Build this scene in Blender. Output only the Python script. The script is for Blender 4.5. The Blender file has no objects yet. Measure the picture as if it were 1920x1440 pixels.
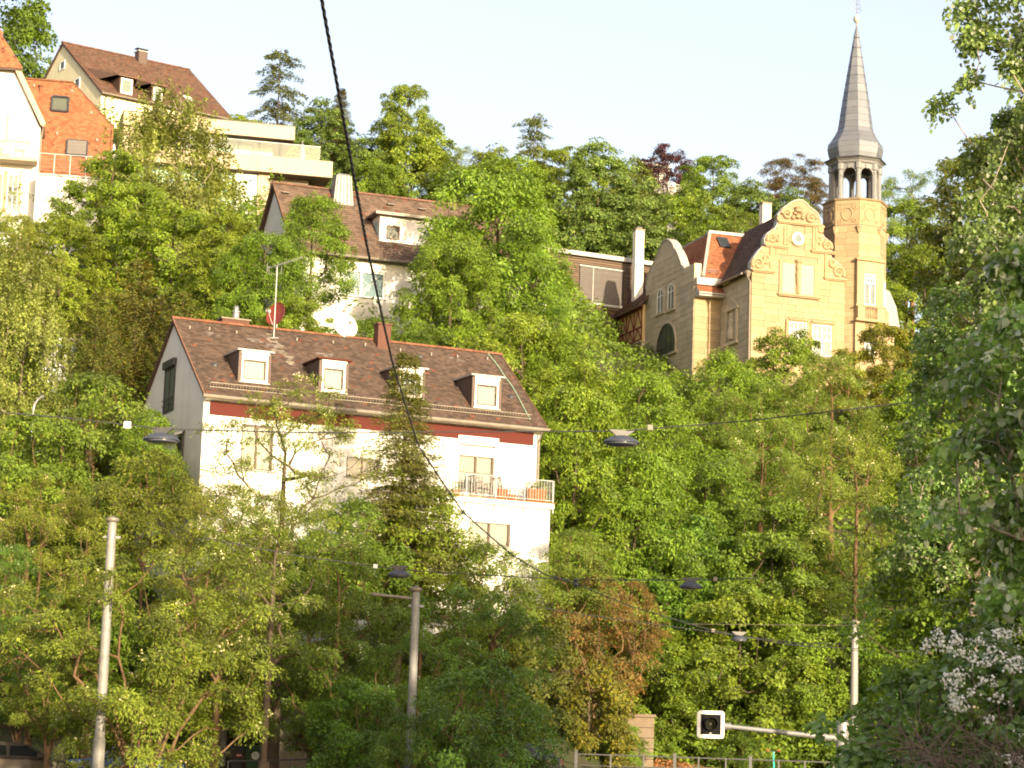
import bpy, math, random
import numpy as np
from mathutils import Vector, Matrix

# ------------------------------------------------------------------ camera, sky, sun, exposure
SC = bpy.context.scene
COL = SC.collection
FPX, PITCH, ROLL = 4700.0, math.atan(795 / 4700), 0.033
f_ = np.array([0, math.cos(PITCH), math.sin(PITCH)])
u_ = np.array([0, -math.sin(PITCH), math.cos(PITCH)])
r_ = np.array([1.0, 0, 0])
CR = r_ * math.cos(ROLL) + u_ * math.sin(ROLL)
CU = u_ * math.cos(ROLL) - r_ * math.sin(ROLL)
cd = bpy.data.cameras.new('camera')
cam = bpy.data.objects.new('camera', cd)
COL.objects.link(cam)
cd.sensor_width = 36.0
cd.lens = 36.0 * FPX / 1920.0
cd.clip_end = 3000
cd.clip_start = 0.5
cam.matrix_world = Matrix(((CR[0], CU[0], -f_[0], 0), (CR[1], CU[1], -f_[1], 0), (CR[2], CU[2], -f_[2], 0), (0, 0, 0, 1)))
SC.camera = cam

SUN_AZ, SUN_EL = math.radians(27), math.radians(11)      # azimuth: to the right of straight behind the camera
S_DIR = Vector((math.sin(SUN_AZ) * math.cos(SUN_EL), -math.cos(SUN_AZ) * math.cos(SUN_EL), math.sin(SUN_EL)))
world = bpy.data.worlds.new('World')
SC.world = world
world.use_nodes = True
nt = world.node_tree
bg = nt.nodes['Background']
sky = nt.nodes.new('ShaderNodeTexSky')
sky.sky_type = 'NISHITA'
sky.sun_disc = False
sky.sun_elevation = SUN_EL
sky.sun_rotation = math.atan2(S_DIR.x, S_DIR.y)
sky.air_density = 1.0
sky.dust_density = 3.0
veil = nt.nodes.new('ShaderNodeMix'); veil.data_type = 'RGBA'; veil.blend_type = 'ADD'      # thin evening haze over the whole sky
veil.inputs[0].default_value = 1.0
veil.inputs[7].default_value = (.85, .40, .19, 1)
nt.links.new(sky.outputs[0], veil.inputs[6])
nt.links.new(veil.outputs[2], bg.inputs[0])
bg.inputs[1].default_value = 0.15
sl = bpy.data.lights.new('sun', 'SUN')
sl.energy = 4.6
sl.angle = math.radians(0.6)
sl.color = (1.0, 0.81, 0.53)
sun = bpy.data.objects.new('sun', sl)
COL.objects.link(sun)
sun.rotation_euler = S_DIR.to_track_quat('Z', 'Y').to_euler()
SC.view_settings.view_transform = 'Standard'
SC.view_settings.look = 'None'
SC.view_settings.gamma = 1.0
SC.view_settings.use_curve_mapping = False
SC.view_settings.exposure = 1.2
SC.render.engine = 'CYCLES'
SC.cycles.max_bounces = 8
SC.cycles.transparent_max_bounces = 12
SC.cycles.use_denoising = True
SC.cycles.filter_width = 1.9


def unp(px, py, y):
    """the point at world depth y seen at photograph pixel (px, py)"""
    v = f_ + CR * (px - 960) / FPX + CU * (720 - py) / FPX
    return v * (y / v[1])


def ray(px, py):
    return f_ + CR * (px - 960) / FPX + CU * (720 - py) / FPX


# ------------------------------------------------------------------ mesh and object helpers
class MB:
    """collects faces of one mesh"""

    def __init__(s):
        s.v, s.f, s.m = [], [], []

    def face(s, pts, m=0):
        i = len(s.v)
        s.v += [tuple(p) for p in pts]
        s.f.append(tuple(range(i, i + len(pts))))
        s.m.append(m)
        return s

    def box(s, a, b, m=0, skip=''):
        x0, x1 = sorted((a[0], b[0])); y0, y1 = sorted((a[1], b[1])); z0, z1 = sorted((a[2], b[2]))
        i = len(s.v)
        s.v += [(x0, y0, z0), (x1, y0, z0), (x1, y1, z0), (x0, y1, z0), (x0, y0, z1), (x1, y0, z1), (x1, y1, z1), (x0, y1, z1)]
        for q in ((0, 3, 2, 1), (4, 5, 6, 7), (0, 1, 5, 4), (1, 2, 6, 5), (2, 3, 7, 6), (3, 0, 4, 7)):
            s.f.append(tuple(i + k for k in q)); s.m.append(m)
        return s

    def obox(s, p, q, w, h, up=(0, 0, 1), m=0):
        """a beam of section w x h from p to q"""
        p, q, up = Vector(p), Vector(q), Vector(up)
        d = (q - p).normalized()
        side = d.cross(up)
        if side.length < 1e-4:
            side = d.cross(Vector((1, 0, 0)))
        side.normalize()
        up = side.cross(d).normalized()
        i = len(s.v)
        for e in (p, q):
            for a, b in ((-1, -1), (1, -1), (1, 1), (-1, 1)):
                s.v.append(tuple(e + side * (a * w / 2) + up * (b * h / 2)))
        for k in ((3, 2, 1, 0), (4, 5, 6, 7), (0, 1, 5, 4), (1, 2, 6, 5), (2, 3, 7, 6), (3, 0, 4, 7)):
            s.f.append(tuple(i + j for j in k)); s.m.append(m)
        return s

    def prism(s, pts, d, m=0):
        """closed polygon pts (3-D, planar) pushed along vector d"""
        n = len(pts); i = len(s.v)
        d = Vector(d)
        s.v += [tuple(p) for p in pts] + [tuple(Vector(p) + d) for p in pts]
        s.f.append(tuple(range(i, i + n))); s.m.append(m)
        s.f.append(tuple(range(i + 2 * n - 1, i + n - 1, -1))); s.m.append(m)
        for k in range(n):
            a, b = i + k, i + (k + 1) % n
            s.f.append((b, a, a + n, b + n)); s.m.append(m)
        return s

    def tube(s, pts, r, n=8, m=0, caps=True):
        pts = [Vector(p) for p in pts]
        rr = r if isinstance(r, (list, tuple)) else [r] * len(pts)
        rings = []
        ref = None
        for k, p in enumerate(pts):
            a = pts[max(k - 1, 0)]; b = pts[min(k + 1, len(pts) - 1)]
            d = (b - a).normalized()
            if ref is None:
                ref = Vector((0, 0, 1)) if abs(d.z) < .9 else Vector((1, 0, 0))
            side = d.cross(ref).normalized(); up = side.cross(d).normalized()
            ref = up
            i = len(s.v)
            for j in range(n):
                t = 2 * math.pi * j / n
                s.v.append(tuple(p + (side * math.cos(t) + up * math.sin(t)) * rr[k]))
            rings.append(i)
        for a, b in zip(rings, rings[1:]):
            for j in range(n):
                s.f.append((a + j, a + (j + 1) % n, b + (j + 1) % n, b + j)); s.m.append(m)
        if caps:
            s.f.append(tuple(rings[0] + j for j in range(n - 1, -1, -1))); s.m.append(m)
            s.f.append(tuple(rings[-1] + j for j in range(n))); s.m.append(m)
        return s

    def lathe(s, prof, c=(0, 0, 0), n=16, m=0, a0=0.0, sweep=2 * math.pi):
        i = len(s.v)
        for r, z in prof:
            for j in range(n):
                t = a0 + sweep * j / n
                s.v.append((c[0] + r * math.cos(t), c[1] + r * math.sin(t), c[2] + z))
        for k in range(len(prof) - 1):
            for j in range(n):
                a = i + k * n
                s.f.append((a + j, a + (j + 1) % n, a + n + (j + 1) % n, a + n + j)); s.m.append(m)
        s.f.append(tuple(i + j for j in range(n - 1, -1, -1))); s.m.append(m)
        s.f.append(tuple(i + (len(prof) - 1) * n + j for j in range(n))); s.m.append(m)
        return s
        return s

    def mesh(s, name, mats, smooth=False):
        me = bpy.data.meshes.new(name)
        me.from_pydata(s.v, [], s.f)
        for mt in (mats if isinstance(mats, (list, tuple)) else [mats]):
            me.materials.append(mt)
        me.polygons.foreach_set('material_index', s.m)
        if smooth:
            me.polygons.foreach_set('use_smooth', [True] * len(s.f))
        me.update()
        return me

    def build(s, name, mats, parent=None, smooth=False, bevel=0.0, loc=None):
        o = bpy.data.objects.new(name, s.mesh(name, mats, smooth))
        COL.objects.link(o)
        if parent:
            o.parent = parent
        if loc is not None:
            o.location = loc
        if bevel:
            b = o.modifiers.new('bevel', 'BEVEL'); b.width = bevel; b.segments = 2; b.limit_method = 'ANGLE'
        return o


def tag(o, label=None, cat=None, group=None, kind=None):
    if label: o['label'] = label
    if cat: o['category'] = cat
    if group: o['group'] = group
    if kind: o['kind'] = kind
    return o


def thing(name, label, cat, loc=(0, 0, 0), rotz=0.0, group=None):
    o = bpy.data.objects.new(name, None)
    COL.objects.link(o)
    o.empty_display_size = .2
    o.location = loc
    o.rotation_euler = (0, 0, rotz)
    return tag(o, label, cat, group)


def inst(name, mesh, parent=None, loc=(0, 0, 0), rot=(0, 0, 0), scale=(1, 1, 1)):
    o = bpy.data.objects.new(name, mesh)
    COL.objects.link(o)
    if parent: o.parent = parent
    o.location = loc; o.rotation_euler = rot; o.scale = scale
    return o


def copy_tree(o, parent=None):
    c = o.copy(); COL.objects.link(c)
    if parent: c.parent = parent
    for ch in list(o.children):
        copy_tree(ch, c)
    return c


class Site:
    """a building's own frame: x along its front, y into the building, z up"""

    def __init__(s, name, label, cat, loc, yaw):
        s.o = thing(name, label, cat, loc, yaw)
        s.l = np.array(loc, float); s.c, s.s = math.cos(yaw), math.sin(yaw); s.yaw = yaw

    def hit(s, px, py, axis, val):
        """local point where the sight line of a photograph pixel meets the local plane axis = val"""
        v = ray(px, py)
        d = np.array([v[0] * s.c + v[1] * s.s, -v[0] * s.s + v[1] * s.c, v[2]])
        q = -s.l
        o = np.array([q[0] * s.c + q[1] * s.s, -q[0] * s.s + q[1] * s.c, q[2]])
        k = 'xyz'.index(axis)
        return o + d * ((val - o[k]) / d[k])

    def hitp(s, px, py, p0, n):
        v = ray(px, py)
        d = np.array([v[0] * s.c + v[1] * s.s, -v[0] * s.s + v[1] * s.c, v[2]])
        q = -s.l
        o = np.array([q[0] * s.c + q[1] * s.s, -q[0] * s.s + q[1] * s.c, q[2]])
        n = np.array(n, float)
        return o + d * (np.dot(np.array(p0) - o, n) / np.dot(d, n))

    def rect(s, box, axis, val):
        """pixel box (x0, y0, x1, y1) -> local (a0, a1, z0, z1) on the plane"""
        cx, cy = (box[0] + box[2]) / 2, (box[1] + box[3]) / 2
        k = 0 if axis == 'y' else 1
        a = s.hit(box[0], cy, axis, val)[k]; b = s.hit(box[2], cy, axis, val)[k]
        z1 = s.hit(cx, box[1], axis, val)[2]; z0 = s.hit(cx, box[3], axis, val)[2]
        return min(a, b), max(a, b), z0, z1

    def world(s, p):
        return Vector((s.l[0] + p[0] * s.c - p[1] * s.s, s.l[1] + p[0] * s.s + p[1] * s.c, s.l[2] + p[2]))


# ------------------------------------------------------------------ materials
def _n(nt, t, **kw):
    n = nt.nodes.new(t)
    for k, v in kw.items():
        setattr(n, k, v)
    return n


def mat(name, c, rough=.8, c2=None, scale=3.0, island=0.0, objrand=0.0, bump=0.0, bscale=40.0, metal=0.0, spec=.4, coat=0.0, stretch=None, dirt=0.0):
    """plain surface: two tones through noise, slight variation per piece, fine relief, streaky dirt"""
    m = bpy.data.materials.new(name); m.use_nodes = True
    t = m.node_tree; L = t.links
    b = t.nodes['Principled BSDF']
    b.inputs['Roughness'].default_value = rough
    b.inputs['Metallic'].default_value = metal
    b.inputs['Specular IOR Level'].default_value = spec
    b.inputs['Coat Weight'].default_value = coat
    tc = _n(t, 'ShaderNodeTexCoord')
    src = tc.outputs['Object']
    if stretch:
        mp = _n(t, 'ShaderNodeMapping'); mp.inputs['Scale'].default_value = stretch
        L.new(src, mp.inputs[0]); src = mp.outputs[0]
    no = _n(t, 'ShaderNodeTexNoise'); no.inputs['Scale'].default_value = scale; no.inputs['Detail'].default_value = 6
    L.new(src, no.inputs[0])
    mx = _n(t, 'ShaderNodeMix', data_type='RGBA')
    rp = _n(t, 'ShaderNodeMapRange'); rp.inputs[1].default_value = .3; rp.inputs[2].default_value = .7
    L.new(no.outputs[0], rp.inputs[0]); L.new(rp.outputs[0], mx.inputs[0])
    mx.inputs[6].default_value = (*c, 1); mx.inputs[7].default_value = (*(c2 or tuple(x * .86 for x in c)), 1)
    out = mx.outputs[2]
    for amt, nd in ((island, 'ShaderNodeNewGeometry'), (objrand, 'ShaderNodeObjectInfo')):
        if amt:
            g = _n(t, nd)
            mr = _n(t, 'ShaderNodeMapRange'); mr.inputs[3].default_value = 1 - amt; mr.inputs[4].default_value = 1 + amt
            L.new(g.outputs['Random Per Island' if nd.endswith('Geometry') else 'Random'], mr.inputs[0])
            h = _n(t, 'ShaderNodeHueSaturation')
            L.new(out, h.inputs['Color']); L.new(mr.outputs[0], h.inputs['Value'])
            out = h.outputs[0]
    if dirt:
        mp = _n(t, 'ShaderNodeMapping'); mp.inputs['Scale'].default_value = (1.6, 1.6, .25)
        L.new(tc.outputs['Object'], mp.inputs[0])
        dn = _n(t, 'ShaderNodeTexNoise'); dn.inputs['Scale'].default_value = 1.3; dn.inputs['Detail'].default_value = 8
        L.new(mp.outputs[0], dn.inputs[0])
        dr = _n(t, 'ShaderNodeMapRange'); dr.inputs[1].default_value = .5; dr.inputs[2].default_value = .8; dr.inputs[4].default_value = dirt
        L.new(dn.outputs[0], dr.inputs[0])
        dm = _n(t, 'ShaderNodeMix', data_type='RGBA')
        L.new(dr.outputs[0], dm.inputs[0]); L.new(out, dm.inputs[6]); dm.inputs[7].default_value = (.22, .19, .15, 1)
        out = dm.outputs[2]
    L.new(out, b.inputs['Base Color'])
    if bump:
        bn = _n(t, 'ShaderNodeTexNoise'); bn.inputs['Scale'].default_value = bscale; bn.inputs['Detail'].default_value = 4
        L.new(src, bn.inputs[0])
        bp = _n(t, 'ShaderNodeBump'); bp.inputs['Strength'].default_value = bump; bp.inputs['Distance'].default_value = .02
        L.new(bn.outputs[0], bp.inputs['Height']); L.new(bp.outputs[0], b.inputs['Normal'])
    return m


def leaf_mat(name, c, c2, c3=None, trans=.32, rough=.5, gloss=.09, hue=.012, patch=.5):
    """thin leaf: diffuse + translucent + a little sheen; tone varies per leaf, per bough and per tree (object colour)"""
    m = bpy.data.materials.new(name); m.use_nodes = True
    t = m.node_tree; L = t.links
    t.nodes.remove(t.nodes['Principled BSDF'])
    out = t.nodes['Material Output']
    g = _n(t, 'ShaderNodeNewGeometry')
    rp = _n(t, 'ShaderNodeValToRGB')
    e = rp.color_ramp.elements
    e[0].color = (*c, 1); e[1].color = (*(c3 or c2), 1)
    mid = e.new(.55); mid.color = (*c2, 1)
    L.new(g.outputs['Random Per Island'], rp.inputs[0])
    tc = _n(t, 'ShaderNodeTexCoord')
    no = _n(t, 'ShaderNodeTexNoise'); no.inputs['Scale'].default_value = .55; no.inputs['Detail'].default_value = 3
    L.new(tc.outputs['Object'], no.inputs[0])
    mr = _n(t, 'ShaderNodeMapRange'); mr.inputs[1].default_value = .3; mr.inputs[2].default_value = .7
    mr.inputs[3].default_value = 1 - patch; mr.inputs[4].default_value = 1 + patch
    L.new(no.outputs[0], mr.inputs[0])
    oi = _n(t, 'ShaderNodeObjectInfo')
    h = _n(t, 'ShaderNodeHueSaturation')
    hr = _n(t, 'ShaderNodeMapRange'); hr.inputs[3].default_value = .5 - hue; hr.inputs[4].default_value = .5 + hue
    L.new(oi.outputs['Random'], hr.inputs[0]); L.new(hr.outputs[0], h.inputs['Hue'])
    L.new(mr.outputs[0], h.inputs['Value']); L.new(rp.outputs[0], h.inputs['Color'])
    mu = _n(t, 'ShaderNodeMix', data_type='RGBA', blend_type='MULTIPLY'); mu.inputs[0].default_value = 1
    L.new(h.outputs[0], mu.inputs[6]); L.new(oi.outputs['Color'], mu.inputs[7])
    d = _n(t, 'ShaderNodeBsdfDiffuse'); tr = _n(t, 'ShaderNodeBsdfTranslucent'); gl = _n(t, 'ShaderNodeBsdfGlossy')
    gl.inputs['Roughness'].default_value = rough
    gl.inputs['Color'].default_value = (.9, .95, .9, 1)
    # light that passes through a leaf comes out yellower
    ty = _n(t, 'ShaderNodeMix', data_type='RGBA', blend_type='MULTIPLY'); ty.inputs[0].default_value = 1
    ty.inputs[7].default_value = (2.2 * trans, 2.0 * trans, .7 * trans, 1)
    L.new(mu.outputs[2], ty.inputs[6])
    L.new(mu.outputs[2], d.inputs[0]); L.new(ty.outputs[2], tr.inputs[0])
    m1 = _n(t, 'ShaderNodeAddShader')
    L.new(d.outputs[0], m1.inputs[0]); L.new(tr.outputs[0], m1.inputs[1])
    fr = _n(t, 'ShaderNodeLayerWeight'); fr.inputs[0].default_value = .3
    mm = _n(t, 'ShaderNodeMath', operation='MULTIPLY'); mm.inputs[1].default_value = gloss
    L.new(fr.outputs['Fresnel'], mm.inputs[0])
    m2 = _n(t, 'ShaderNodeMixShader')
    L.new(mm.outputs[0], m2.inputs[0]); L.new(m1.outputs[0], m2.inputs[1]); L.new(gl.outputs[0], m2.inputs[2])
    L.new(m2.outputs[0], out.inputs[0])
    return m


def glass_mat(name, tint=(.9, .95, .95), refl=1.0):
    m = bpy.data.materials.new(name); m.use_nodes = True
    t = m.node_tree; L = t.links
    t.nodes.remove(t.nodes['Principled BSDF'])
    out = t.nodes['Material Output']
    tr = _n(t, 'ShaderNodeBsdfTransparent'); tr.inputs[0].default_value = (*tint, 1)
    gl = _n(t, 'ShaderNodeBsdfGlossy'); gl.inputs['Roughness'].default_value = .02
    fr = _n(t, 'ShaderNodeFresnel'); fr.inputs[0].default_value = 1.55
    ad = _n(t, 'ShaderNodeMath', operation='MULTIPLY_ADD'); ad.inputs[1].default_value = 1.1 * refl; ad.inputs[2].default_value = .03 * refl
    L.new(fr.outputs[0], ad.inputs[0])
    mx = _n(t, 'ShaderNodeMixShader')
    L.new(ad.outputs[0], mx.inputs[0]); L.new(tr.outputs[0], mx.inputs[1]); L.new(gl.outputs[0], mx.inputs[2])
    L.new(mx.outputs[0], out.inputs[0])
    return m


M = {}
M['white_plaster'] = mat('white_plaster', (.76, .75, .73), .9, (.68, .67, .65), 1.2, bump=.25, bscale=60, dirt=.16)
M['cream_plaster'] = mat('cream_plaster', (.76, .72, .50), .9, (.70, .66, .46), 1.0, bump=.2, bscale=50, dirt=.15)
M['pale_plaster'] = mat('pale_plaster', (.78, .74, .66), .9, (.70, .67, .60), .8, bump=.2, bscale=50, dirt=.2)
M['beige_panel'] = mat('beige_panel', (.47, .385, .275), .7, (.42, .34, .24), .6, bump=.05, dirt=.1)
M['brown_tile'] = mat('brown_tile', (.078, .055, .044), .85, (.094, .063, .049), .7, island=.38, bump=.3, bscale=30)
M['bleached_tile'] = mat('bleached_tile', (.22, .19, .155), .9, (.15, .13, .105), 5, island=.3)
M['dusty_tile'] = mat('dusty_tile', (.115, .080, .062), .85, (.14, .095, .072), .8, island=.3, bump=.3, bscale=30)
M['grey_tile'] = mat('grey_tile', (.17, .15, .14), .85, (.13, .11, .1), 1, island=.3)
M['rust_tile'] = mat('rust_tile', (.17, .06, .033), .85, (.13, .05, .033), 1, island=.3)
M['orange_tile'] = mat('orange_tile', (.31, .122, .060), .85, (.25, .10, .05), .8, island=.25, bump=.3, bscale=30)
M['ridge_clay'] = mat('ridge_clay', (.22, .09, .045), .85, (.16, .07, .04), 2, objrand=.25)
M['dark_ridge'] = mat('dark_ridge', (.13, .075, .055), .85, (.17, .09, .06), 2, objrand=.25)
M['mid_tile'] = mat('mid_tile', (.105, .062, .046), .85, (.13, .075, .053), .8, island=.3, bump=.3, bscale=30)
M['red_wood'] = mat('red_wood', (.085, .014, .009), .85, (.075, .013, .009), 2, bump=.1, stretch=(.3, 1, 6))
M['brown_clad'] = mat('brown_clad', (.075, .05, .041), .6, (.09, .06, .05), 2, dirt=.2)
M['dark_wood'] = mat('dark_wood', (.09, .055, .045), .7, (.07, .04, .03), 3, objrand=.25, stretch=(4, 4, .6))
M['white_paint'] = mat('white_paint', (.80, .80, .78), .45, (.76, .76, .74), 3)
M['pale_trim'] = mat('pale_trim', (.40, .39, .375), .5, (.33, .32, .31), 4, dirt=.15)
M['zinc'] = mat('zinc', (.20, .20, .20), .5, (.16, .165, .17), 2, metal=.35, dirt=.2, objrand=.06)
M['slate_metal'] = mat('slate_metal', (.185, .20, .235), .5, (.15, .165, .195), 1.5, metal=.35, objrand=.10, dirt=.1)
M['belfry_paint'] = mat('belfry_paint', (.19, .195, .205), .6, (.16, .165, .18), 3, dirt=.2)
M['gutter'] = mat('gutter', (.23, .205, .17), .5, (.18, .16, .13), 3, metal=.2)
M['dark_metal'] = mat('dark_metal', (.035, .037, .045), .5, (.05, .05, .055), 4)
M['black_rubber'] = mat('black_rubber', (.02, .02, .025), .55)
M['galvanised'] = mat('galvanised', (.27, .275, .29), .45, (.22, .225, .235), 6, metal=.4, dirt=.12)
M['pole_paint'] = mat('pole_paint', (.27, .268, .262), .55, (.20, .198, .192), 5, metal=.1, dirt=.2)
M['window_brown'] = mat('window_brown', (.085, .05, .032), .5)
M['curtain'] = mat('curtain', (.27, .27, .24), .95, (.19, .19, .17), 2.5, stretch=(6, 6, .4))
M['room'] = mat('room', (.16, .14, .12), .95)
M['glass'] = glass_mat('glass')
M['clear_glass'] = glass_mat('clear_glass', (.82, .93, .92), .5)
M['blind'] = mat('blind', (.66, .65, .62), .5, island=.04)
M['grey_blind'] = mat('grey_blind', (.17, .155, .145), .55, objrand=.06)
M['stone'] = mat('stone', (.385, .295, .18), .9, (.30, .225, .135), .9, objrand=.13, bump=.4, bscale=22)
M['stone_mass'] = mat('stone_mass', (.375, .285, .175), .9, (.30, .225, .135), .8, island=.13, bump=.4, bscale=22, dirt=.15)
M['stone_trim'] = mat('stone_trim', (.345, .26, .155), .9, (.27, .20, .12), 2, bump=.4, bscale=30, dirt=.25)
M['stone_grey'] = mat('stone_grey', (.50, .43, .32), .9, (.42, .36, .27), .9, island=.12, bump=.4, bscale=22, dirt=.25)
M['joint'] = mat('joint', (.28, .22, .145), .95)
M['sheer'] = mat('sheer', (.17, .19, .21), .8, (.12, .135, .15), 3)
M['dormer_net'] = mat('dormer_net', (.21, .25, .25), .9, (.165, .20, .20), 4)
M['cream_blind'] = mat('cream_blind', (.50, .45, .30), .8)
M['timber_red'] = mat('timber_red', (.20, .03, .035), .7, (.15, .025, .03), 4)
M['timber_fill'] = mat('timber_fill', (.62, .46, .22), .9)
M['larch_slat'] = mat('larch_slat', (.13, .09, .062), .8, (.095, .068, .05), 2, objrand=.22, stretch=(.4, .4, 6))
M['brick'] = mat('brick', (.12, .055, .04), .9, (.09, .042, .033), 6, bump=.3)
M['dish_red'] = mat('dish_red', (.20, .037, .022), .5)
M['dish_white'] = mat('dish_white', (.74, .75, .76), .45)
M['terracotta'] = mat('terracotta', (.30, .125, .05), .85, (.23, .10, .042), 8)
M['fence_grey'] = mat('fence_grey', (.085, .085, .088), .5, (.065, .065, .068), 5)
M['pillar_stone'] = mat('pillar_stone', (.20, .15, .105), .95, (.16, .125, .09), 3, bump=.5, dirt=.5)
M['hook'] = mat('hook', (.22, .20, .18), .6)
M['black_inner'] = mat('black_inner', (.010, .010, .011), .8, spec=.1)
M['reflection_wall_blue'] = mat('reflection_wall_blue', (.20, .27, .31), .8)  # sky reflection painted behind the wide window; own blue on the garden building wall
M['concrete'] = mat('concrete', (.25, .215, .17), .92, (.18, .155, .125), 2, bump=.3, dirt=.4)
M['asphalt'] = mat('asphalt', (.055, .055, .058), .9, (.045, .045, .047), 8, bump=.3)
M['gravel_path'] = mat('gravel_path', (.26, .20, .14), .95, (.20, .15, .10), 5, bump=.4)
M['soil'] = mat('soil', (.055, .045, .025), .95, (.045, .06, .02), .5, bump=.5, bscale=6)
M['bark'] = mat('bark', (.115, .085, .06), .95, (.07, .052, .038), 6, bump=.6, bscale=14, stretch=(3, 3, .5))
M['orange_bark'] = mat('orange_bark', (.17, .105, .055), .95, (.11, .068, .04), 4, bump=.5, bscale=14, stretch=(3, 3, .5))
M['pale_bark'] = mat('pale_bark', (.42, .36, .29), .9, (.20, .16, .13), 3, bump=.3, stretch=(1, 1, 2))
M['dead_twig'] = mat('dead_twig', (.16, .12, .10), .95)
M['blossom'] = leaf_mat('blossom', (.50, .46, .32), (.58, .54, .40), (.40, .37, .24), trans=.3, patch=.15)
M['white_petal'] = leaf_mat('white_petal', (.52, .54, .56), (.60, .62, .63), (.42, .45, .47), trans=.15, patch=.1)
G = dict(
    maple=((.075, .125, .020), (.105, .160, .025), (.14, .20, .034)),
    walnut=((.075, .140, .020), (.105, .180, .026), (.14, .215, .034)),
    robinia=((.075, .128, .022), (.102, .162, .029), (.135, .19, .038)),
    birch=((.085, .135, .036), (.115, .170, .052), (.15, .20, .070)),
    yew=((.060, .098, .022), (.085, .118, .028), (.14, .125, .034)),
    spruce=((.055, .085, .024), (.095, .125, .030), (.13, .155, .04)),
    larch=((.050, .090, .036), (.075, .118, .046), (.10, .135, .056)),
    pine=((.045, .060, .028), (.075, .075, .034), (.11, .09, .045)),
    copper=((.032, .014, .018), (.045, .018, .022), (.06, .024, .026)),
    linden=((.068, .118, .030), (.10, .155, .045), (.16, .20, .080)),
    rust=((.070, .110, .026), (.115, .105, .034), (.18, .105, .044)),
    poplar=((.062, .125, .050), (.090, .170, .066), (.125, .21, .085)),
    silver=((.17, .20, .17), (.24, .27, .23), (.32, .34, .30)),
    ivy=((.06, .085, .018), (.09, .115, .022), (.14, .14, .03)),
)
LM = {k: leaf_mat('leaf_' + k, *[(c[0] * 1.14, c[1] * .96, c[2] * .85) for c in v], **(dict(gloss=.10, trans=.45) if k in ('poplar', 'maple') else {})) for k, v in G.items()}
M['silver_leaf'] = leaf_mat('silver_leaf', *G['silver'], trans=.2, patch=.2)
# ------------------------------------------------------------------ ground: one sheet, street, verge
_py = [0, 60, 85, 97, 101, 106, 112, 120, 135, 150, 165, 180, 200, 230, 320, 700]
_PL = [-1.6, .2, .7, 1.2, 4.5, 8, 11, 15, 23, 31, 39, 46, 54, 60, 62, 50]
_PM = [-1.6, .2, .7, 1.2, 3.6, 8, 11, 15, 22.5, 29, 34, 38, 43, 46, 48, 40]
_PR = [-1.6, .2, .7, 1.1, 1.2, 1.6, 4.2, 8.5, 17, 24.5, 29, 33.5, 39, 42, 44, 36]


def ground_z(x, y):
    y = np.asarray(y, float); x = np.asarray(x, float)
    a = 960 + 4700 * x / np.maximum(y, 20)
    l, m, r = (np.interp(y, _py, p) for p in (_PL, _PM, _PR))
    w1 = np.clip((a - 250) / 600, 0, 1); w2 = np.clip((a - 1040) / 160, 0, 1)
    w1 = w1 * w1 * (3 - 2 * w1); w2 = w2 * w2 * (3 - 2 * w2)
    z = (l * (1 - w1) + m * w1) * (1 - w2) + r * w2
    hill = np.clip((y - 103) / 20, 0, 1)
    return z + hill * (np.sin(x * .31 + y * .17) * .35 + np.sin(x * .13 - y * .23 + 1) * .4)


def grid_mesh(name, xs, ys, zf, mt):
    X, Y = np.meshgrid(xs, ys)
    Z = zf(X, Y)
    v = np.stack([X, Y, Z], -1).reshape(-1, 3)
    nx = len(xs); i = np.arange((len(ys) - 1) * (nx - 1)); r = i // (nx - 1); c = i % (nx - 1)
    q = np.stack([r * nx + c, r * nx + c + 1, (r + 1) * nx + c + 1, (r + 1) * nx + c], 1)
    me = bpy.data.meshes.new(name)
    me.from_pydata(v.tolist(), [], q.tolist()); me.materials.append(mt)
    me.polygons.foreach_set('use_smooth', [True] * len(q))
    o = bpy.data.objects.new(name, me); COL.objects.link(o)
    return o


xs = np.concatenate([np.linspace(-700, -80, 16), np.linspace(-76, 76, 90), np.linspace(80, 700, 16)])
ys = np.concatenate([np.linspace(-400, 20, 12), np.linspace(26, 90, 18), np.linspace(92, 240, 100), np.linspace(250, 1500, 24)])
tag(grid_mesh('hillside', xs, ys, ground_z, M['soil']), kind='structure', label='steep wooded hillside under the houses')
tag(grid_mesh('street', np.linspace(-26, 5, 14), np.linspace(14, 95, 28), lambda x, y: ground_z(x, y) + .012, M['asphalt']), kind='structure', label='asphalt street at the foot of the slope')
tag(grid_mesh('path', np.linspace(3.6, 15, 24), np.linspace(97.6, 104, 10), lambda x, y: 1.15 + .75 * np.clip((y - 98.5) / 5, 0, 1) + .03 * np.sin(x * 2.1 + y), M['gravel_path']), kind='structure', label='tan gravel path behind the railing')
# ------------------------------------------------------------------ trees: skeleton of limbs + crown of leaf faces
def unit(a):
    return a / np.maximum(np.linalg.norm(a, axis=-1, keepdims=True), 1e-9)


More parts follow.
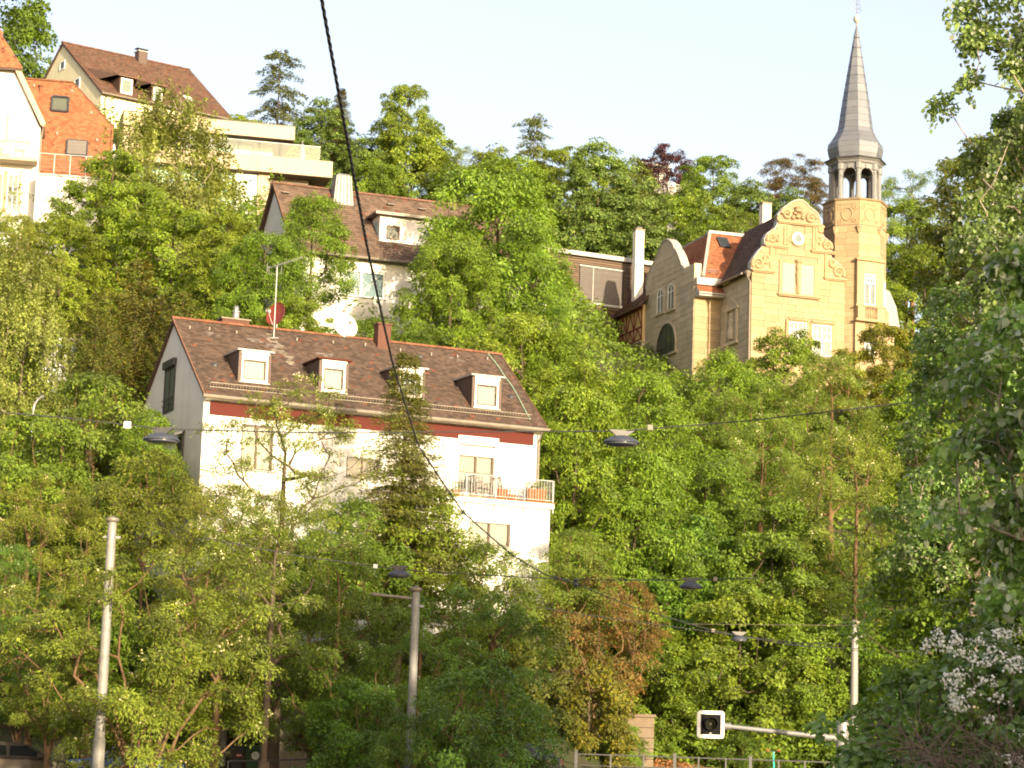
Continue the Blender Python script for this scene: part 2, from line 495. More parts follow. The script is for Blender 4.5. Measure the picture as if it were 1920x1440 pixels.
def leaf_faces(rng, pos, nrm, tan, ln, wd, fold=.18, fine=False):
    """kite shaped leaves; fine = two folded halves with a curved outline"""
    n = len(pos)
    nrm = unit(nrm); tan = unit(tan - nrm * np.sum(tan * nrm, -1, keepdims=True)); s = np.cross(nrm, tan)
    ln = ln[:, None]; wd = wd[:, None]
    if not fine:
        v = np.stack([pos, pos + tan * ln * .45 + s * wd * .5 + nrm * wd * fold, pos + tan * ln, pos + tan * ln * .45 - s * wd * .5 + nrm * wd * fold], 1)
        return v.reshape(-1, 3), np.arange(n * 4).reshape(n, 4)
    v = np.stack([pos, pos + tan * ln * .28 + s * wd * .48 + nrm * wd * fold, pos + tan * ln * .68 + s * wd * .36 + nrm * wd * fold * .6, pos + tan * ln - nrm * ln * .08,
                  pos + tan * ln * .68 - s * wd * .36 + nrm * wd * fold * .6, pos + tan * ln * .28 - s * wd * .48 + nrm * wd * fold], 1)
    i = np.arange(n)[:, None] * 6
    return v.reshape(-1, 3), np.concatenate([i + np.array([[0, 1, 2, 3]]), i + np.array([[0, 3, 4, 5]])], 0)


def quads_mesh(name, V, Q, mats, mi=None, smooth=False):
    me = bpy.data.meshes.new(name)
    me.vertices.add(len(V)); me.vertices.foreach_set('co', np.asarray(V, np.float32).ravel())
    n = len(Q)
    me.loops.add(n * 4); me.loops.foreach_set('vertex_index', np.asarray(Q, np.int32).ravel())
    me.polygons.add(n); me.polygons.foreach_set('loop_start', np.arange(0, n * 4, 4, dtype=np.int32))
    for m in mats: me.materials.append(m)
    if mi is not None: me.polygons.foreach_set('material_index', np.asarray(mi, np.int32))
    if smooth: me.polygons.foreach_set('use_smooth', np.ones(n, bool))
    me.update(calc_edges=True)
    return me


def limb_mesh(name, A, B, ra, rb, mt, n=6):
    """tapered limb pieces A->B"""
    A, B = np.asarray(A, float), np.asarray(B, float)
    d = unit(B - A); ref = np.where(np.abs(d[:, 2:3]) < .9, np.array([[0, 0, 1.]]), np.array([[1., 0, 0]]))
    s = unit(np.cross(d, ref)); u = np.cross(s, d)
    t = np.arange(n) * 2 * np.pi / n
    ring = s[:, None] * np.cos(t)[None, :, None] + u[:, None] * np.sin(t)[None, :, None]
    V = np.concatenate([A[:, None] + ring * np.asarray(ra)[:, None, None], B[:, None] + ring * np.asarray(rb)[:, None, None]], 1)
    k = np.arange(len(A))[:, None, None] * 2 * n; j = np.arange(n)
    q = np.stack([j, (j + 1) % n, n + (j + 1) % n, n + j], 1)[None]
    return quads_mesh(name, V.reshape(-1, 3), (k + q).reshape(-1, 4), [mt], smooth=True)


def skeleton(rng, trunk, tips, r_tip=.012, power=.46, up=.35, kink=.12):
    """joins each bough centre to the nearest limb already grown; returns limb pieces with pipe-model radii"""
    P = [np.array(p, float) for p in trunk]; par = [-1] + list(range(len(trunk) - 1))
    load = [0.0] * len(P)
    c0 = np.mean(np.array(trunk)[:, :2], 0)
    order = np.argsort(np.linalg.norm(tips[:, :2] - c0, axis=1) + .3 * tips[:, 2])
    arr = np.array(P)
    for k in order:
        t = tips[k]; dv = t - arr; dist = np.linalg.norm(dv, axis=1)
        cost = dist + 1.6 * np.maximum(0, arr[:, 2] - (t[2] - up * np.linalg.norm(dv[:, :2], axis=1)))
        cost[0] += 3
        i = int(np.argmin(cost)); a = arr[i]; L = dist[i]
        n = max(2, min(6, int(L / .6)))
        mid = (a + t) / 2 + np.array([0, 0, -.10 * L]) + rng.normal(0, kink * L, 3)
        new = []; p = i
        for q in range(1, n + 1):
            s = q / n
            x = (1 - s) ** 2 * a + 2 * s * (1 - s) * mid + s * s * t + (rng.normal(0, .03 * L, 3) if q < n else 0)
            P.append(x); par.append(p); load.append(0.0); p = len(P) - 1; new.append(x)
        arr = np.vstack([arr, np.array(new)])
        while p != -1:
            load[p] += 1; p = par[p]
    load = np.array(load); par = np.array(par)
    rad = r_tip * np.maximum(load, .6) ** power
    idx = np.where(par >= 0)[0]
    return arr[par[idx]], arr[idx], rad[par[idx]], rad[idx]


def sprays(rng, C, D, rc, per, nl, rs, flat, droop, leaf, asp, up=.6, outw=.6, rnd=.5, jit=.5, flowers=0.0, fsize=1.0, under=.25, fine=False):
    """leaf sprays: `per` leaf discs round each bough centre C (outward direction D), `nl` leaves in each"""
    nC = len(C)
    d = unit(rng.normal(0, 1, (nC, per, 3)) + D[:, None] * .5 + np.array([0, 0, .25]))
    low = d[..., 2] < -.15
    d[..., 2] = np.where(low & (rng.random((nC, per)) > under), -d[..., 2], d[..., 2])
    rr = (rc if np.ndim(rc) else np.full(nC, rc))[:, None, None]
    S = C[:, None] + d * rr * (rng.random((nC, per, 1)) ** .45) * np.array([1, 1, flat])
    ax = unit(d * outw + D[:, None] * .3 + np.array([0, 0, up]) + rng.normal(0, .35, (nC, per, 3)))
    S = S.reshape(-1, 3); ax = ax.reshape(-1, 3); dd = d.reshape(-1, 3)
    nS = len(S)
    t1 = unit(np.cross(ax, rng.normal(0, 1, (nS, 3)))); t2 = np.cross(ax, t1)
    a = rng.random((nS, nl)) * 2 * np.pi; r = np.sqrt(rng.random((nS, nl))) * rs * rng.uniform(.6, 1.25, (nS, 1))
    rad = t1[:, None] * np.cos(a)[..., None] + t2[:, None] * np.sin(a)[..., None]
    pos = S[:, None] + rad * r[..., None] + ax[:, None] * (rng.normal(0, .12 * rs, (nS, nl, 1)) - (r[..., None] ** 2) / rs * .35) - np.array([0, 0, 1]) * droop * r[..., None]
    nrm = unit(ax[:, None] + rad * .45 * (r / rs)[..., None] + rng.normal(0, rnd, (nS, nl, 3)))
    tan = unit(rad + dd[:, None] * .4 + rng.normal(0, .4, (nS, nl, 3)) + np.array([0, 0, -1]) * (droop + .15))
    n = nS * nl
    ln = leaf * rng.uniform(1 - jit, 1 + jit, n)
    V, Q = leaf_faces(rng, pos.reshape(-1, 3), nrm.reshape(-1, 3), tan.reshape(-1, 3), ln, ln * asp, fine=fine)
    mi = np.zeros(len(Q), int)
    if flowers:
        pick = rng.random(nS) < flowers
        pk = S[pick]; m = 9
        if len(pk):
            o = np.concatenate([rng.normal(0, .10, (len(pk), m, 2)), -rng.random((len(pk), m, 1)) * .32 * fsize], 2)
            fp = (pk[:, None] + ax[pick][:, None] * .12 + o * fsize).reshape(-1, 3)
            fl = np.full(len(fp), .085 * fsize)
            V2, Q2 = leaf_faces(rng, fp, rng.normal(0, 1, (len(fp), 3)) + np.array([0, -.4, .5]), rng.normal(0, 1, (len(fp), 3)), fl, fl * .9)
            Q = np.concatenate([Q, Q2 + len(V)]); V = np.concatenate([V, V2]); mi = np.concatenate([mi, np.ones(len(Q2), int)])
    return V, Q, mi


def boughs(rng, n, prof, H, z0, R, inner=.35, sep=.5, lobes=0.25, ecc=(1, 1)):
    """bough centres through a crown: prof(h 0..1) gives its relative radius"""
    ph = rng.random(4) * 6.28
    C = []; tries = 0
    while len(C) < n and tries < n * 60:
        tries += 1
        h = rng.random(); a = rng.random() * 2 * np.pi
        env = prof(h) * R * (1 + lobes * (np.sin(2 * a + ph[0] + 3 * h) * .5 + np.sin(3 * a + ph[1] - 5 * h) * .35 + np.sin(5 * a + 9 * h + ph[2]) * .3))
        if rng.random() > (prof(h) + .15): continue
        rho = inner + (1 - inner) * rng.random() ** .55
        c = np.array([env * rho * np.cos(a) * ecc[0], env * rho * np.sin(a) * ecc[1], z0 + h * (H - z0)])
        if C and np.min(np.linalg.norm(np.array(C) - c, axis=1)) < sep * (.6 + .4 * rng.random()): continue
        C.append(c)
    return np.array(C)


PROTO = {}


def proto(key, crown, limbs, H, W, crown_name='crown'):
    PROTO[key] = (crown, limbs, H, W)


def broadleaf(key, seed, lm, H=12, W=9, z0=2.0, n=75, per=8, nl=38, leaf=.17, asp=.62, rc=1.0, rs=.52, flat=.6, droop=.2, up=.7, prof=None,
              bark='bark', inner=.4, flowers=0, trunk_r=.2, lean=.3, stems=1, lobes=.25, rnd=.5, fsize=1.0, tip=.012, kink=.12, sep=.75, fine=False, petals='blossom', under=.25, outw=.6, cup=.35, mix=0.0):
    rng = np.random.default_rng(seed)
    prof = prof or (lambda h: (math.sin(math.pi * (.12 + .80 * h) ** .85)) ** .6)
    C = boughs(rng, n, prof, H - .5 * rc, z0 + .3 * rc, W / 2 - .45 * rc, inner, sep, lobes)
    ctr = np.array([0, 0, z0 + .42 * (H - z0)])
    D = unit(C - ctr)
    V, Q, mi = sprays(rng, C, D, rc * rng.uniform(.7, 1.25, len(C)), per, nl, rs, flat, droop, leaf, asp, up=up, rnd=rnd, flowers=flowers, fsize=fsize, fine=fine, under=under, outw=outw)
    if mix:
        mi = np.tile(rng.random(len(Q) // 2) < mix, 2).astype(int) if fine else (rng.random(len(Q)) < mix).astype(int)
    crown = quads_mesh(key + '_crown', V, Q, [LM[lm], M[petals]], mi)
    segs = []
    if stems == 1:
        zs = np.linspace(-.6, H * .72, 9)
        w = rng.normal(0, .10, (9, 2)).cumsum(0) * lean; w -= w[0]
        trunk = [np.array([w[i, 0], w[i, 1], zs[i]]) for i in range(9)]
        A, B, ra, rb = skeleton(rng, trunk, C, tip, kink=kink)
    else:
        parts = []
        who = np.argmin(((np.arctan2(C[:, 1], C[:, 0]) + np.pi)[:, None] - (np.arange(stems) + .5)[None] * 2 * np.pi / stems) ** 2, 1)
        for s in range(stems):
            tips = C[who == s]
            if len(tips) == 0: continue
            m = tips.mean(0)
            b = np.array([math.cos(s * 2.4) * .12, math.sin(s * 2.4) * .12, -.5])
            trunk = [b + (m * .9 - b) * t + rng.normal(0, .05, 3) * (t > 0) + np.array([0, 0, .5 * math.sin(t * 3.14)]) for t in np.linspace(0, 1, 7)]
            parts.append(skeleton(rng, trunk, tips, tip, kink=kink))
        A, B, ra, rb = (np.concatenate([p[i] for p in parts]) for i in range(4))
    k = trunk_r / max(ra.max(), 1e-6)
    f = np.clip(ra / ra.max(), 0, 1) ** .5
    ra, rb = ra * (1 + (k - 1) * f), rb * (1 + (k - 1) * np.clip(rb / ra.max() if ra.max() else 0, 0, 1) ** .5)
    limbs = limb_mesh(key + '_limbs', A, B, np.maximum(ra, .006), np.maximum(np.minimum(rb, ra), .005), M[bark])
    proto(key, crown, limbs, H, W)


def conifer(key, seed, lm, H=10, W=3.4, z0=.6, tiers=26, per_tier=9, sparse=1.0, droop=.25, leaf=.13, asp=.28, nl=46, spray=.34, bark='bark', ragged=.25, top=.05, prof=None, density=1.0, bare=0.0):
    """whorled branches carrying flat needle sprays"""
    rng = np.random.default_rng(seed)
    A, B, ra, rb = [], [], [], []
    zs = np.linspace(-.5, H * .985, 14)
    for a, b in zip(zs, zs[1:]):
        A.append((0, 0, a)); B.append((0, 0, b)); ra.append(.02 * H * (1 - a / H) * .55 + .012); rb.append(.02 * H * (1 - b / H) * .55 + .012)
    P, N, T, Ls = [], [], [], []
    prof = prof or (lambda h: (1 - h) ** .82)
    for k in range(tiers):
        h = (k + .2) / tiers
        z = z0 + h * (H - z0)
        for j in range(max(3, int(per_tier * (.55 + .45 * (1 - h))))):
            if rng.random() > sparse: continue
            a = rng.random() * 6.283
            L = W / 2 * prof(h) * rng.uniform(1 - ragged, 1 + ragged * .6) + top
            zz = z + rng.normal(0, (H - z0) / tiers * .35)
            d = np.array([math.cos(a), math.sin(a), 0.0])
            m = max(2, int(L / .3))
            prev = np.array([0, 0, zz])
            for q in range(1, m + 1):
                s = q / m
                p = np.array([0, 0, zz]) + d * L * s + np.array([0, 0, 1]) * L * (.18 * s - droop * s * s * 1.2 + (.10 * s ** 4)) * (1 if h < .8 else .4)
                A.append(prev); B.append(p); ra.append(.035 * (1 - s * .8) * (1 - h * .6)); rb.append(.03 * (1 - s * .85) * (1 - h * .6))
                cnt = int(nl * density * (0.35 if s < bare else 1) / 3 * rng.uniform(.6, 1.3))
                t = rng.random(cnt)[:, None]
                base = prev + (p - prev) * t
                side = np.array([-d[1], d[0], 0.0])
                sg = rng.choice([-1.0, 1.0], cnt)[:, None]
                off = side * sg * rng.random((cnt, 1)) * spray * (1.15 - s * .7) + d * rng.random((cnt, 1)) * .1 - np.array([0, 0, 1]) * rng.random((cnt, 1)) * spray * .35
                P.append(base + off)
                T.append(d * .8 + side * sg * .8 + np.array([0, 0, -.15]) + rng.normal(0, .3, (cnt, 3)))
                N.append(np.array([0, 0, 1.0]) + d * .25 + rng.normal(0, .45, (cnt, 3)))
                prev = p
    P, N, T = np.concatenate(P), np.concatenate(N), np.concatenate(T)
    ln = leaf * rng.uniform(.6, 1.4, len(P))
    V, Q = leaf_faces(rng, P, N, T, ln, ln * asp)
    crown = quads_mesh(key + '_crown', V, Q, [LM[lm]])
    limbs = limb_mesh(key + '_limbs', np.array(A), np.array(B), np.array(ra), np.array(rb), M[bark], 5)
    proto(key, crown, limbs, H, W)


def weeping(key, seed, H=15, W=7):
    """birch: rising limbs, curtains of small leaves hanging from them"""
    rng = np.random.default_rng(seed)
    prof = lambda h: math.sin(math.pi * (.18 + .80 * h) ** .9) ** .8
    C = boughs(rng, 62, prof, H - .3, H * .22, W / 2 - .3, .3, .6, .3)
    D = unit(C - np.array([0, 0, H * .5]))
    n = 15
    strands = np.repeat(C, n, 0) + rng.normal(0, .55, (len(C) * n, 3)) * np.array([1, 1, .6])
    Ls = rng.uniform(.7, 2.3, len(strands))
    m = 52
    t = rng.random((len(strands), m))
    sw = rng.normal(0, .12, (len(strands), 1, 3)) * np.array([1, 1, 0])
    pos = strands[:, None] + sw * t[..., None] * 2 + np.stack([rng.normal(0, .10, t.shape), rng.normal(0, .10, t.shape), -t * Ls[:, None]], -1)
    k = len(strands) * m
    ln = .14 * rng.uniform(.6, 1.4, k)
    V, Q = leaf_faces(rng, pos.reshape(-1, 3), unit(np.repeat(np.repeat(D, n, 0), m, 0) * .7 + np.array([0, 0, .35]) + rng.normal(0, .6, (k, 3))), np.array([0, 0, -1.]) + rng.normal(0, .5, (k, 3)), ln, ln * .68)
    crown = quads_mesh(key + '_crown', V, Q, [LM['birch']])
    zs = np.linspace(-.6, H * .9, 10); w = rng.normal(0, .14, (10, 2)).cumsum(0); w -= w[0]
    A, B, ra, rb = skeleton(rng, [np.array([w[i, 0], w[i, 1], zs[i]]) for i in range(10)], C, .016, up=.9)
    limbs = limb_mesh(key + '_limbs', A, B, np.clip(ra, .015, .2), np.clip(rb, .012, .2), M['pale_bark'])
    proto(key, crown, limbs, H, W)


# the kinds of tree on this hillside
dome = lambda h: max(.05, math.sin(math.pi * min(1, .24 + .72 * h)) ** .55)
bush = lambda h: (1 - h ** 2.2) ** .6
broadleaf('maple_a', 1, 'maple', prof=dome, H=11, z0=.3, n=125, nl=48, leaf=.165, asp=.8, flat=.55, droop=.25)
broadleaf('maple_b', 2, 'maple', prof=dome, n=120, H=10, W=10, z0=.2, nl=48, leaf=.165, asp=.8, flat=.5, droop=.3, lobes=.4)
broadleaf('walnut_a', 3, 'walnut', prof=dome, H=11, W=10, z0=.2, n=130, per=8, nl=46, leaf=.205, asp=.42, rc=1.05, rs=.6, droop=.6, up=.55, flat=.6, lobes=.35)
broadleaf('walnut_b', 4, 'walnut', prof=dome, H=12, W=9, z0=.5, n=120, per=8, nl=46, leaf=.205, asp=.42, rc=1.1, rs=.62, droop=.6, up=.55, flat=.55, lobes=.5, kink=.16, bark='bark')
broadleaf('lime_a', 5, 'linden', prof=lambda h: max(.05, math.sin(math.pi * min(1, .26 + .72 * h)) ** .7), H=13, W=9, z0=.5, n=170, leaf=.17, asp=.8, rs=.45, flowers=0)
broadleaf('locust_a', 6, 'robinia', prof=dome, H=12, W=8, n=95, per=8, nl=60, leaf=.13, asp=.34, rc=.85, rs=.5, flat=.5, droop=.35, flowers=.10, lobes=.6, bark='orange_bark', kink=.2, z0=1.2, rnd=.6)
broadleaf('locust_b', 7, 'robinia', prof=dome, H=11, W=9, n=115, per=8, nl=60, leaf=.13, asp=.34, rc=.8, rs=.5, flat=.45, droop=.35, flowers=.10, lobes=.7, bark='orange_bark', kink=.22, z0=1.0, rnd=.6)
broadleaf('locust_thin', 8, 'robinia', prof=dome, H=13, W=7, n=80, per=7, nl=48, leaf=.12, asp=.36, rc=.7, rs=.42, flat=.5, droop=.3, flowers=.12, lobes=.7, bark='bark', kink=.15, z0=4.5, rnd=.6, trunk_r=.17, tip=.012)
broadleaf('locust_fan', 9, 'robinia', prof=lambda h: .25 + .75 * math.sin(math.pi * min(1, .12 + .62 * h)), H=8, W=7.5, n=115, per=8, nl=62, leaf=.115, asp=.36, rc=.6, rs=.40, flat=.45, droop=.25, flowers=.05, lobes=.4, bark='orange_bark', stems=7, z0=.5, inner=.25, trunk_r=.085, tip=.011, kink=.08, sep=.55)
broadleaf('thicket_a', 10, 'walnut', prof=bush, H=5, W=6, z0=-.3, n=80, per=8, nl=40, leaf=.13, asp=.5, rc=.7, rs=.4, flat=.7, stems=5, trunk_r=.05, inner=.3, sep=.5, bark='orange_bark')
broadleaf('thicket_b', 11, 'robinia', prof=bush, H=5, W=6, z0=-.3, n=80, per=8, nl=40, leaf=.13, asp=.42, rc=.65, rs=.42, flat=.6, stems=6, trunk_r=.05, inner=.3, sep=.5, bark='orange_bark', lobes=.45, droop=.3)
broadleaf('rust_a', 12, 'rust', prof=bush, H=6, W=5, z0=-.2, n=52, per=8, nl=40, leaf=.12, asp=.45, rc=.65, rs=.38, flat=.75, stems=5, trunk_r=.06, inner=.3, sep=.5, bark='orange_bark', lobes=.4)
broadleaf('ivy_a', 13, 'ivy', prof=lambda h: (1 - h ** 3) ** .5, H=6, W=4, z0=-.3, n=56, per=9, nl=44, leaf=.11, asp=.8, rc=.6, rs=.34, flat=1.1, droop=.9, up=.1, outw=1.0, inner=.55, sep=.45)
broadleaf('copper_a', 14, 'copper', prof=dome, H=11, z0=.5, n=90, leaf=.2, asp=.7)
broadleaf('pine_a', 15, 'pine', prof=lambda h: .45 + .55 * math.sin(math.pi * min(1, .15 + .75 * h)), H=10, W=8, z0=1.0, n=130, per=8, nl=56, leaf=.17, asp=.26, rc=.8, rs=.42, flat=.45, droop=-.2, up=1.0, lobes=.5, trunk_r=.18)
conifer('spruce_a', 16, 'spruce', H=9.5, W=4.6, tiers=34, per_tier=18, droop=.3, density=2.4, spray=.46, prof=lambda h: (1 - h) ** .70)
conifer('larch_a', 17, 'larch', H=14, W=8.5, z0=1, tiers=24, per_tier=9, sparse=.8, droop=.5, leaf=.20, asp=.35, ragged=.6, spray=.5, prof=lambda h: .15 + .85 * (1 - h) ** .7, density=2.6, bare=.12)
conifer('yew_a', 18, 'yew', H=11, W=5.5, z0=-.2, tiers=30, per_tier=11, droop=-.35, leaf=.16, asp=.4, ragged=.35, spray=.45, prof=lambda h: (1 - h ** 1.7) ** .7, density=2.0)
weeping('birch_a', 19)
broadleaf('birch_b', 20, 'birch', prof=dome, H=14, W=7, n=60, per=6, nl=34, leaf=.13, asp=.6, rc=.8, rs=.5, droop=.6, flat=.7, lobes=.6, bark='pale_bark', z0=3.0, trunk_r=.2, tip=.018)
STEM = {}


def tree(kind, name, label, cat, px, top, wpx, y, tint=(1, 1, 1), rot=None, st=1.0, sy=1.0, group=None):
    """a tree at depth y, `wpx` photograph pixels wide, its top at pixel (px, top); st stretches it upwards. Its trunk reaches the slope."""
    crown, limbs, H, W = PROTO[kind]
    t = unp(px, top, y)
    x = float(t[0]); g = float(ground_z(x, y))
    s = wpx * (y / FPX) / W
    h = H * s * st
    z = float(t[2]) - h
    rng = random.Random(int(px * 13 + top * 7 + y))
    o = thing(name, label, cat, (x, y, z), rng.random() * 6.28 if rot is None else rot, group)
    o.scale = (s, s * sy, s * st)
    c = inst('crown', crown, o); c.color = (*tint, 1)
    l = inst('trunk', limbs, o)
    if z > g + .2:
        mt = limbs.materials[0]
        if mt.name not in STEM:
            STEM[mt.name] = MB().lathe([(1.25, -1.0), (1.06, -.8), (1.0, -.5), (.93, .0)], n=8).mesh('lower_trunk', mt, True)
        r = .022 * H if kind not in ('thicket_a', 'thicket_b', 'rust_a', 'ivy_a') else .08
        inst('lower_trunk', STEM[mt.name], o, scale=(r, r, (z - g + .4) / (s * st)))
    return o
# ------------------------------------------------------------------ shared building pieces
UNIT = MB().box((-.5, -.5, -.5), (.5, .5, .5))


def holed_wall(mb, x0, x1, z0, z1, holes, y=0.0, depth=.14, m=0, mr=None):
    """front wall sheet with openings and their reveals"""
    xs = sorted({x0, x1, *[h[0] for h in holes], *[h[1] for h in holes]})
    zs = sorted({z0, z1, *[h[2] for h in holes], *[h[3] for h in holes]})
    xs = [x for x in xs if x0 <= x <= x1]; zs = [z for z in zs if z0 <= z <= z1]
    for a, b in zip(xs, xs[1:]):
        for c, d in zip(zs, zs[1:]):
            mx, mz = (a + b) / 2, (c + d) / 2
            if any(h[0] < mx < h[1] and h[2] < mz < h[3] for h in holes): continue
            mb.face([(a, y, c), (b, y, c), (b, y, d), (a, y, d)], m)
    for a, b, c, d in holes:
        r = m if mr is None else mr
        mb.face([(a, y, c), (a, y + depth, c), (a, y + depth, d), (a, y, d)], r)
        mb.face([(b, y, d), (b, y + depth, d), (b, y + depth, c), (b, y, c)], r)
        mb.face([(a, y, d), (a, y + depth, d), (b, y + depth, d), (b, y, d)], r)
        mb.face([(a, y, c), (b, y, c), (b, y + depth, c), (a, y + depth, c)], r)


def window(parent, r, y, frame='window_brown', lights=2, transom=None, fw=.07, curtain=True, name='window', sill=True, blind=0.0, label=None, blindmat='blind', box=None, net='curtain'):
    """casement window on the plane y (outside towards -y): frame part with pane, curtain, sill, blind and roller box as sub-parts"""
    a, b, c, d = r
    mb = MB()
    mb.box((a, y, c), (a + fw, y + .07, d)); mb.box((b - fw, y, c), (b, y + .07, d))
    mb.box((a + fw, y, c), (b - fw, y + .07, c + fw)); mb.box((a + fw, y, d - fw), (b - fw, y + .07, d))
    for k in range(1, lights):
        x = a + (b - a) * k / lights
        mb.box((x - fw * .55, y - .004, c + fw), (x + fw * .55, y + .066, d - fw))
    if transom:
        z = c + (d - c) * transom
        xs = [a + fw] + [a + (b - a) * k / lights for k in range(1, lights)] + [b - fw]
        for k in range(len(xs) - 1):
            e0 = fw * .55 if k else 0; e1 = fw * .55 if k < len(xs) - 2 else 0
            mb.box((xs[k] + e0, y + .002, z - fw * .4), (xs[k + 1] - e1, y + .06, z + fw * .4))
    w = mb.build(name, M[frame], parent)
    if label: w['label'] = label
    for k in range(lights):
        x0 = a + (b - a) * k / lights + .02; x1 = a + (b - a) * (k + 1) / lights - .02
        MB().face([(x0, y + .04, c + .02), (x1, y + .04, c + .02), (x1, y + .04, d - .02), (x0, y + .04, d - .02)]).build('pane', M['glass'], w)
    if curtain:
        q = MB(); n = 14
        for k in range(n):
            x0 = a + (b - a) * k / n; x1 = a + (b - a) * (k + 1) / n
            o0 = .03 * (k % 2); o1 = .03 * ((k + 1) % 2)
            q.face([(x0, y + .12 + o0, c), (x1, y + .12 + o1, c), (x1, y + .12 + o1, d), (x0, y + .12 + o0, d)])
        q.build('curtain', M[net], w)
    else:
        MB().face([(a, y + .5, c), (b, y + .5, c), (b, y + .5, d), (a, y + .5, d)]).build('room_wall', M['room'], w)
    if sill:
        MB().box((a - .06, y - .20, c - .045), (b + .06, y + .02, c - .003)).build('sill', M['pale_trim'], w)
    if blind:
        q = MB(); n = max(2, int((d - c) * blind / .06))
        for k in range(n):
            z1 = d - k * (d - c) * blind / n; z0 = z1 - (d - c) * blind / n
            q.face([(a + .02, y - .035, z0 + .008), (b - .02, y - .035, z0 + .008), (b - .02, y - .02, z1), (a + .02, y - .02, z1)])
            q.face([(a + .02, y - .02, z0), (b - .02, y - .02, z0), (b - .02, y - .035, z0 + .008), (a + .02, y - .035, z0 + .008)])
        q.build('roller_blind', M[blindmat], w)
    if box:
        MB().box((a - .03, y - .10, d + .004), (b + .03, y + .01, d + box)).build('roller_box', M['white_paint'], w)
    return w


def tiled(parent, name, mats, o, ux, us, W, S, tw=.19, ts=.16, clip=None, seed=0, pick=None, lift=.035):
    """courses of separate overlapping tiles on a roof plane (too fine to pick apart singly at this distance)"""
    rng = random.Random(seed)
    o, ux, us = Vector(o), Vector(ux).normalized(), Vector(us).normalized()
    n = ux.cross(us).normalized()
    mb = MB(); rows = int(S / ts); cols = int(W / tw) + 1
    for r in range(rows + 1):
        for c in range(-1, cols):
            u0 = c * tw + (tw / 2 if r % 2 else 0); s0 = r * ts
            a0, a1 = max(u0, 0), min(u0 + tw - .008, W)
            if a1 - a0 < .03: continue
            s1 = min(s0 + ts * 1.15, S)
            if s1 - s0 < .02: continue
            um, sm = (a0 + a1) / 2, s0 + ts / 2
            if clip and not clip(um, sm): continue
            h = lift + rng.uniform(-.006, .008); t = rng.uniform(-.004, .004)
            p = [o + ux * a0 + us * s0 + n * (h + t), o + ux * a1 + us * s0 + n * (h - t), o + ux * a1 + us * s1 + n * .012, o + ux * a0 + us * s1 + n * .012]
            i = len(mb.v)
            mb.v += [tuple(x) for x in p] + [tuple(o + ux * a0 + us * s0), tuple(o + ux * a1 + us * s0)]
            m = pick(um, sm, rng) if pick else 0
            mb.f += [(i, i + 1, i + 2, i + 3), (i + 4, i + 5, i + 1, i)]; mb.m += [m, m]
    ob = mb.build(name, mats, parent)
    ob['kind'] = 'stuff'
    return ob


def ridge(parent, p, q, mt, step=.36, r=.12, name='ridge_tile'):
    p, q = Vector(p), Vector(q); d = (q - p); L = d.length; d.normalize(); n = max(1, round(L / step))
    side = d.cross(Vector((0, 0, 1))).normalized(); up = side.cross(d).normalized()
    mb = MB(); i = 0
    l = L / n
    for e, rr in ((0, r * 1.08), (l * 1.06, r * .95)):
        for k in range(7):
            t = math.pi * (k / 6) * 1.0
            v = d * e + side * math.cos(t) * rr * 1.15 + up * (math.sin(t) * rr - .03)
            mb.v.append(tuple(v))
    for k in range(6):
        mb.f.append((k, k + 1, k + 8, k + 7)); mb.m.append(0)
    mb.f.append(tuple(range(6, -1, -1))); mb.m.append(0)
    me = mb.mesh(name, M[mt])
    for k in range(n):
        inst(name, me, parent, p + d * l * k)


def ellipse_pts(c, a, b, n=20):
    return [(c[0] + a * math.cos(t * 2 * math.pi / n), c[1] + b * math.sin(t * 2 * math.pi / n)) for t in range(n)]


# ------------------------------------------------------------------ white house with the brown roof
E1 = 11.0                                                           # eave height above the house's base
X0, Y0, ZE, YAW1, LH, DH, RH = -12.66, 102.0, 16.31, .415, 15.26, 4.97, 4.08
H1 = Site('house', 'white house mid slope with four dormers and a dark red band under its eave', 'house', (X0, Y0, ZE - E1), YAW1)
h1 = H1.o
PX = lambda box: H1.rect(box, 'y', 0)
win_l = PX((452, 797, 512, 882)); win_m = PX((650, 832, 712, 895)); door_b = PX((860, 836, 926, 938))
door_b = (door_b[0], door_b[1], H1.hit(900, 925, 'y', 0)[2], door_b[3])
YB = -1.25                                                          # lower storey stands forward under the balcony
slab_z = H1.hit(950, 936, 'y', YB - .12)[2]
low = H1.rect((880, 972, 957, 1024), 'y', YB)
w = MB()
holed_wall(w, 0, LH, 0, E1 + .28, [win_l, win_m, door_b])
w.face([(LH, 0, 0), (LH, 2 * DH, 0), (LH, 2 * DH, E1 + .3), (LH, DH, E1 + RH), (LH, 0, E1 + .3)])
w.face([(LH, 2 * DH, 0), (0, 2 * DH, 0), (0, 2 * DH, E1), (LH, 2 * DH, E1)])
w.face([(0, 2 * DH, 0), (0, 0, 0), (0, 0, E1 + .3), (0, DH, E1 + RH), (0, 2 * DH, E1 + .3)])
xl0 = H1.hit(800, 935, 'y', YB)[0]
w2 = MB()
holed_wall(w2, xl0, LH, 0, slab_z - .26, [low], y=YB)
w2.face([(LH, YB, 0), (LH, 0, 0), (LH, 0, slab_z - .26), (LH, YB, slab_z - .26)])
w2.face([(xl0, 0, 0), (xl0, YB, 0), (xl0, YB, slab_z - .26), (xl0, 0, slab_z - .26)])
w.build('wall', M['white_plaster'], h1)
w2.build('lower_wall', M['white_plaster'], h1)
window(h1, win_l, .08, lights=2, label='tall left window with curtain behind')
window(h1, win_m, .08, lights=2, blind=.42, curtain=False)
db = window(h1, door_b, .08, lights=2, transom=.42, name='balcony_door', blind=.22, sill=False, label='brown framed balcony door with half lowered blind')
fr = MB()
a, b, c, d = door_b
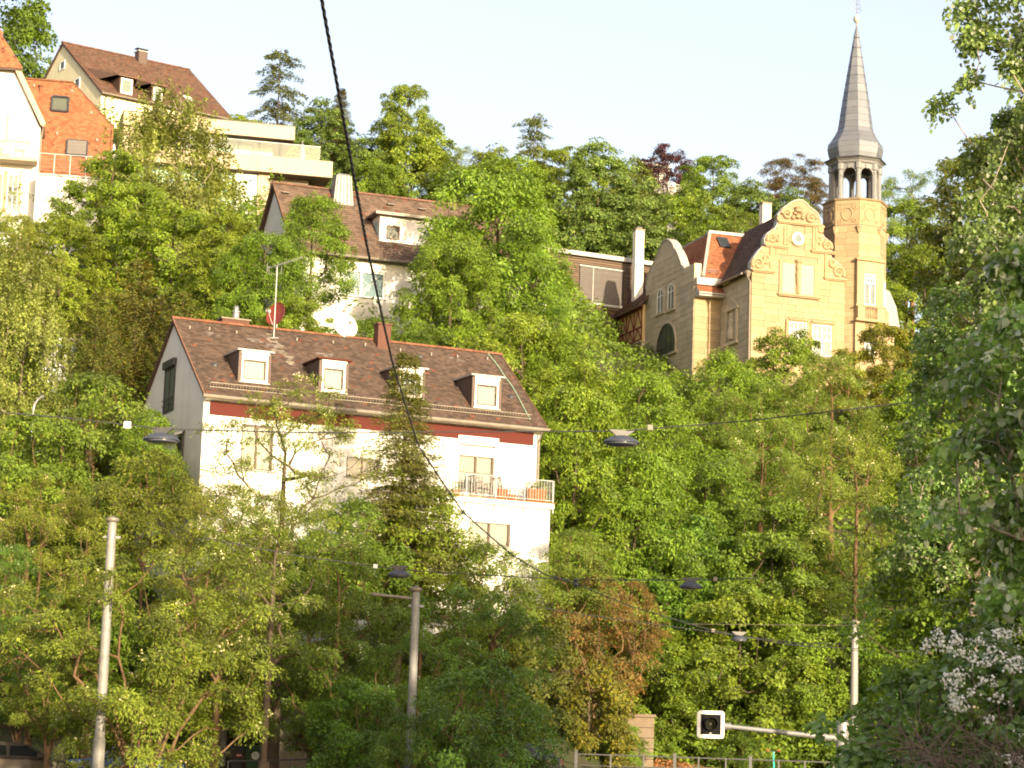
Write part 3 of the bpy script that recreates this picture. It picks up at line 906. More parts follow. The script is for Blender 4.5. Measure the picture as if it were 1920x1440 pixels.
for q in ((a - .12, a - .06), (b + .06, b + .12)): fr.box((q[0], -.05, c), (q[1], -.003, d + .30))
fr.box((a - .12, -.16, d + .02), (b + .12, -.003, d + .38))
fr.build('roller_casing', M['white_paint'], db)
window(h1, low, YB + .08, lights=2, blind=.16)
# roof: boards, tiles, ridge, verge
OV = .42; sl_ = RH / (DH + OV)
EE = E1                                                             # eave edge height; the roof plane meets the wall above it
E1r = E1 + OV * sl_
us1 = Vector((0, 1, sl_)).normalized()
n1 = Vector((0, -sl_, 1)).normalized()
re = Vector((-.12, -OV, EE + .02))
SL = (DH + OV) * math.sqrt(1 + sl_ ** 2)
deck = MB()
deck.prism([(-.12, -OV, EE), (-.12, DH, E1 + RH), (-.12, 2 * DH + OV, EE), (-.12, 2 * DH + OV, EE - .14), (-.12, DH, E1 + RH - .16), (-.12, -OV, EE - .14)], (LH + .24, 0, 0))
deck.build('roof', M['dark_wood'], h1)


def pick1(u, s, rng):
    f = s / SL
    streak = abs(u - (5.05 - .9 * f + 0.12 * math.sin(s * 5))) < .14 + .42 * max(0, f - .42) and .36 < f < .93
    if streak and rng.random() < .62: return 1
    for cu, cs in ((4.1, .76), (13.0, .86), (3.4, .80), (1.6, .83), (6.5, .70)):
        if abs(u - cu) < .34 and abs(s / SL - cs) < .022 and rng.random() < .6: return 2
    if rng.random() < .022: return 3
    return 0


tiled(h1, 'roof_tiles', [M['brown_tile'], M['bleached_tile'], M['grey_tile'], M['rust_tile']], re, (1, 0, 0), us1, LH + .24, SL, .20, .165, pick=pick1, seed=4)
tiled(h1, 'rear_roof_tiles', [M['brown_tile']], (LH + .12, 2 * DH + OV, EE + .02), (-1, 0, 0), (0, -1, sl_), LH + .24, SL, .20, .165, seed=5)
ridge(h1, (-.16, DH, E1 + RH + .03), (LH + .16, DH, E1 + RH + .03), 'ridge_clay')
for x in (-.15, LH + .12):
    MB().obox((x + .015, -OV, EE + .02), (x + .015, DH, E1 + RH + .05), .05, .10).build('verge_board', M['dark_ridge'], h1)
MB().box((.26, -.07, EE - .72), (LH - .34, -.003, EE - .18)).build('red_band', M['red_wood'], h1)
g = MB()
gz = EE - .04
for k in range(1):
    pts = [(-.2, -OV - .09, gz), (LH + .2, -OV - .09, gz - .03)]
    g.tube(pts, .085, 10)
g.build('gutter', M['gutter'], h1)
MB().box((-.05, -OV - .02, gz - .10), (LH + .05, -.003, gz - .02)).build('soffit', M['white_paint'], h1)
dp = MB(); dp.tube([(LH - .1, -OV - .09, gz), (LH - .1, -.12, gz - .5), (LH - .1, -.12, slab_z + .06)], .045, 8)
dp.build('downpipe', M['gutter'], h1)
# snow guards along the eave
sg = MB()
for u0, u1 in ((.35, 4.4), (5.6, LH - .35)):
    for hh in (.06, .27):
        p0 = re + us1 * .62 + n1 * hh
        sg.obox(p0 + Vector((u0, 0, 0)), p0 + Vector((u1, 0, 0)), .03, .025)
    k = u0
    while k <= u1:
        p0 = re + us1 * .62 + Vector((k, 0, 0))
        sg.obox(p0 + n1 * .05, p0 + n1 * .29, .025, .025, up=(1, 0, 0)); k += .13
sg = sg.build('snow_guard', M['gutter'], h1); sg['kind'] = 'stuff'
# little roof hooks and vents
for px, py in ((355, 618), (392, 620), (443, 627), (556, 640), (624, 645), (684, 650), (750, 660), (808, 668), (857, 672), (913, 676)):
    p = H1.hitp(px, py, re, n1)
    MB().box((p[0] - .03, p[1] - .06, p[2] + .02), (p[0] + .03, p[1] + .03, p[2] + .16)).build('roof_hook', M['hook'], h1)
for px, py in ((402, 686), (787, 670), (957, 746)):
    p = H1.hitp(px, py, re, n1)
    MB().lathe([(.17, -.05), (.16, .05), (.10, .12), (.03, .14)], tuple(p), 10).build('roof_vent', M['dark_metal'], h1)
# dormers
for k, (face, edge) in enumerate((((447, 660, 508, 720), 'pale_trim'), ((598, 676, 653, 738), 'red_wood'), ((742, 691, 797, 748), 'pale_trim'), ((885, 707, 940, 768), 'pale_trim'))):
    base = H1.hitp((face[0] + face[2]) / 2, face[3] + 1, re, n1)
    yf = base[1]
    a, b, c, d = H1.rect(face, 'y', yf)
    c = base[2] - .04
    yb = yf + (d - c) / sl_ + .12
    dm = MB()
    hole = (a + .14, b - .14, c + .16, d - .10)
    holed_wall(dm, a, b, c, d, [hole], y=yf, depth=.12)
    for x in (a, b):
        p = [(x, yf, c), (x, yb, d), (x, yf, d)]
        dm.face(p if x == a else p[::-1])
    dmo = dm.build('dormer', M['brown_clad'], h1)
    MB().prism([(a - .10, yf - .14, d + .005), (a - .10, yb, d + .03), (a - .10, yb, d + .10), (a - .10, yf - .14, d + .075)], (b - a + .20, 0, 0)).build('dormer_roof', [M[edge]], dmo)
    hx0, hx1, hz0, hz1 = hole
    fw = MB(); f = .07
    fw.box((hx0 - .0, yf - .02, hz0 - .04), (hx0 + f, yf + .05, hz1)); fw.box((hx1 - f, yf - .02, hz0 - .04), (hx1 + .0, yf + .05, hz1))
    fw.box((hx0 + f, yf - .02, hz0 - .04), (hx1 - f, yf + .05, hz0 + f)); fw.box((hx0 + f, yf - .02, hz1 - .24), (hx1 - f, yf + .05, hz1))
    fw.build('window_frame', M['white_paint'], dmo)
    fs = MB(); g0, g1, k0, k1 = hx0 + f, hx1 - f, hz0 + f, hz1 - .24; e = .055
    fs.box((g0, yf - .01, k0), (g0 + e, yf + .045, k1)); fs.box((g1 - e, yf - .01, k0), (g1, yf + .045, k1)); fs.box((g0 + e, yf - .01, k0), (g1 - e, yf + .045, k0 + e)); fs.box((g0 + e, yf - .01, k1 - e), (g1 - e, yf + .045, k1))
    fs.build('sash', M['window_brown'], dmo)
    MB().face([(hx0, yf + .04, hz0), (hx1, yf + .04, hz0), (hx1, yf + .04, hz1), (hx0, yf + .04, hz1)]).build('pane', M['glass'], dmo)
    MB().face([(hx0, yf + .11, hz0), (hx1, yf + .11, hz0), (hx1, yf + .11, hz1), (hx0, yf + .11, hz1)]).build('curtain', M['dormer_net'], dmo)
    MB().box((hx0 - .04, yf - .07, hz1 + .004), (hx1 + .04, yf + .02, hz1 + .085)).build('roller_box', M['white_paint'], dmo)
    MB().box((hx0 - .10, yf - .09, hz0 - .085), (hx1 + .10, yf - .003, hz0 - .044)).build('sill', M['pale_trim'], dmo)
# side window of the gable wall, with its dark roller box
a, b, c, d = H1.rect((309, 690, 328, 772), 'x', 0)
gw = MB()
gw.box((-.05, a, c), (.0, a + .09, d)); gw.box((-.05, b - .09, c), (.0, b, d)); gw.box((-.05, a + .09, c), (0, b - .09, c + .10)); gw.box((-.05, a + .09, d - .10), (0, b - .09, d)); gw.box((-.045, (a + b) / 2 - .04, c + .1), (0, (a + b) / 2 + .04, d - .1))
gw = gw.build('window', M['dark_metal'], h1); gw['label'] = 'dark framed window in the shaded gable wall'
MB().face([(-.02, b, c), (-.02, a, c), (-.02, a, d), (-.02, b, d)]).build('pane', M['clear_glass'], gw)
MB().face([(-.006, b, c), (-.006, a, c), (-.006, a, d), (-.006, b, d)]).build('curtain', M['curtain'], gw)
MB().box((-.16, a - .06, d - .02), (-.003, b + .06, d + .30)).build('roller_box', M['dark_metal'], gw)
for z in (c + .30, c + .55): MB().box((-.12, a, z), (-.09, b, z + .03)).build('guard_rail', M['dark_metal'], gw)
aw = H1.hit(340, 820, 'x', -.02)
q = MB(); q.prism([(-.02, aw[1] - .5, aw[2] + .25), (-.5, aw[1] - .5, aw[2] + .05), (-.5, aw[1] - .5, aw[2] - .02), (-.02, aw[1] - .5, aw[2] + .15)], (0, 1.0, 0)); q.box((-.10, aw[1] - .4, aw[2] - .9), (-.003, aw[1] + .4, aw[2] + .0))
q.build('side_window', M['dark_metal'], h1)
# balcony
x0 = xl0 + .3
MB().box((x0, YB - .16, slab_z - .26), (LH + .12, -.003, slab_z - .04)).build('balcony_slab', M['white_plaster'], h1)
MB().box((x0 - .02, YB - .20, slab_z - .037), (LH + .16, -.004, slab_z)).build('balcony_edge', M['terracotta'], h1)
rl = MB(); rz = slab_z + .95; yy = YB - .10
rl.obox((x0, yy, rz), (LH + .08, yy, rz), .04, .035); rl.obox((LH + .08, yy, rz), (LH + .08, -.05, rz), .04, .035)
rl.obox((x0, yy, slab_z + .09), (LH + .08, yy, slab_z + .09), .025, .025); rl.obox((LH + .08, yy, slab_z + .09), (LH + .08, -.05, slab_z + .09), .025, .025)
k = x0
while k < LH + .08:
    rl.box((k - .008, yy - .008, slab_z + .09), (k + .008, yy + .008, rz)); k += .13
k = yy
while k < -.05:
    rl.box((LH + .072, k - .008, slab_z + .09), (LH + .088, k + .008, rz)); k += .13
rl.build('railing', M['galvanised'], h1)
for x in np.linspace(x0 + .1, LH + .08, 5):
    MB().box((x - .025, yy - .03, slab_z - .45), (x + .025, yy + .02, rz)).build('railing_post', M['galvanised'], h1)
# chimneys
p = H1.hit(438, 612, 'y', DH + .5)
MB().box((p[0] - .62, DH + .2, E1 + RH - .5), (p[0] + .62, DH + .9, E1 + RH + .30)).build('chimney', M['brick'], h1).name = 'chimney'
ch = [o for o in h1.children if o.name.startswith('chimney')][0]
MB().box((p[0] - .68, DH + .14, E1 + RH + .303), (p[0] + .68, DH + .96, E1 + RH + .37)).build('chimney_cap', M['concrete'], ch)
MB().lathe([(.17, 0), (.15, .12), (.15, .30), (.19, .32), (.19, .38), (.11, .40), (.11, .52), (.13, .54), (.06, .62)], (p[0] + .10, DH + .55, E1 + RH + .373), 12).build('chimney_cowl', M['galvanised'], ch)
p = H1.hit(716, 640, 'y', DH - .35)
c2 = MB().box((p[0] - .30, DH - .65, E1 + RH - .8), (p[0] + .30, DH - .1, E1 + RH + .66)).build('chimney', M['brick'], h1)
MB().box((p[0] - .36, DH - .71, E1 + RH + .663), (p[0] + .36, DH - .04, E1 + RH + .74)).build('chimney_cap', M['brick'], c2)
# green cable lying over the right end of the roof
pts = [H1.hitp(x, y, re + n1 * .06, n1) for x, y in ((911, 658), (926, 676), (935, 688), (948, 708), (961, 725), (972, 745), (985, 770), (994, 786))]
tag(MB().tube([tuple(p) for p in pts], .022, 6).build('roof_cable', mat('green_cable', (.30, .46, .34), .6)), 'pale green cable running down the right end of the brown roof', 'cable').matrix_world = h1.matrix_basis

# things on the house: mast, dishes
p = H1.world(H1.hitp(513, 634, re, n1))
mast = thing('antenna_mast', 'thin aerial mast with comb shaped antenna rising above the brown roof ridge', 'antenna', p)
top = unp(515, 498, p.y); hm = float(top[2]) - p.z
MB().tube([(0, 0, -.05), (0, 0, hm)], .03, 8).build('mast', M['galvanised'], mast)
MB().box((-.22, -.12, -.03), (.22, .12, .02)).build('foot_plate', M['galvanised'], mast)
y_ = MB(); d0 = Vector((1.35, -.25, .42)).normalized(); p0 = Vector((-.42, .05, hm - .12))
y_.obox(p0, p0 + d0 * 1.6, .02, .02)
for k in range(14):
    c0 = p0 + d0 * (.35 + k * .105); y_.obox(c0 + Vector((0, 0, -.08)), c0 + Vector((0, 0, .08)), .009, .009)
for s in (-1, 1):
    y_.obox(p0 + Vector((0, 0, 0)), p0 + Vector((-.02, 0, s * .22)), .03, .02)
    y_.tube([(-.35 + .55 * (s + 1) / 2, 0, hm - .05), (-.35 + .55 * (s + 1) / 2, 0, hm - .36), (0, 0, hm - .40)], .014, 6)
y_.build('yagi_antenna', M['galvanised'], mast)


def dish(label, px, py, dia, y, mt, face, up):
    c = unp(px, py, y)
    t = thing('satellite_dish', label, 'satellite dish', c)
    R = dia / 2; prof = [(R * k / 6, .16 * R * (k / 6) ** 2) for k in range(7)]
    mb = MB()
    mb.lathe([(max(r, .01), z) for r, z in prof] + [(R * 1.02, .16 * R + .01), (R * 1.0, .16 * R - .02)] + [(max(r, .01), z - .03) for r, z in prof[::-1]], n=28)
    q = Vector(face).to_track_quat('Z', 'Y')
    mb.build('dish', M[mt], t, smooth=True).rotation_euler = q.to_euler()
    a = MB(); a.tube([(0, -R, .1), (0, -R * .6, .32), (0, -R * .1, .62 * R + .2)], .02, 6); a.box((-.07, -R * .1 - .07, .62 * R + .12), (.07, -R * .1 + .07, .62 * R + .3))
    a.build('feed_arm', M['pale_trim'], t).rotation_euler = q.to_euler()
    s = MB().tube([(0, .12, -up), (0, .10, -.15), tuple(-Vector(face).normalized() * .12)], .035, 8)
    s.build('bracket', M['galvanised'], t)
    return t


yr = H1.world((4.6, DH, E1 + RH)).y
dish('round rust red satellite dish behind the aerial mast on the roof ridge', 519, 590, 1.08, yr + .5, 'dish_red', (-.62, -.75, .22), 1.2)
dish('large white satellite dish above the ridge of the brown roof', 646, 612, 1.16, H1.world((7.4, DH, 0)).y + .3, 'dish_white', (.50, -.80, .30), 1.0)


# balcony furniture and pots
def at_balcony(px, py, y=-.7):
    q = H1.hit(px, py, 'y', y); return H1.world((q[0], y, slab_z))


def chair(label, px, yaw, m, y=-.7, high=.95):
    t = thing('garden_chair', label, 'chair', at_balcony(px, 930, y), yaw, 'chairs on the balcony')
    MB().box((-.24, -.24, .42), (.24, .24, .46)).build('seat', M[m], t)
    b_ = MB()
    for x in np.linspace(-.20, .20, 5): b_.obox((x, .23, .5), (x, .33, high), .05, .02)
    b_.obox((-.25, .335, high), (.25, .335, high), .03, .06)
    b_.build('backrest', M[m], t)
    for sx in (-1, 1):
        for sy_ in (-1, 1):
            MB().obox((sx * .22, sy_ * .22, 0), (sx * .22, sy_ * .22, .42), .035, .035).build('leg', M[m], t)
        MB().tube([(sx * .26, -.22, .45), (sx * .26, -.24, .66), (sx * .26, .27, .68)], .018, 6).build('armrest', M[m], t)


chair('black slatted chair at the left end of the balcony', 868, H1.yaw - 1.2, 'dark_metal')
chair('grey chair standing before the balcony door', 906, H1.yaw + .3, 'grey_blind', -.9)
chair('brown chair with curved arms behind the round flower tub on the balcony', 942, H1.yaw + 1.9, 'dark_wood')
chair('dark chair in the right corner of the balcony behind tall pots', 996, H1.yaw - 1.9, 'dark_metal', -.6)


def pot(name, label, px, r, h, y=-1.0, plant=True):
    t = thing(name, label, 'flower pot', at_balcony(px, 932, y), 0, 'flower pots on the balcony')
    MB().lathe([(r * .78, 0), (r, h * .8), (r * 1.08, h * .82), (r * 1.08, h), (r * .9, h), (r * .85, h * .85)], n=14).build('pot', M['terracotta'], t, smooth=False)
    if plant:
        rng = np.random.default_rng(int(px))
        C = np.array([[0, 0, h + .18]])
        V, Q, mi = sprays(rng, C, np.array([[0, 0, 1.]]), r * 1.1, 6, 10, r * .6, 1.0, .2, .13, .4)
        inst('plant', quads_mesh('pot_plant', V, Q, [LM['robinia']]), t)


pot('flower_tub', 'broad terracotta tub right of the balcony door', 940, .27, .46, plant=False)
pot('flower_pot', 'small low terracotta pot beside the broad tub', 958, .20, .26, plant=False)
for k, (px, s) in enumerate(((994, 'leftmost'), (1005, 'middle'), (1016, 'rightmost'))):
    pot('planter', 'tall terracotta planter, %s of three in the right balcony corner' % s, px, .19, .58, -1.05)
pot('flower_pot', 'green plant in a pot at the left end of the balcony', 853, .18, .26)
# ------------------------------------------------------------------ stone villa with curved gables and a spired tower
EV = 12.0
V = Site('villa', 'sandstone villa with curved gables and a tall grey spire on its round tower', 'villa', (15.10, 157.0, 34.40 - EV), .316)
vo = V.o
N_BLOCK = [0]
UB = {}


def stones(wall, o, ux, nrm, W, z0, z1, holes, mt='stone', span=None, course=.40, single=True, seed=0):
    """ashlar facing: separate blocks standing a little proud of the recessed joints"""
    rng = random.Random(seed); o, ux, nrm = Vector(o), Vector(ux).normalized(), Vector(nrm).normalized()
    if mt not in UB: UB[mt] = UNIT.mesh('stone_block', M[mt])
    ang = math.atan2(ux.y, ux.x)
    mass = MB(); z = z0
    n = max(1, round((z1 - z0) / course)); ch = (z1 - z0) / n
    for r in range(n):
        za, zb = z0 + r * ch, z0 + (r + 1) * ch; zm = (za + zb) / 2
        a, b = span(zm) if span else (0, W)
        iv = [(a, b)]
        for h in holes:
            if h[2] < zb - .05 and h[3] > za + .05:
                nv = []
                for p, q in iv:
                    if h[1] <= p or h[0] >= q: nv.append((p, q)); continue
                    if h[0] > p: nv.append((p, h[0]))
                    if h[1] < q: nv.append((h[1], q))
                iv = nv
        for p, q in iv:
            L = q - p
            if L < .1: continue
            k = max(1, round(L / .95)); cuts = [p] + [p + L * (i + rng.uniform(-.22, .22) + (.25 if r % 2 else 0) * (k > 2)) / k for i in range(1, k)] + [q]
            for u0, u1 in zip(cuts, cuts[1:]):
                t = .05 + rng.uniform(0, .012)
                c = o + ux * (u0 + u1) / 2 + nrm * (t / 2 - .02); c.z = zm
                w_, h_ = u1 - u0 - .018, zb - za - .018
                if single and N_BLOCK[0] < 300:
                    N_BLOCK[0] += 1
                    inst('stone_block', UB[mt], wall, c, (0, 0, ang), (w_, t, h_))
                else:
                    i = len(mass.v)
                    for sx, sn, sz in ((-1, -1, -1), (1, -1, -1), (1, 1, -1), (-1, 1, -1), (-1, -1, 1), (1, -1, 1), (1, 1, 1), (-1, 1, 1)):
                        p_ = c + ux * sx * w_ / 2 - nrm * sn * t / 2; mass.v.append((p_.x, p_.y, p_.z + sz * h_ / 2))
                    for q_ in ((0, 3, 2, 1), (4, 5, 6, 7), (0, 1, 5, 4), (1, 2, 6, 5), (2, 3, 7, 6), (3, 0, 4, 7)):
                        mass.f.append(tuple(i + j for j in q_)); mass.m.append(0)
    if mass.v:
        mm = mass.build('stone_facing', M['stone_mass' if mt == 'stone' else mt], wall); mm['kind'] = 'stuff'


def spiral(c, r, turns, axis_u, axis_v, flip=1, n=26, r0=.15, a0=0.0):
    return [tuple(Vector(c) + Vector(axis_u) * flip * (r * (r0 + (1 - r0) * k / n)) * math.cos(a0 + turns * 6.283 * k / n) + Vector(axis_v) * (r * (r0 + (1 - r0) * k / n)) * math.sin(a0 + turns * 6.283 * k / n)) for k in range(n + 1)]


UX, UZ = (1, 0, 0), (0, 0, 1)
hz = lambda px, py: V.hit(px, py, 'y', 0)
zz = lambda x, z: (1380 + x / 4.5, 360 + z / 4.5)                     # reading off an enlarged view of the gable
WV = 6.56
out_px = [(128, 655), (125, 600), (150, 555), (180, 510), (215, 470), (240, 455), (238, 400), (262, 352), (325, 312), (345, 280), (348, 240), (352, 195), (395, 140), (440, 108), (470, 84), (500, 72), (530, 67), (560, 70), (598, 98), (622, 130), (660, 155), (690, 182), (714, 240), (718, 285), (737, 318), (722, 352), (745, 385), (790, 422), (806, 470), (805, 505), (812, 556), (840, 590), (872, 612), (900, 655), (904, 690), (895, 720), (918, 745)]
outl = [hz(*zz(*p)) for p in out_px]
outl = [(q[0], 0.0, q[2]) for q in outl]
zl0, zr0 = outl[0][2], outl[-1][2]
gab = [(0.0, 0.0, 0.0), (WV, 0.0, 0.0), (WV, 0.0, zr0)] + outl[::-1] + [(0.0, 0.0, zl0)]
# gable sheet with thickness; side and back walls of the front wing
mb = MB().prism([(x, .02, z) for x, _, z in gab], (0, .42, 0))
mb.box((0.02, .44, 0), (.40, 4.9, EV - .05)); mb.box((WV - .4, .44, 0), (WV - .02, 12, EV - .05))
fw = mb.build('front_gable_wall', M['joint'], vo)
wins = [V.rect((1467, 493, 1490.5, 552), 'y', 0), V.rect((1500.5, 497, 1525.5, 555.5), 'y', 0)]
lows = [V.rect((1479, 604, 1512, 668), 'y', 0), V.rect((1522.5, 610, 1558, 668), 'y', 0)]
pts = np.array([(p[0], p[2]) for p in outl])


def span(z):
    if z < zl0: return 0.0, WV
    xs_ = []
    for (xa, _, za), (xb, _, zb) in zip(outl, outl[1:]):
        if (za - z) * (zb - z) <= 0 and za != zb: xs_.append(xa + (xb - xa) * (z - za) / (zb - za))
    if z < zr0: xs_.append(WV)
    return (min(xs_) + .06, max(xs_) - .06) if len(xs_) > 1 else (0, 0)


rc_ = hz(*zz(522, 393))
blockholes = [(a - .28, b + .28, c - .10, d + .16) for a, b, c, d in wins + lows] + [(rc_[0] - .48, rc_[0] + .48, rc_[2] - .5, rc_[2] + .5)]
ztop = hz(*zz(530, 285))[2]
stones(fw, (0, 0, 0), UX, (0, -1, 0), WV, 5.2, ztop, blockholes, span=span, seed=3)
# ledges
for (a, b), nm in ((((128, 655), (325, 672)), 0), (((735, 722), (930, 742)), 0), (((238, 442), (437, 464)), 0), (((625, 490), (832, 515)), 0), (((345, 238), (722, 288)), 0), (((345, 853), (708, 893)), 0), (((440, 1068), (602, 1086)), 0), (((632, 1090), (826, 1112)), 0)):
    p, q = hz(*zz(*a)), hz(*zz(*b)); z = (p[2] + q[2]) / 2
    MB().box((p[0], -.22, z - .085), (q[0], -.045, z + .045)).box((p[0] + .06, -.15, z - .16), (q[0] - .06, -.046, z - .088)).build('ledge', M['stone_trim'], fw, bevel=.02)
# volutes of the gable steps and pediment relief
rel = MB()
rel_list = [((185, 605), .52, 1.6, 1), ((250, 560), .36, -1.4, 1), ((300, 392), .42, 1.6, 1), ((345, 380), .28, -1.3, 1), ((765, 455), .42, 1.6, -1), ((700, 400), .30, -1.3, -1), ((862, 680), .52, 1.6, -1), ((815, 600), .32, -1.3, -1), ((425, 188), .45, 1.5, 1), ((632, 222), .45, 1.5, -1), ((715, 320), .28, 1.4, -1), ((440, 395), .2, 1, 1)]
for c, r, tn, fl in rel_list:
    q = hz(*zz(*c))
    b_ = MB().tube(spiral((q[0], -.05, q[2]), r * .8, tn, UX, UZ, fl), [.07 + .065 * k / 26 for k in range(27)], 7)
    b_.build('scroll_relief', M['stone_trim'], fw)
fig = MB()
for c, r, h in (((520, 150), .30, .42), ((520, 205), .24, .36), ((480, 215), .18, .3), ((562, 215), .18, .3), ((495, 180), .16, .2), ((550, 175), .16, .2)):
    q = hz(*zz(*c)); fig.lathe([(r * .3, -h * .5), (r * .8, -h * .3), (r * .75, 0), (r, h * .25), (r * .4, h * .5)], (q[0], -.05, q[2]), 8)
fig.build('pediment_relief', M['stone_trim'], fw)['kind'] = 'stuff'
for x_, z0_, z1_ in ((408, 455, 290), (430, 455, 290), (650, 490, 300), (672, 495, 300), (290, 650, 470), (752, 720, 520)):
    a, b = hz(*zz(x_, z0_)), hz(*zz(x_, z1_))
    MB().box((a[0] - .08, -.12, a[2] + .07), (a[0] + .08, -.046, b[2])).build('pilaster', M['stone_trim'], fw)
# parapet caps along the curved edge (pale lead)
for k0, k1 in ((0, 4), (5, 10), (11, 23), (24, 29), (30, len(outl) - 1)):
    cap = MB()
    for k in range(k0, k1):
        p, q = Vector(outl[k]), Vector(outl[k + 1])
        cap.obox(p + Vector((0, .22, .02)), q + Vector((0, .22, .02)), .52, .05)
    cap.build('parapet_cap', M['pale_trim'], fw)['kind'] = 'stuff'
# round window
ring = MB(); n = 24
for r0, r1, y0_, m_ in ((.42, .52, -.10, 1), (.26, .42, -.07, 0)):
    for k in range(n):
        t0, t1 = 6.2832 * k / n, 6.2832 * (k + 1) / n
        P_ = lambda r, t, y: (rc_[0] + r * math.cos(t), y, rc_[2] + r * math.sin(t))
        ring.face([P_(r0, t0, y0_), P_(r1, t0, y0_), P_(r1, t1, y0_), P_(r0, t1, y0_)], m_)
        ring.face([P_(r1, t0, y0_), P_(r1, t0, .02), P_(r1, t1, .02), P_(r1, t1, y0_)], m_)
        ring.face([P_(r0, t0, .0), P_(r0, t0, y0_), P_(r0, t1, y0_), P_(r0, t1, .0)], m_)
ro = ring.build('round_window', [M['white_paint'], M['stone_trim']], vo)
MB().face([(rc_[0] + .27 * math.cos(t * .2618), -.02, rc_[2] + .27 * math.sin(t * .2618)) for t in range(24)]).build('pane', M['clear_glass'], ro)
MB().face([(rc_[0] + .27 * math.cos(t * .2618), -.008, rc_[2] + .27 * math.sin(t * .2618)) for t in range(24)]).build('curtain', M['sheer'], ro)
# paired upper windows with closed cream blinds and a carved pier between
for r in wins:
    a, b, c, d = r
    f = MB().box((a - .26, -.10, c), (a - .003, -.03, d + .14)).box((b + .003, -.10, c), (b + .26, -.03, d + .14)).box((a - .003, -.10, d), (b + .003, -.03, d + .14))
    f = f.build('blind_window', M['stone_trim'], vo); f['label'] = 'tall window closed by a cream blind'
    q = MB(); nn = 30
    for k in range(nn):
        z0_ = c + (d - c) * k / nn; z1_ = c + (d - c) * (k + 1) / nn
        q.face([(a, -.05, z0_), (b, -.05, z0_), (b, -.035, z1_), (a, -.035, z1_)])
    q.build('blind', M['cream_blind'], f)
pc = hz(*zz(520, 700))
MB().lathe([(.10, -1.25), (.10, -.9), (.16, -.5), (.20, 0), (.15, .25), (.20, .5), (.14, .72), (.22, .8), (.24, .95)], (pc[0], -.14, pc[2]), 10).build('carved_pier', M['stone_trim'], fw)


def grid_window(parent, r, y, cols, rows, split, nm='window'):
    """white window: small panes over tall lights"""
    a, b, c, d = r; f = .06; zs_ = c + (d - c) * split
    m = MB()
    m.box((a, y - .03, c), (a + f, y + .05, d)); m.box((b - f, y - .03, c), (b, y + .05, d)); m.box((a + f, y - .03, c), (b - f, y + .05, c + f)); m.box((a + f, y - .03, d - f), (b - f, y + .05, d))
    m.box((a + f, y - .034, zs_ - .05), (b - f, y + .046, zs_ + .05))
    m.box(((a + b) / 2 - .05, y - .03, c + f), ((a + b) / 2 + .05, y + .05, zs_ - .05))
    for k in range(1, cols):
        x = a + (b - a) * k / cols; m.box((x - .022, y - .02, zs_ + .05), (x + .022, y + .04, d - f))
    for k in range(1, rows):
        z = zs_ + (d - zs_) * k / rows
        xs_ = [a + f] + [a + (b - a) * j / cols for j in range(1, cols)] + [b - f]
        for j in range(cols):
            m.box((xs_[j] + (.022 if j else 0), y - .018, z - .022), (xs_[j + 1] - (.022 if j < cols - 1 else 0), y + .038, z + .022))
    w_ = m.build(nm, M['white_paint'], parent)
    if parent.parent: w_ = parent                                    # inside a bay the panes stay on the bay's own level
    MB().face([(a, y + .02, c), (b, y + .02, c), (b, y + .02, d), (a, y + .02, d)]).build('pane', M['glass'], w_)
    MB().face([(a, y + .049, c), (b, y + .049, c), (b, y + .049, d), (a, y + .049, d)]).build('curtain', M['sheer'], w_)
    return w_


for r in lows:
    grid_window(vo, r, -.03, 4, 2, .52)
    a, b, c, d = r
    MB().box((a - .24, -.12, c), (a - .004, -.046, d + .14)).build('window_jamb', M['stone_trim'], fw)
    MB().box((b + .004, -.12, c), (b + .24, -.046, d + .14)).build('window_jamb', M['stone_trim'], fw)
# roof of the front wing
AX = (outl[16][0]); RZ = V.hit(1437, 432, 'x', AX)[2]
RZ = EV + 4.7
sl2 = (RZ - EV) / AX
deck2 = MB().prism([(-.35, .45, EV - .05), (AX, .45, RZ), (WV + .3, .45, EV - .05), (WV + .3, .45, EV - .2), (AX, .45, RZ - .2), (-.35, .45, EV - .2)], (0, 11, 0)).build('wing_roof', M['dark_wood'], vo)
us2 = Vector((AX + .35, 0, RZ - EV + .05)).normalized()
tiled(vo, 'wing_roof_tiles', [M['brown_tile'], M['rust_tile']], (-.35, 11.4, EV - .04), (0, -1, 0), us2, 10.9, (AX + .35) / us2.x, .20, .17, seed=8, pick=lambda u, s, r: 1 if r.random() < .05 else 0)
g = MB().tube([(-.45, .5, EV - .10), (-.45, 5.2, EV - .08)], .075, 8).build('gutter', M['gutter'], vo)
MB().tube([(-.30, .30, EV - .12), (-.12, -.06, EV - .7), (-.12, -.06, 3)], .06, 8).build('downpipe', M['gutter'], vo)
MB().lathe([(.10, -.3), (.16, -.1), (.2, 0), (.2, .1), (.1, .12)], (-.2, .1, EV - .1), 8).build('rain_hopper', M['gutter'], vo)
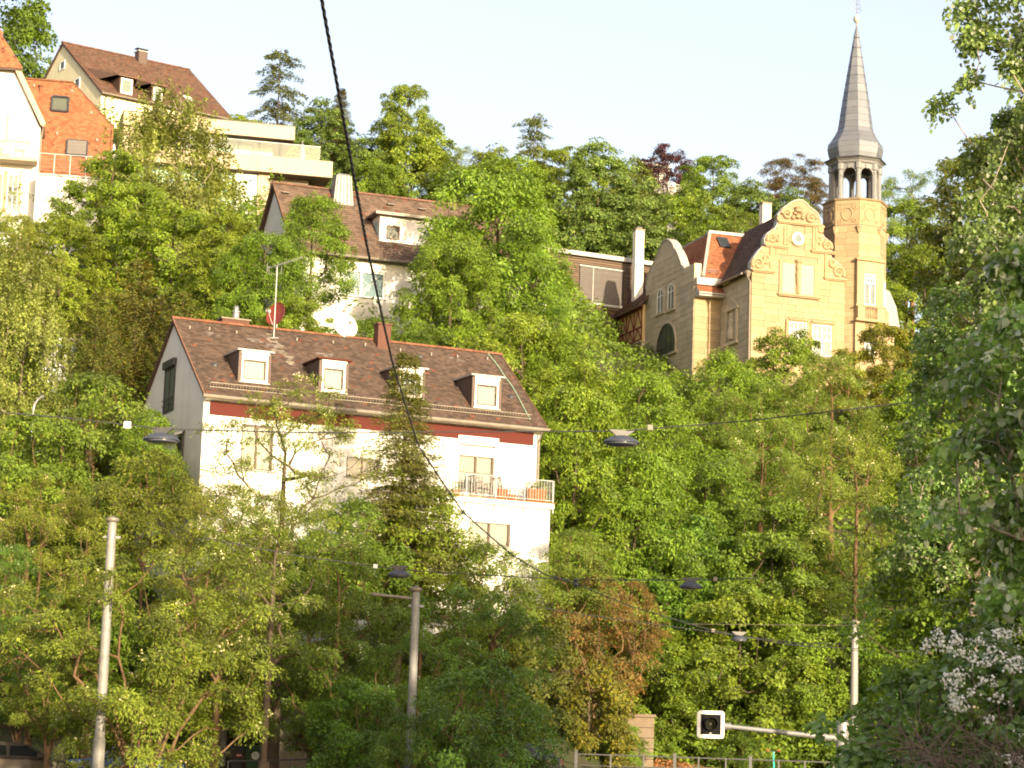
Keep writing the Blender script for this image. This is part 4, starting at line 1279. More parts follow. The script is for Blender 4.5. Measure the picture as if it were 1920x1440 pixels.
# shaded side wall with its pedimented niche
sw = MB().box((-.0, .45, 0), (.02, 4.9, EV - .12)).build('side_wall', M['stone_grey'], vo)
hx = lambda px, py: V.hit(px, py, 'x', -.04)
ni = [hx(1363, 580), hx(1385, 573), hx(1363, 640), hx(1385, 628)]
nb = (min(ni[0][1], ni[1][1]), max(ni[0][1], ni[1][1])); nz0, nz1 = ni[3][2] - .3, ni[0][2] - .25
stones(sw, (0, 4.9, 0), (0, -1, 0), (-1, 0, 0), 4.45, 4.4, EV - .2, [], mt='stone_grey', single=False, seed=5)
nc = (nb[0] + nb[1]) / 2
nm_ = MB(); x_ = -.05
nm_.box((x_ - .14, nb[0], nz0), (x_, nb[0] + .22, nz1)); nm_.box((x_ - .14, nb[1] - .22, nz0), (x_, nb[1], nz1))
nm_.box((x_ - .18, nb[0] - .15, nz1 + .002), (x_, nb[1] + .15, nz1 + .16)); nm_.box((x_ - .18, nb[0] - .1, nz0 - .2), (x_, nb[1] + .1, nz0 - .004))
nm_.prism([(x_ - .16, nb[0] - .12, nz1 + .165), (x_ - .16, nc, nz1 + .75), (x_ - .16, nb[1] + .12, nz1 + .165)], (.16, 0, 0))
nm_.prism([(x_ - .20, nb[0] - .16, nz1 + .165), (x_ - .20, nc, nz1 + .85), (x_ - .20, nc, nz1 + .74), (x_ - .20, nb[0] + .0, nz1 + .165)], (.19, 0, 0))
nm_.lathe([(.3, -.9), (.34, -.5), (.22, 0), (.3, .3), (.16, .5), (.2, .75), (.08, .9)], (x_ - .02, nc, (nz0 + nz1) / 2), 10)
nm_.build('niche', M['stone_grey'], vo)
nl = V.hit(1358, 640, 'x', -.04)

# recessed block with the orange roof
YR = 4.9; XW = V.hit(1302, 560, 'y', YR)[0]
rw = MB().box((XW, YR, 0), (-.02, YR + .4, EV - .35)).build('recess_wall', M['joint'], vo)
stones(rw, (XW, YR, 0), UX, (0, -1, 0), -.02 - XW, 4.0, EV - .6, [], seed=6)
hr = lambda px, py, y: V.hit(px, py, 'y', y)
el, er = hr(1297, 512, YR - .35), hr(1352, 527, YR - .35)
tl, tr_ = hr(1331, 438, YR + 3.4), hr(1412, 447, YR + 3.4)
ez = (el[2] + er[2]) / 2; tz = (tl[2] + tr_[2]) / 2
P0 = Vector((XW + .47, YR - .35, ez)); us3 = Vector((0, 3.75, tz - ez)).normalized(); S3 = math.hypot(3.75, tz - ez)
hipx = tl[0] - XW - .47
W3 = tr_[0] + 1.0 - XW - .57
MB().prism([(XW + .47, YR - .35, ez - .02), (XW + .47 + W3, YR - .35, ez - .02), (XW + .47 + W3, YR + 3.4, tz - .02), (tl[0], YR + 3.4, tz - .02)], (0, .1, -.12)).build('mansard_roof', M['dark_wood'], vo)
tiled(vo, 'mansard_tiles', [M['orange_tile'], M['rust_tile']], P0, UX, us3, W3, S3, .19, .16, clip=lambda u, s: u > hipx * s / S3 and u < W3 and True, seed=9, pick=lambda u, s, r: 1 if r.random() < .03 else 0)
# its left hip slope
ql = Vector((tl[0], YR + 3.4, tz)); dn = Vector((XW + .47, YR - .35, ez))
MB().prism([tuple(dn), tuple(ql), (tl[0], YR + 9, tz), (XW + .47, YR + 9, ez)], (.08, 0, -.1)).build('hip_roof', M['dark_wood'], vo)
us4 = Vector((tl[0] - XW - .47, 0, tz - ez)).normalized()
tiled(vo, 'hip_tiles', [M['orange_tile'], M['rust_tile']], (XW + .47, YR + 9, ez + .01), (0, -1, 0), us4, 9.35, math.hypot(tl[0] - XW - .47, tz - ez), .19, .16, seed=10, clip=lambda u, s: (9.35 - u) > 3.75 * s / math.hypot(tl[0] - XW - .47, tz - ez), pick=lambda u, s, r: 1 if r.random() < .05 else 0)
MB().obox(dn + Vector((0, 0, .08)), ql + Vector((0, 0, .08)), .20, .07).build('hip_flashing', M['pale_trim'], vo)
MB().box((tl[0] - .1, YR + 3.3, tz + .02), (tr_[0] + 1.2, YR + 3.9, tz + .22)).build('roof_edge', M['pale_trim'], vo)
MB().box((tl[0] - .05, YR + 3.9, tz - .2), (tr_[0] + 1.2, YR + 9, tz + .1)).build('flat_roof', M['zinc'], vo)
q0, q1 = hr(1350, 525, YR - .3), hr(1402, 449, YR + 3.3)
MB().obox((-.42, YR - .3, EV + .06), tuple(Vector((tr_[0] - .15, YR + 3.3, tz + .02))), .26, .05).build('valley_flashing', M['pale_trim'], vo)
sgp = MB()
p0 = P0 + us3 * .55; nn3 = Vector(UX).cross(us3).normalized()
for hh in (.08, .26): sgp.obox(p0 + nn3 * hh + Vector((.35, 0, 0)), p0 + nn3 * hh + Vector((-XW - .9, 0, 0)), .03, .025)
for k in range(7): sgp.obox(p0 + nn3 * .06 + Vector((.35 + k * .14, 0, 0)), p0 + nn3 * .28 + Vector((.35 + k * .14, 0, 0)), .03, .02, up=(1, 0, 0))
sgp = sgp.build('snow_guard', M['zinc'], vo); sgp['kind'] = 'stuff'
# skirt roof below
sk0 = hr(1302, 545, YR - .75); skz0 = hr(1325, 549, YR - .75)[2]; skz1 = skz0 + .62
MB().prism([(XW + .02, YR - .8, skz0), (XW + .02, YR - .05, skz1), (XW + .02, YR - .05, skz0 - .2), (XW + .02, YR - .8, skz0 - .2)], (-XW - .08, 0, 0)).build('skirt_roof', M['pale_trim'], vo)
tiled(vo, 'skirt_tiles', [M['orange_tile']], (XW + .04, YR - .83, skz0 + .01), UX, (0, .75, .62), -XW - .1, .98, .19, .16, seed=11)
MB().tube([(XW - .05, YR - .88, skz0 - .03), (-.06, YR - .88, skz0 - .03)], .07, 8).build('gutter', M['pale_trim'], vo)
MB().box((XW + .02, YR - .35, skz1 + .003), (-.1, YR - .03, ez - .03)).build('eave_board', M['pale_trim'], vo)
# skylight in the orange roof
sk = V.hitp(1356, 457, tuple(P0), tuple(nn3)); t = MB()
c0 = Vector(sk); 
t.obox(c0 - us3 * .55 + nn3 * .09, c0 + us3 * .55 + nn3 * .09, .78, .14, up=tuple(nn3)); so = t.build('skylight', M['dark_metal'], vo)
MB().face([tuple(c0 + Vector((sx * .30, 0, 0)) + us3 * sy_ * .45 + nn3 * .17) for sx, sy_ in ((-1, -1), (1, -1), (1, 1), (-1, 1))]).build('pane', M['clear_glass'], so)

# shaded side gable with curved outline, facing left
xg = XW; hg = lambda px, py: V.hit(px, py, 'x', xg)
g3 = lambda x, y: (1080 + x / 3, 280 + y / 3)
gp = [(612, 668), (598, 655), (590, 630), (580, 600), (566, 572), (556, 560), (546, 535), (532, 518), (515, 508), (498, 515), (484, 535), (474, 560), (464, 585), (455, 610), (440, 640), (425, 670), (412, 700), (402, 740), (396, 790)]
go = [hg(*g3(*p)) for p in gp]
go = [(xg, q[1], q[2]) for q in go]
yb = go[-1][1]
poly = [(xg, YR, 0), (xg, YR, go[0][2])] + go + [(xg, yb, 0)]
gw_ = MB().prism(poly, (.45, 0, 0)).build('side_gable_wall', M['stone_grey'], vo)


def gspan(z):
    if z < go[0][2] and z < go[-1][2]: return 0.02, yb - YR
    ys_ = []
    for p, q in zip(go, go[1:]):
        if (p[2] - z) * (q[2] - z) <= 0 and p[2] != q[2]: ys_.append(p[1] + (q[1] - p[1]) * (z - p[2]) / (q[2] - p[2]))
    if z < go[0][2]: ys_.append(YR)
    if z < go[-1][2]: ys_.append(yb)
    return (min(ys_) - YR + .1, max(ys_) - YR - .1) if len(ys_) > 1 else (0, 0)


w1 = V.rect((1234.5, 541, 1246, 587), 'x', xg); w2_ = V.rect((1254.5, 532, 1266, 580), 'x', xg); big = V.rect((1234, 607, 1268, 665), 'x', xg)
stones(gw_, (xg - .0, YR, 0), (0, 1, 0), (-1, 0, 0), yb - YR, 4.0, max(p[2] for p in go) - 1.0, [(a - YR - .1, b - YR + .1, c - .1, d + .05) for a, b, c, d in (w1, w2_, big)], mt='stone_grey', span=gspan, single=False, seed=12)
cp = MB()
for p, q in zip(go, go[1:]):
    cp.obox(Vector(p) + Vector((.22, 0, .03)), Vector(q) + Vector((.22, 0, .03)), .60, .09)
cp.build('parapet_cap', M['pale_trim'], gw_)


def arched(parent, r, x, mt, lights, nm):
    """round headed window in a wall facing -x"""
    a, b, c, d = r; R = (b - a) / 2; yc = (a + b) / 2; zc = d - R; n = 12
    arc = [(yc + R * math.cos(math.pi * k / n), zc + R * math.sin(math.pi * k / n)) for k in range(n + 1)]
    m = MB(); f = .16
    o_ = [(yc + (R + f) * math.cos(math.pi * k / n), zc + (R + f) * math.sin(math.pi * k / n)) for k in range(n + 1)]
    for k in range(n):
        m.face([(x - .09, *arc[k]), (x - .09, *arc[k + 1]), (x - .09, *o_[k + 1]), (x - .09, *o_[k])])
        m.face([(x - .09, *o_[k]), (x - .09, *o_[k + 1]), (x, *o_[k + 1]), (x, *o_[k])])
    m.box((x - .09, b, c), (x, b + f, zc)); m.box((x - .09, a - f, c), (x, a, zc)); m.box((x - .14, a - f - .1, c - .14), (x, b + f + .1, c - .002))
    s_ = m.build(nm, M['stone_grey'], parent)
    fr_ = MB()
    for k in range(n): fr_.obox((x - .065, arc[k][0] * .985 + yc * .015, arc[k][1] - .03), (x - .065, arc[k + 1][0] * .985 + yc * .015, arc[k + 1][1] - .03), .05, .09)
    for k in range(lights + 1):
        y = a + .04 + (b - a - .08) * k / lights
        fr_.box((x - .07, y - .03, c), (x - .03, y + .03, zc + math.sqrt(max(0, R * R - (y - yc) ** 2)) - .05))
    fr_.box((x - .068, a + .05, zc - .03), (x - .034, b - .05, zc + .03))
    fr_.build('window_frame', M[mt], s_)
    MB().face([(x - .052, b, c), (x - .052, a, c)] + [(x - .052, *p) for p in arc[::-1]]).build('pane', M['clear_glass'], s_)
    MB().face([(x - .03, b, c), (x - .03, a, c)] + [(x - .03, *p) for p in arc[::-1]]).build('room_wall', M['room' if lights > 2 else 'curtain'], s_)


arched(vo, w1, xg - .03, 'white_paint', 2, 'arched_window'); arched(vo, w2_, xg - .03, 'white_paint', 2, 'arched_window'); arched(vo, big, xg - .03, 'dark_metal', 4, 'arched_window')
# roof running back from the side gable and the half-timbered wing
XT = xg - .25; ht = lambda px, py: V.hit(px, py, 'x', XT)
tA, tB, tC, tD = ht(1210, 572), ht(1133, 607), ht(1210, 640), ht(1140, 668)
ty0, ty1 = tA[1], tB[1]; tz1 = (tA[2] + tB[2]) / 2; tz0 = tz1 - 2.45
tw_ = MB().box((XT, yb + .02, 0), (XT + .3, ty1, tz0 - .1)).build('lower_wing_wall', M['stone_grey'], vo)
MB().box((XT - .12, yb, tz0 - .1), (XT + .25, ty1 + .1, tz0 + .02)).build('wing_ledge', M['stone_grey'], vo)
ti = MB().box((XT + .02, yb + .02, tz0 + .02), (XT + .25, ty1, tz1 + .1)).build('timbered_wall', M['timber_fill'], vo)
L_ = ty1 - yb; nb_ = 5


def beam(p, q, w=.17): MB().obox((XT + .01, p[0], p[1]), (XT + .01, q[0], q[1]), w * .8, .05, up=(1, 0, 0)).build('timber_beam', M['timber_red'], ti)


beam((yb, tz0 + .12), (ty1, tz0 + .12), .2); beam((yb, tz1 - .1), (ty1, tz1 - .1), .2); beam((yb, tz0 + 1.0), (ty1, tz0 + 1.0), .16)
for k in range(nb_ + 1):
    y = yb + .1 + (L_ - .2) * k / nb_; st = (L_ - .2) / nb_
    beam((y, tz0 + .22), (y, tz0 + .92)); beam((y, tz0 + 1.08), (y, tz1 - .2))
    if k < nb_:
        beam((y + .12, tz0 + .25), (y + st * .48, tz0 + .9), .12); beam((y + st - .12, tz0 + .25), (y + st * .52, tz0 + .9), .12)
        beam((y + st * .5, tz1 - .25), (y + .14, tz0 + 1.12), .12); beam((y + st * .5, tz1 - .25), (y + st - .14, tz0 + 1.12), .12)
rt = ht(1217, 500)
RW = 4.6; rz1 = tz1 + 4.3
usw = Vector((RW, 0, rz1 - tz1)).normalized(); Sw = math.hypot(RW, rz1 - tz1)
MB().prism([(XT - .5, yb - .6, tz1), (XT - .5 + RW, yb - .6, rz1), (XT - .5 + RW, yb - .6, rz1 - .2), (XT - .5, yb - .6, tz1 - .18)], (0, L_ + 1.2, 0)).build('side_wing_roof', M['dark_wood'], vo)
tiled(vo, 'side_wing_tiles', [M['mid_tile'], M['rust_tile']], (XT - .5, yb + L_ + .6, tz1 + .01), (0, -1, 0), usw, L_ + 1.2, Sw, .20, .17, seed=13, pick=lambda u, s, r: 1 if r.random() < .2 else 0)
nw = Vector((0, -1, 0)).cross(usw).normalized()
for py_ in ((1163, 566), (1178, 558), (1193, 548)):
    c0 = Vector(V.hitp(*py_, (XT - .5, yb, tz1), tuple(nw)))
    t = MB().obox(c0 - usw * .6 + nw * .08, c0 + usw * .6 + nw * .08, .85, .12, up=tuple(nw)).build('skylight', M['zinc'], vo)
    MB().face([tuple(c0 + Vector((0, sx * .34, 0)) + usw * sy_ * .5 + nw * .15) for sx, sy_ in ((1, -1), (-1, -1), (-1, 1), (1, 1))]).build('pane', M['clear_glass'], t)
# chimneys
for (px, py, w_, top, y_) in ((1196, 500, .62, 434, yb - 1.0 + 4), (1434.5, 420, .62, 384, 8.5)):
    q = V.hit(px, py, 'y', y_); zt = V.hit(px, top, 'y', y_)[2]
    c_ = MB().box((q[0] - w_ / 2, y_ - .3, zt - 5.5), (q[0] + w_ / 2, y_ + .3, zt)).build('chimney', M['pale_plaster'], vo)
    MB().box((q[0] - w_ / 2 - .06, y_ - .36, zt + .003), (q[0] + w_ / 2 + .06, y_ + .36, zt + .12)).build('chimney_cap', M['concrete'], c_)
    if px < 1300: MB().box((q[0] - .2, y_ - .2, zt + .123), (q[0] + .2, y_ + .2, zt + .3)).build('chimney_pot', M['dark_metal'], c_)
    else: MB().tube([(q[0] + .2, y_, zt + .12), (q[0] + .2, y_, zt + 1.5)], .025, 6).build('lightning_rod', M['dark_metal'], c_)

# ------------------------------------------------------------------ tower
cy = 1.55
RT = 62 / 29.75
cpx = V.hit(1601, 560, 'y', cy)[0]
TZ = lambda py: V.hit(1602, py, 'y', cy - RT * .9)[2]
# vertices of the octagon: one edge turned straight to the viewer
A0 = -math.pi / 2 - V.yaw + .02 * 0
z_c = TZ(373)
tb = MB().lathe([(RT - .03, 0), (RT - .03, z_c)], n=8, a0=A0).build('tower_shaft', M['joint'], vo)
tb.location = (cpx, cy, 0)
ap = RT * math.cos(math.pi / 8); fwid = 2 * RT * math.sin(math.pi / 8)
zb0 = TZ(596) - 4.0
tw1 = None
for k in range(8):
    a = A0 + math.pi / 8 + k * math.pi / 4
    n_ = Vector((math.cos(a), math.sin(a), 0)); u_v = Vector((-math.sin(a), math.cos(a), 0))
    o_ = n_ * (ap - .03) - u_v * fwid / 2
    holes = []
    stones(tb, o_, u_v, n_, fwid, zb0 if k in (0, 7) else TZ(540), z_c - 1.75, holes, seed=20 + k, single=k in (0, 6, 7), course=.41)
    # carved cartouche band under the belfry
    MB().obox(o_ + u_v * .02 + Vector((0, 0, z_c - .85)) + n_ * .0, o_ + u_v * (fwid - .02) + Vector((0, 0, z_c - .85)), .10, 1.62).build('frieze_panel', M['stone_trim'], tb)
    cc = n_ * (ap + .03) + Vector((0, 0, z_c - .95))
    b_ = MB()
    b_.tube([tuple(cc + u_v * .36 * math.cos(t * .5236) + Vector((0, 0, .42 * math.sin(t * .5236)))) for t in range(13)], .05, 6)
    for su, sz in ((-.52, .45), (.52, .45), (-.52, -.45), (.52, -.45)):
        b_.tube(spiral(tuple(cc + u_v * su + Vector((0, 0, sz))), .18, 1.2, tuple(u_v), UZ, 1 if su < 0 else -1, n=12), .035, 5)
    b_.obox(tuple(cc + u_v * -.62 + Vector((0, 0, .68))), tuple(cc + u_v * .62 + Vector((0, 0, .68))), .06, .05)
    b_.build('cartouche', M['stone_trim'], tb)['kind'] = 'stuff'
    v0 = Vector((math.cos(a - math.pi / 8), math.sin(a - math.pi / 8), 0)) * RT
    MB().lathe([(.05, -.35), (.13, -.2), (.17, 0), (.22, .12), (.12, .2)], tuple(v0 + Vector((0, 0, z_c - 1.95))), 7).build('corner_corbel', M['stone_trim'], tb)
MB().lathe([(RT - .02, z_c - .04), (RT + .10, z_c), (RT + .16, z_c + .08), (RT + .02, z_c + .13), (RT - .4, z_c + .16)], n=8, a0=A0).build('cornice', M['stone_trim'], tb)
# bay at the foot of the tower: window, balustrade, lower window
a_f = A0 + math.pi / 8 + 0 * math.pi / 4                             # face to the right of the viewer's edge
bay = thing('bay', None, None); bay.parent = vo
nf = Vector((math.cos(a_f), math.sin(a_f), 0)); uf = Vector((-math.sin(a_f), math.cos(a_f), 0))
bay.location = Vector((cpx, cy, 0)) + nf * (ap + .02); bay.rotation_euler = (0, 0, math.atan2(uf.y, uf.x))
bay.name = 'window_bay'
w_z = (TZ(570), TZ(512)); hw = .44
zsh = TZ(489)
fr_ = MB()
fr_.box((-fwid * .62, -.16, TZ(600)), (-hw - .004, .02, zsh)); fr_.box((hw + .004, -.16, TZ(600)), (fwid * .62, .02, zsh)); fr_.box((-hw - .004, -.16, w_z[1] + .004), (hw + .004, .02, zsh))
fr_.build('bay_wall', M['stone_mass'], bay)
MB().box((-fwid * .70, -.30, zsh + .003), (fwid * .66, .02, zsh + .16)).build('bay_cornice', M['stone_trim'], bay, bevel=.02)
grid_window(bay, (-hw, hw, *w_z), -.06, 4, 2, .70)
zb = TZ(572); zbl = TZ(598)
MB().box((-fwid * .72, -.34, zb - .12), (fwid * .70, -.165, zb)).build('balustrade_rail', M['stone_trim'], bay)
MB().box((-fwid * .72, -.38, zbl - .16), (fwid * .70, -.1, zbl)).build('balustrade_base', M['stone_trim'], bay)
for k in range(5):
    x = -.34 + k * .17; h_ = zb - .12 - zbl
    MB().lathe([(.05, 0), (.05, h_ * .08), (.035, h_ * .15), (.07, h_ * .4), (.03, h_ * .75), (.05, h_ * .9), (.05, h_)], (x, -.26, zbl), 8).build('baluster', M['stone_trim'], bay)
for s in (-1, 1):
    MB().box((s * .45 if s > 0 else -fwid * .62, -.30, zbl + .002), (fwid * .62 if s > 0 else -.45, -.166, zb - .122)).build('balustrade_panel', M['stone_mass'], bay)
MB().box((-fwid * .64, -.02, TZ(700)), (fwid * .64, .02, zbl - .165)).build('bay_foot', M['stone_mass'], bay)
grid_window(bay, (-.38, .40, TZ(668), TZ(621)), -.08, 3, 2, .5)
# narrow side window of the next face
a_s = A0 + math.pi / 8 + math.pi / 4; ns = Vector((math.cos(a_s), math.sin(a_s), 0)); us_ = Vector((-math.sin(a_s), math.cos(a_s), 0))
sb = thing('side_bay', None, None); sb.parent = vo; sb.location = Vector((cpx, cy, 0)) + ns * (ap + .02); sb.rotation_euler = (0, 0, math.atan2(us_.y, us_.x))
grid_window(sb, (-.36, .36, TZ(568), TZ(518)), -.05, 3, 2, .7)
MB().box((-fwid * .5, -.2, TZ(600)), (fwid * .5, .02, TZ(572))).build('side_bay_parapet', M['stone_mass'], sb)
# belfry: posts, arches, cornice
RB = 1.72; zB0 = z_c + .165; zB1 = V.hit(1602, 303, 'y', cy - RB * .9)[2]
bf = MB()
apb = RB * math.cos(math.pi / 8); fb = 2 * RB * math.sin(math.pi / 8)
bel = thing('belfry', None, None); bel.parent = vo; bel.location = (cpx, cy, 0)
for k in range(8):
    av = A0 + k * math.pi / 4
    p = Vector((math.cos(av), math.sin(av), 0)) * (RB - .14)
    MB().lathe([(.22, 0), (.22, .22), (.17, .26), (.15, zB1 - zB0 - .45), (.23, zB1 - zB0 - .38), (.23, zB1 - zB0)], (p.x, p.y, zB0), 8, a0=av).build('belfry_post', M['belfry_paint'], bel)
    a = av + math.pi / 8; n_ = Vector((math.cos(a), math.sin(a), 0)); u_v = Vector((-math.sin(a), math.cos(a), 0))
    hw_ = fb / 2 - .22; zr_ = zB1 - .28 - hw_
    m = MB(); N_ = 10
    top_ = zB1
    arc = [(-hw_ * math.cos(math.pi * j / N_), zr_ + hw_ * math.sin(math.pi * j / N_)) for j in range(N_ + 1)]
    P_ = lambda s, z, d: tuple(n_ * (apb - .08 - d) + u_v * s + Vector((0, 0, z)))
    for d in (0, .22):
        for j in range(N_):
            q = [P_(arc[j][0], arc[j][1], d), P_(arc[j + 1][0], arc[j + 1][1], d), P_(arc[j + 1][0], top_, d), P_(arc[j][0], top_, d)]
            m.face(q if d else q[::-1])
    for j in range(N_): m.face([P_(*arc[j], 0), P_(*arc[j + 1], 0), P_(*arc[j + 1], .22), P_(*arc[j], .22)])
    for s in (-1, 1):
        for w0, w1_ in ((hw_, hw_ + .10),):
            i = [P_(s * w0, zB0, 0), P_(s * w1_, zB0, 0), P_(s * w1_, top_, 0), P_(s * w0, top_, 0)]
            m.face(i if s > 0 else i[::-1]); m.face([P_(s * w0, zB0, 0), P_(s * w0, zB0, .22), P_(s * w0, zr_, .22), P_(s * w0, zr_, 0)])
    m.build('belfry_arch', M['belfry_paint'], bel)
    MB().prism([P_(-.12, top_ - .02, -.06), P_(.12, top_ - .02, -.06), P_(.085, zr_ + hw_ - .06, -.06), P_(-.085, zr_ + hw_ - .06, -.06)], tuple(n_ * -.07)).build('keystone', M['belfry_paint'], bel)
MB().lathe([(RB - .55, zB0 + .02), (RB - .3, zB0 + .05)], n=8, a0=A0).build('belfry_floor', M['zinc'], bel)
MB().lathe([(RB - .02, zB1 + .004), (RB + .06, zB1 + .06), (RB + .10, zB1 + .16), (RB + .24, zB1 + .26), (RB + .26, zB1 + .36), (RB - .2, zB1 + .42)], n=8, a0=A0).build('belfry_cornice', M['belfry_paint'], bel)
MB().lathe([(RB - .1, zB1 - .02), (.05, zB1 - .0)], n=8, a0=A0).build('belfry_ceiling', M['dark_wood'], bel)
g_ = MB(); g_.tube([tuple(Vector((math.cos(A0 + k * math.pi / 4), math.sin(A0 + k * math.pi / 4), 0)) * (RB + .30) + Vector((0, 0, zB1 + .34))) for k in range(9)], .055, 6); g_.build('belfry_gutter', M['dark_metal'], bel)
# curved spire clad in metal sheets, each sheet standing on its own
prof_px = [(292, 47), (283, 49.5), (271, 52), (262, 51), (252, 43), (244, 37), (236, 33), (224, 31.2), (212, 29.4), (199, 27.5), (185, 25.4), (170, 22.9), (155, 20.3), (139, 17.6), (123, 14.8), (106, 11.8), (88, 8.7), (70, 5.6), (50, 1.6)]
sp = thing('spire', None, None); sp.parent = vo; sp.location = (cpx, cy, 0)
TA = lambda py, r: V.hit(1602, py, 'y', cy - r * .85)[2]
prof = [(w_ / 28.1, TA(py, w_ / 28.1)) for py, w_ in prof_px]
prof[0] = (prof[0][0], zB1 + .43)
MB().lathe([(max(r - .04, .01), z) for r, z in prof], n=8, a0=A0).build('spire_core', M['dark_metal'], sp)
for i in range(len(prof) - 1):
    (r0, z0_), (r1, z1_) = prof[i], prof[i + 1]
    a, b = A0, A0 + math.pi / 4
    e = .02
    lap = .018
    q = [Vector((math.cos(a) * (r0 + lap), math.sin(a) * (r0 + lap), z0_)), Vector((math.cos(b) * (r0 + lap), math.sin(b) * (r0 + lap), z0_)), Vector((math.cos(b) * r1, math.sin(b) * r1, z1_)), Vector((math.cos(a) * r1, math.sin(a) * r1, z1_))]
    c_ = (q[0] + q[1] + q[2] + q[3]) / 4
    sh = [c_ + (v_ - c_) * (1 - e / max(.3, r0)) for v_ in q]
    nn_ = (q[1] - q[0]).cross(q[3] - q[0]).normalized()
    me = MB().prism([tuple(v_ - nn_ * .03) for v_ in sh][::-1], tuple(nn_ * .03)).mesh('spire_sheet', M['slate_metal'])
    for k in range(8): inst('spire_sheet', me, sp, rot=(0, 0, k * math.pi / 4))
zt = TA(50, 0)
MB().lathe([(.04, 0), (.05, .25), (.12, .30), (.21, .45), (.225, .55), (.19, .70), (.07, .82), (.03, .9)], (0, 0, zt), 12).build('finial_ball', M['pale_trim'], sp, smooth=True)
fv = MB(); fv.tube([(0, 0, zt + .8), (0, 0, zt + 2.3)], .02, 6)
for s in (-1, 1):
    for k, (w_, z_) in enumerate(((.28, 1.25), (.20, 1.6), (.34, 1.0))):
        fv.tube([(0, 0, zt + z_), (s * w_ * .7, 0, zt + z_ + .02), (s * w_, 0, zt + z_ + .22), (s * w_ * .5, 0, zt + z_ + .34), (0, 0, zt + z_ + .30)], .016, 5)
fv.build('finial_ironwork', M['slate_metal'], sp)
# string of bulbs across the arches
for k in (7, 0):
    a = A0 + math.pi / 8 + k * math.pi / 4; n_ = Vector((math.cos(a), math.sin(a), 0)); u_v = Vector((-math.sin(a), math.cos(a), 0))
    st = MB().tube([tuple(n_ * (apb + .02) + u_v * (s * .6) + Vector((0, 0, zB0 + 1.75 - .28 * (1 - s * s) + .1 * s))) for s in np.linspace(-1, 1, 9)], .012, 5)
    st.build('bulb_string', M['dark_metal'], bel)
# small wing at the right with curved awning roof
q = V.hit(1668, 560, 'y', 3.0)
MB().box((q[0] - 1.2, 3.0, 0), (q[0] + .35, 7, q[2] - 2.2)).build('rear_wing_wall', M['stone_mass'], vo)
MB().prism([(q[0] - .8, 2.6, q[2] + .6), (q[0] - .2, 2.6, q[2] + .4), (q[0] + .3, 2.6, q[2] - .6), (q[0] + .55, 2.6, q[2] - 1.9), (q[0] + .1, 2.6, q[2] - 2.0), (q[0] - .8, 2.6, q[2] - 2.0)], (0, 3, 0)).build('rear_wing_roof', M['zinc'], vo)
# ------------------------------------------------------------------ upper white house with brown roof (right above the first)
o_ = unp(552, 470, 135.0); EB = 9.0
B = Site('house', 'upper white house with brown roof and metal chimney, right behind the aerial mast', 'house', (o_[0], 135.0, o_[2] - EB), .36)
bo = B.o
DB = 4.6; RBz = B.hit(497, 342, 'y', DB)[2]; xr = B.hit(497, 342, 'y', DB)[0]
LB = 15.0; slb = (RBz - EB) / (DB + .4)
wb = V_ = B.rect((633, 507, 722, 557), 'y', 0)
bd = B.rect((800, 536, 842, 582), 'y', 0)
m = MB(); holed_wall(m, 0, LB, 0, EB + .25, [wb, bd])
m.face([(0, 2 * DB, 0), (0, 0, 0), (0, 0, EB + .25), (0, DB, RBz - .05), (0, 2 * DB, EB + .25)])
m.face([(LB, 0, 0), (LB, 2 * DB, 0), (LB, 2 * DB, EB + .25), (LB, DB, RBz - .05), (LB, 0, EB + .25)])
m.face([(LB, 2 * DB, 0), (0, 2 * DB, 0), (0, 2 * DB, EB + .25), (LB, 2 * DB, EB + .25)])
m.build('wall', M['white_plaster'], bo)
MB().prism([(-.2, -.4, EB), (-.2, DB, RBz), (-.2, 2 * DB + .4, EB), (-.2, 2 * DB + .4, EB - .16), (-.2, DB, RBz - .18), (-.2, -.4, EB - .16)], (LB + .4, 0, 0)).build('roof', M['dark_wood'], bo)
usb = Vector((0, 1, slb)).normalized(); SB = (DB + .4) * math.sqrt(1 + slb * slb)
tiled(bo, 'roof_tiles', [M['dusty_tile'], M['rust_tile']], (-.2, -.4, EB + .02), UX, usb, LB + .4, SB, .26, .24, seed=31, lift=.05, pick=lambda u, s, r: 1 if r.random() < .03 else 0)
ridge(bo, (-.2, DB, RBz + .03), (LB + .2, DB, RBz + .03), 'dark_ridge', .4, .13)
MB().obox((-.22, -.4, EB + .0), (-.22, DB, RBz + .03), .05, .16).build('verge_board', M['dark_ridge'], bo)
MB().obox((-.22, 2 * DB + .4, EB + .0), (-.22, DB, RBz + .03), .05, .16).build('verge_board', M['dark_ridge'], bo)
MB().tube([(-.2, -.5, EB - .05), (LB + .2, -.5, EB - .07)], .08, 8).build('gutter', M['gutter'], bo)
window(bo, wb, .08, frame='white_paint', lights=2, net='reflection_wall_blue', label='wide bluish window in the white wall', fw=.09)  # the curtain sheet here holds the sky's reflection as colour
window(bo, bd, .08, frame='window_brown', lights=2, name='balcony_door', sill=False)
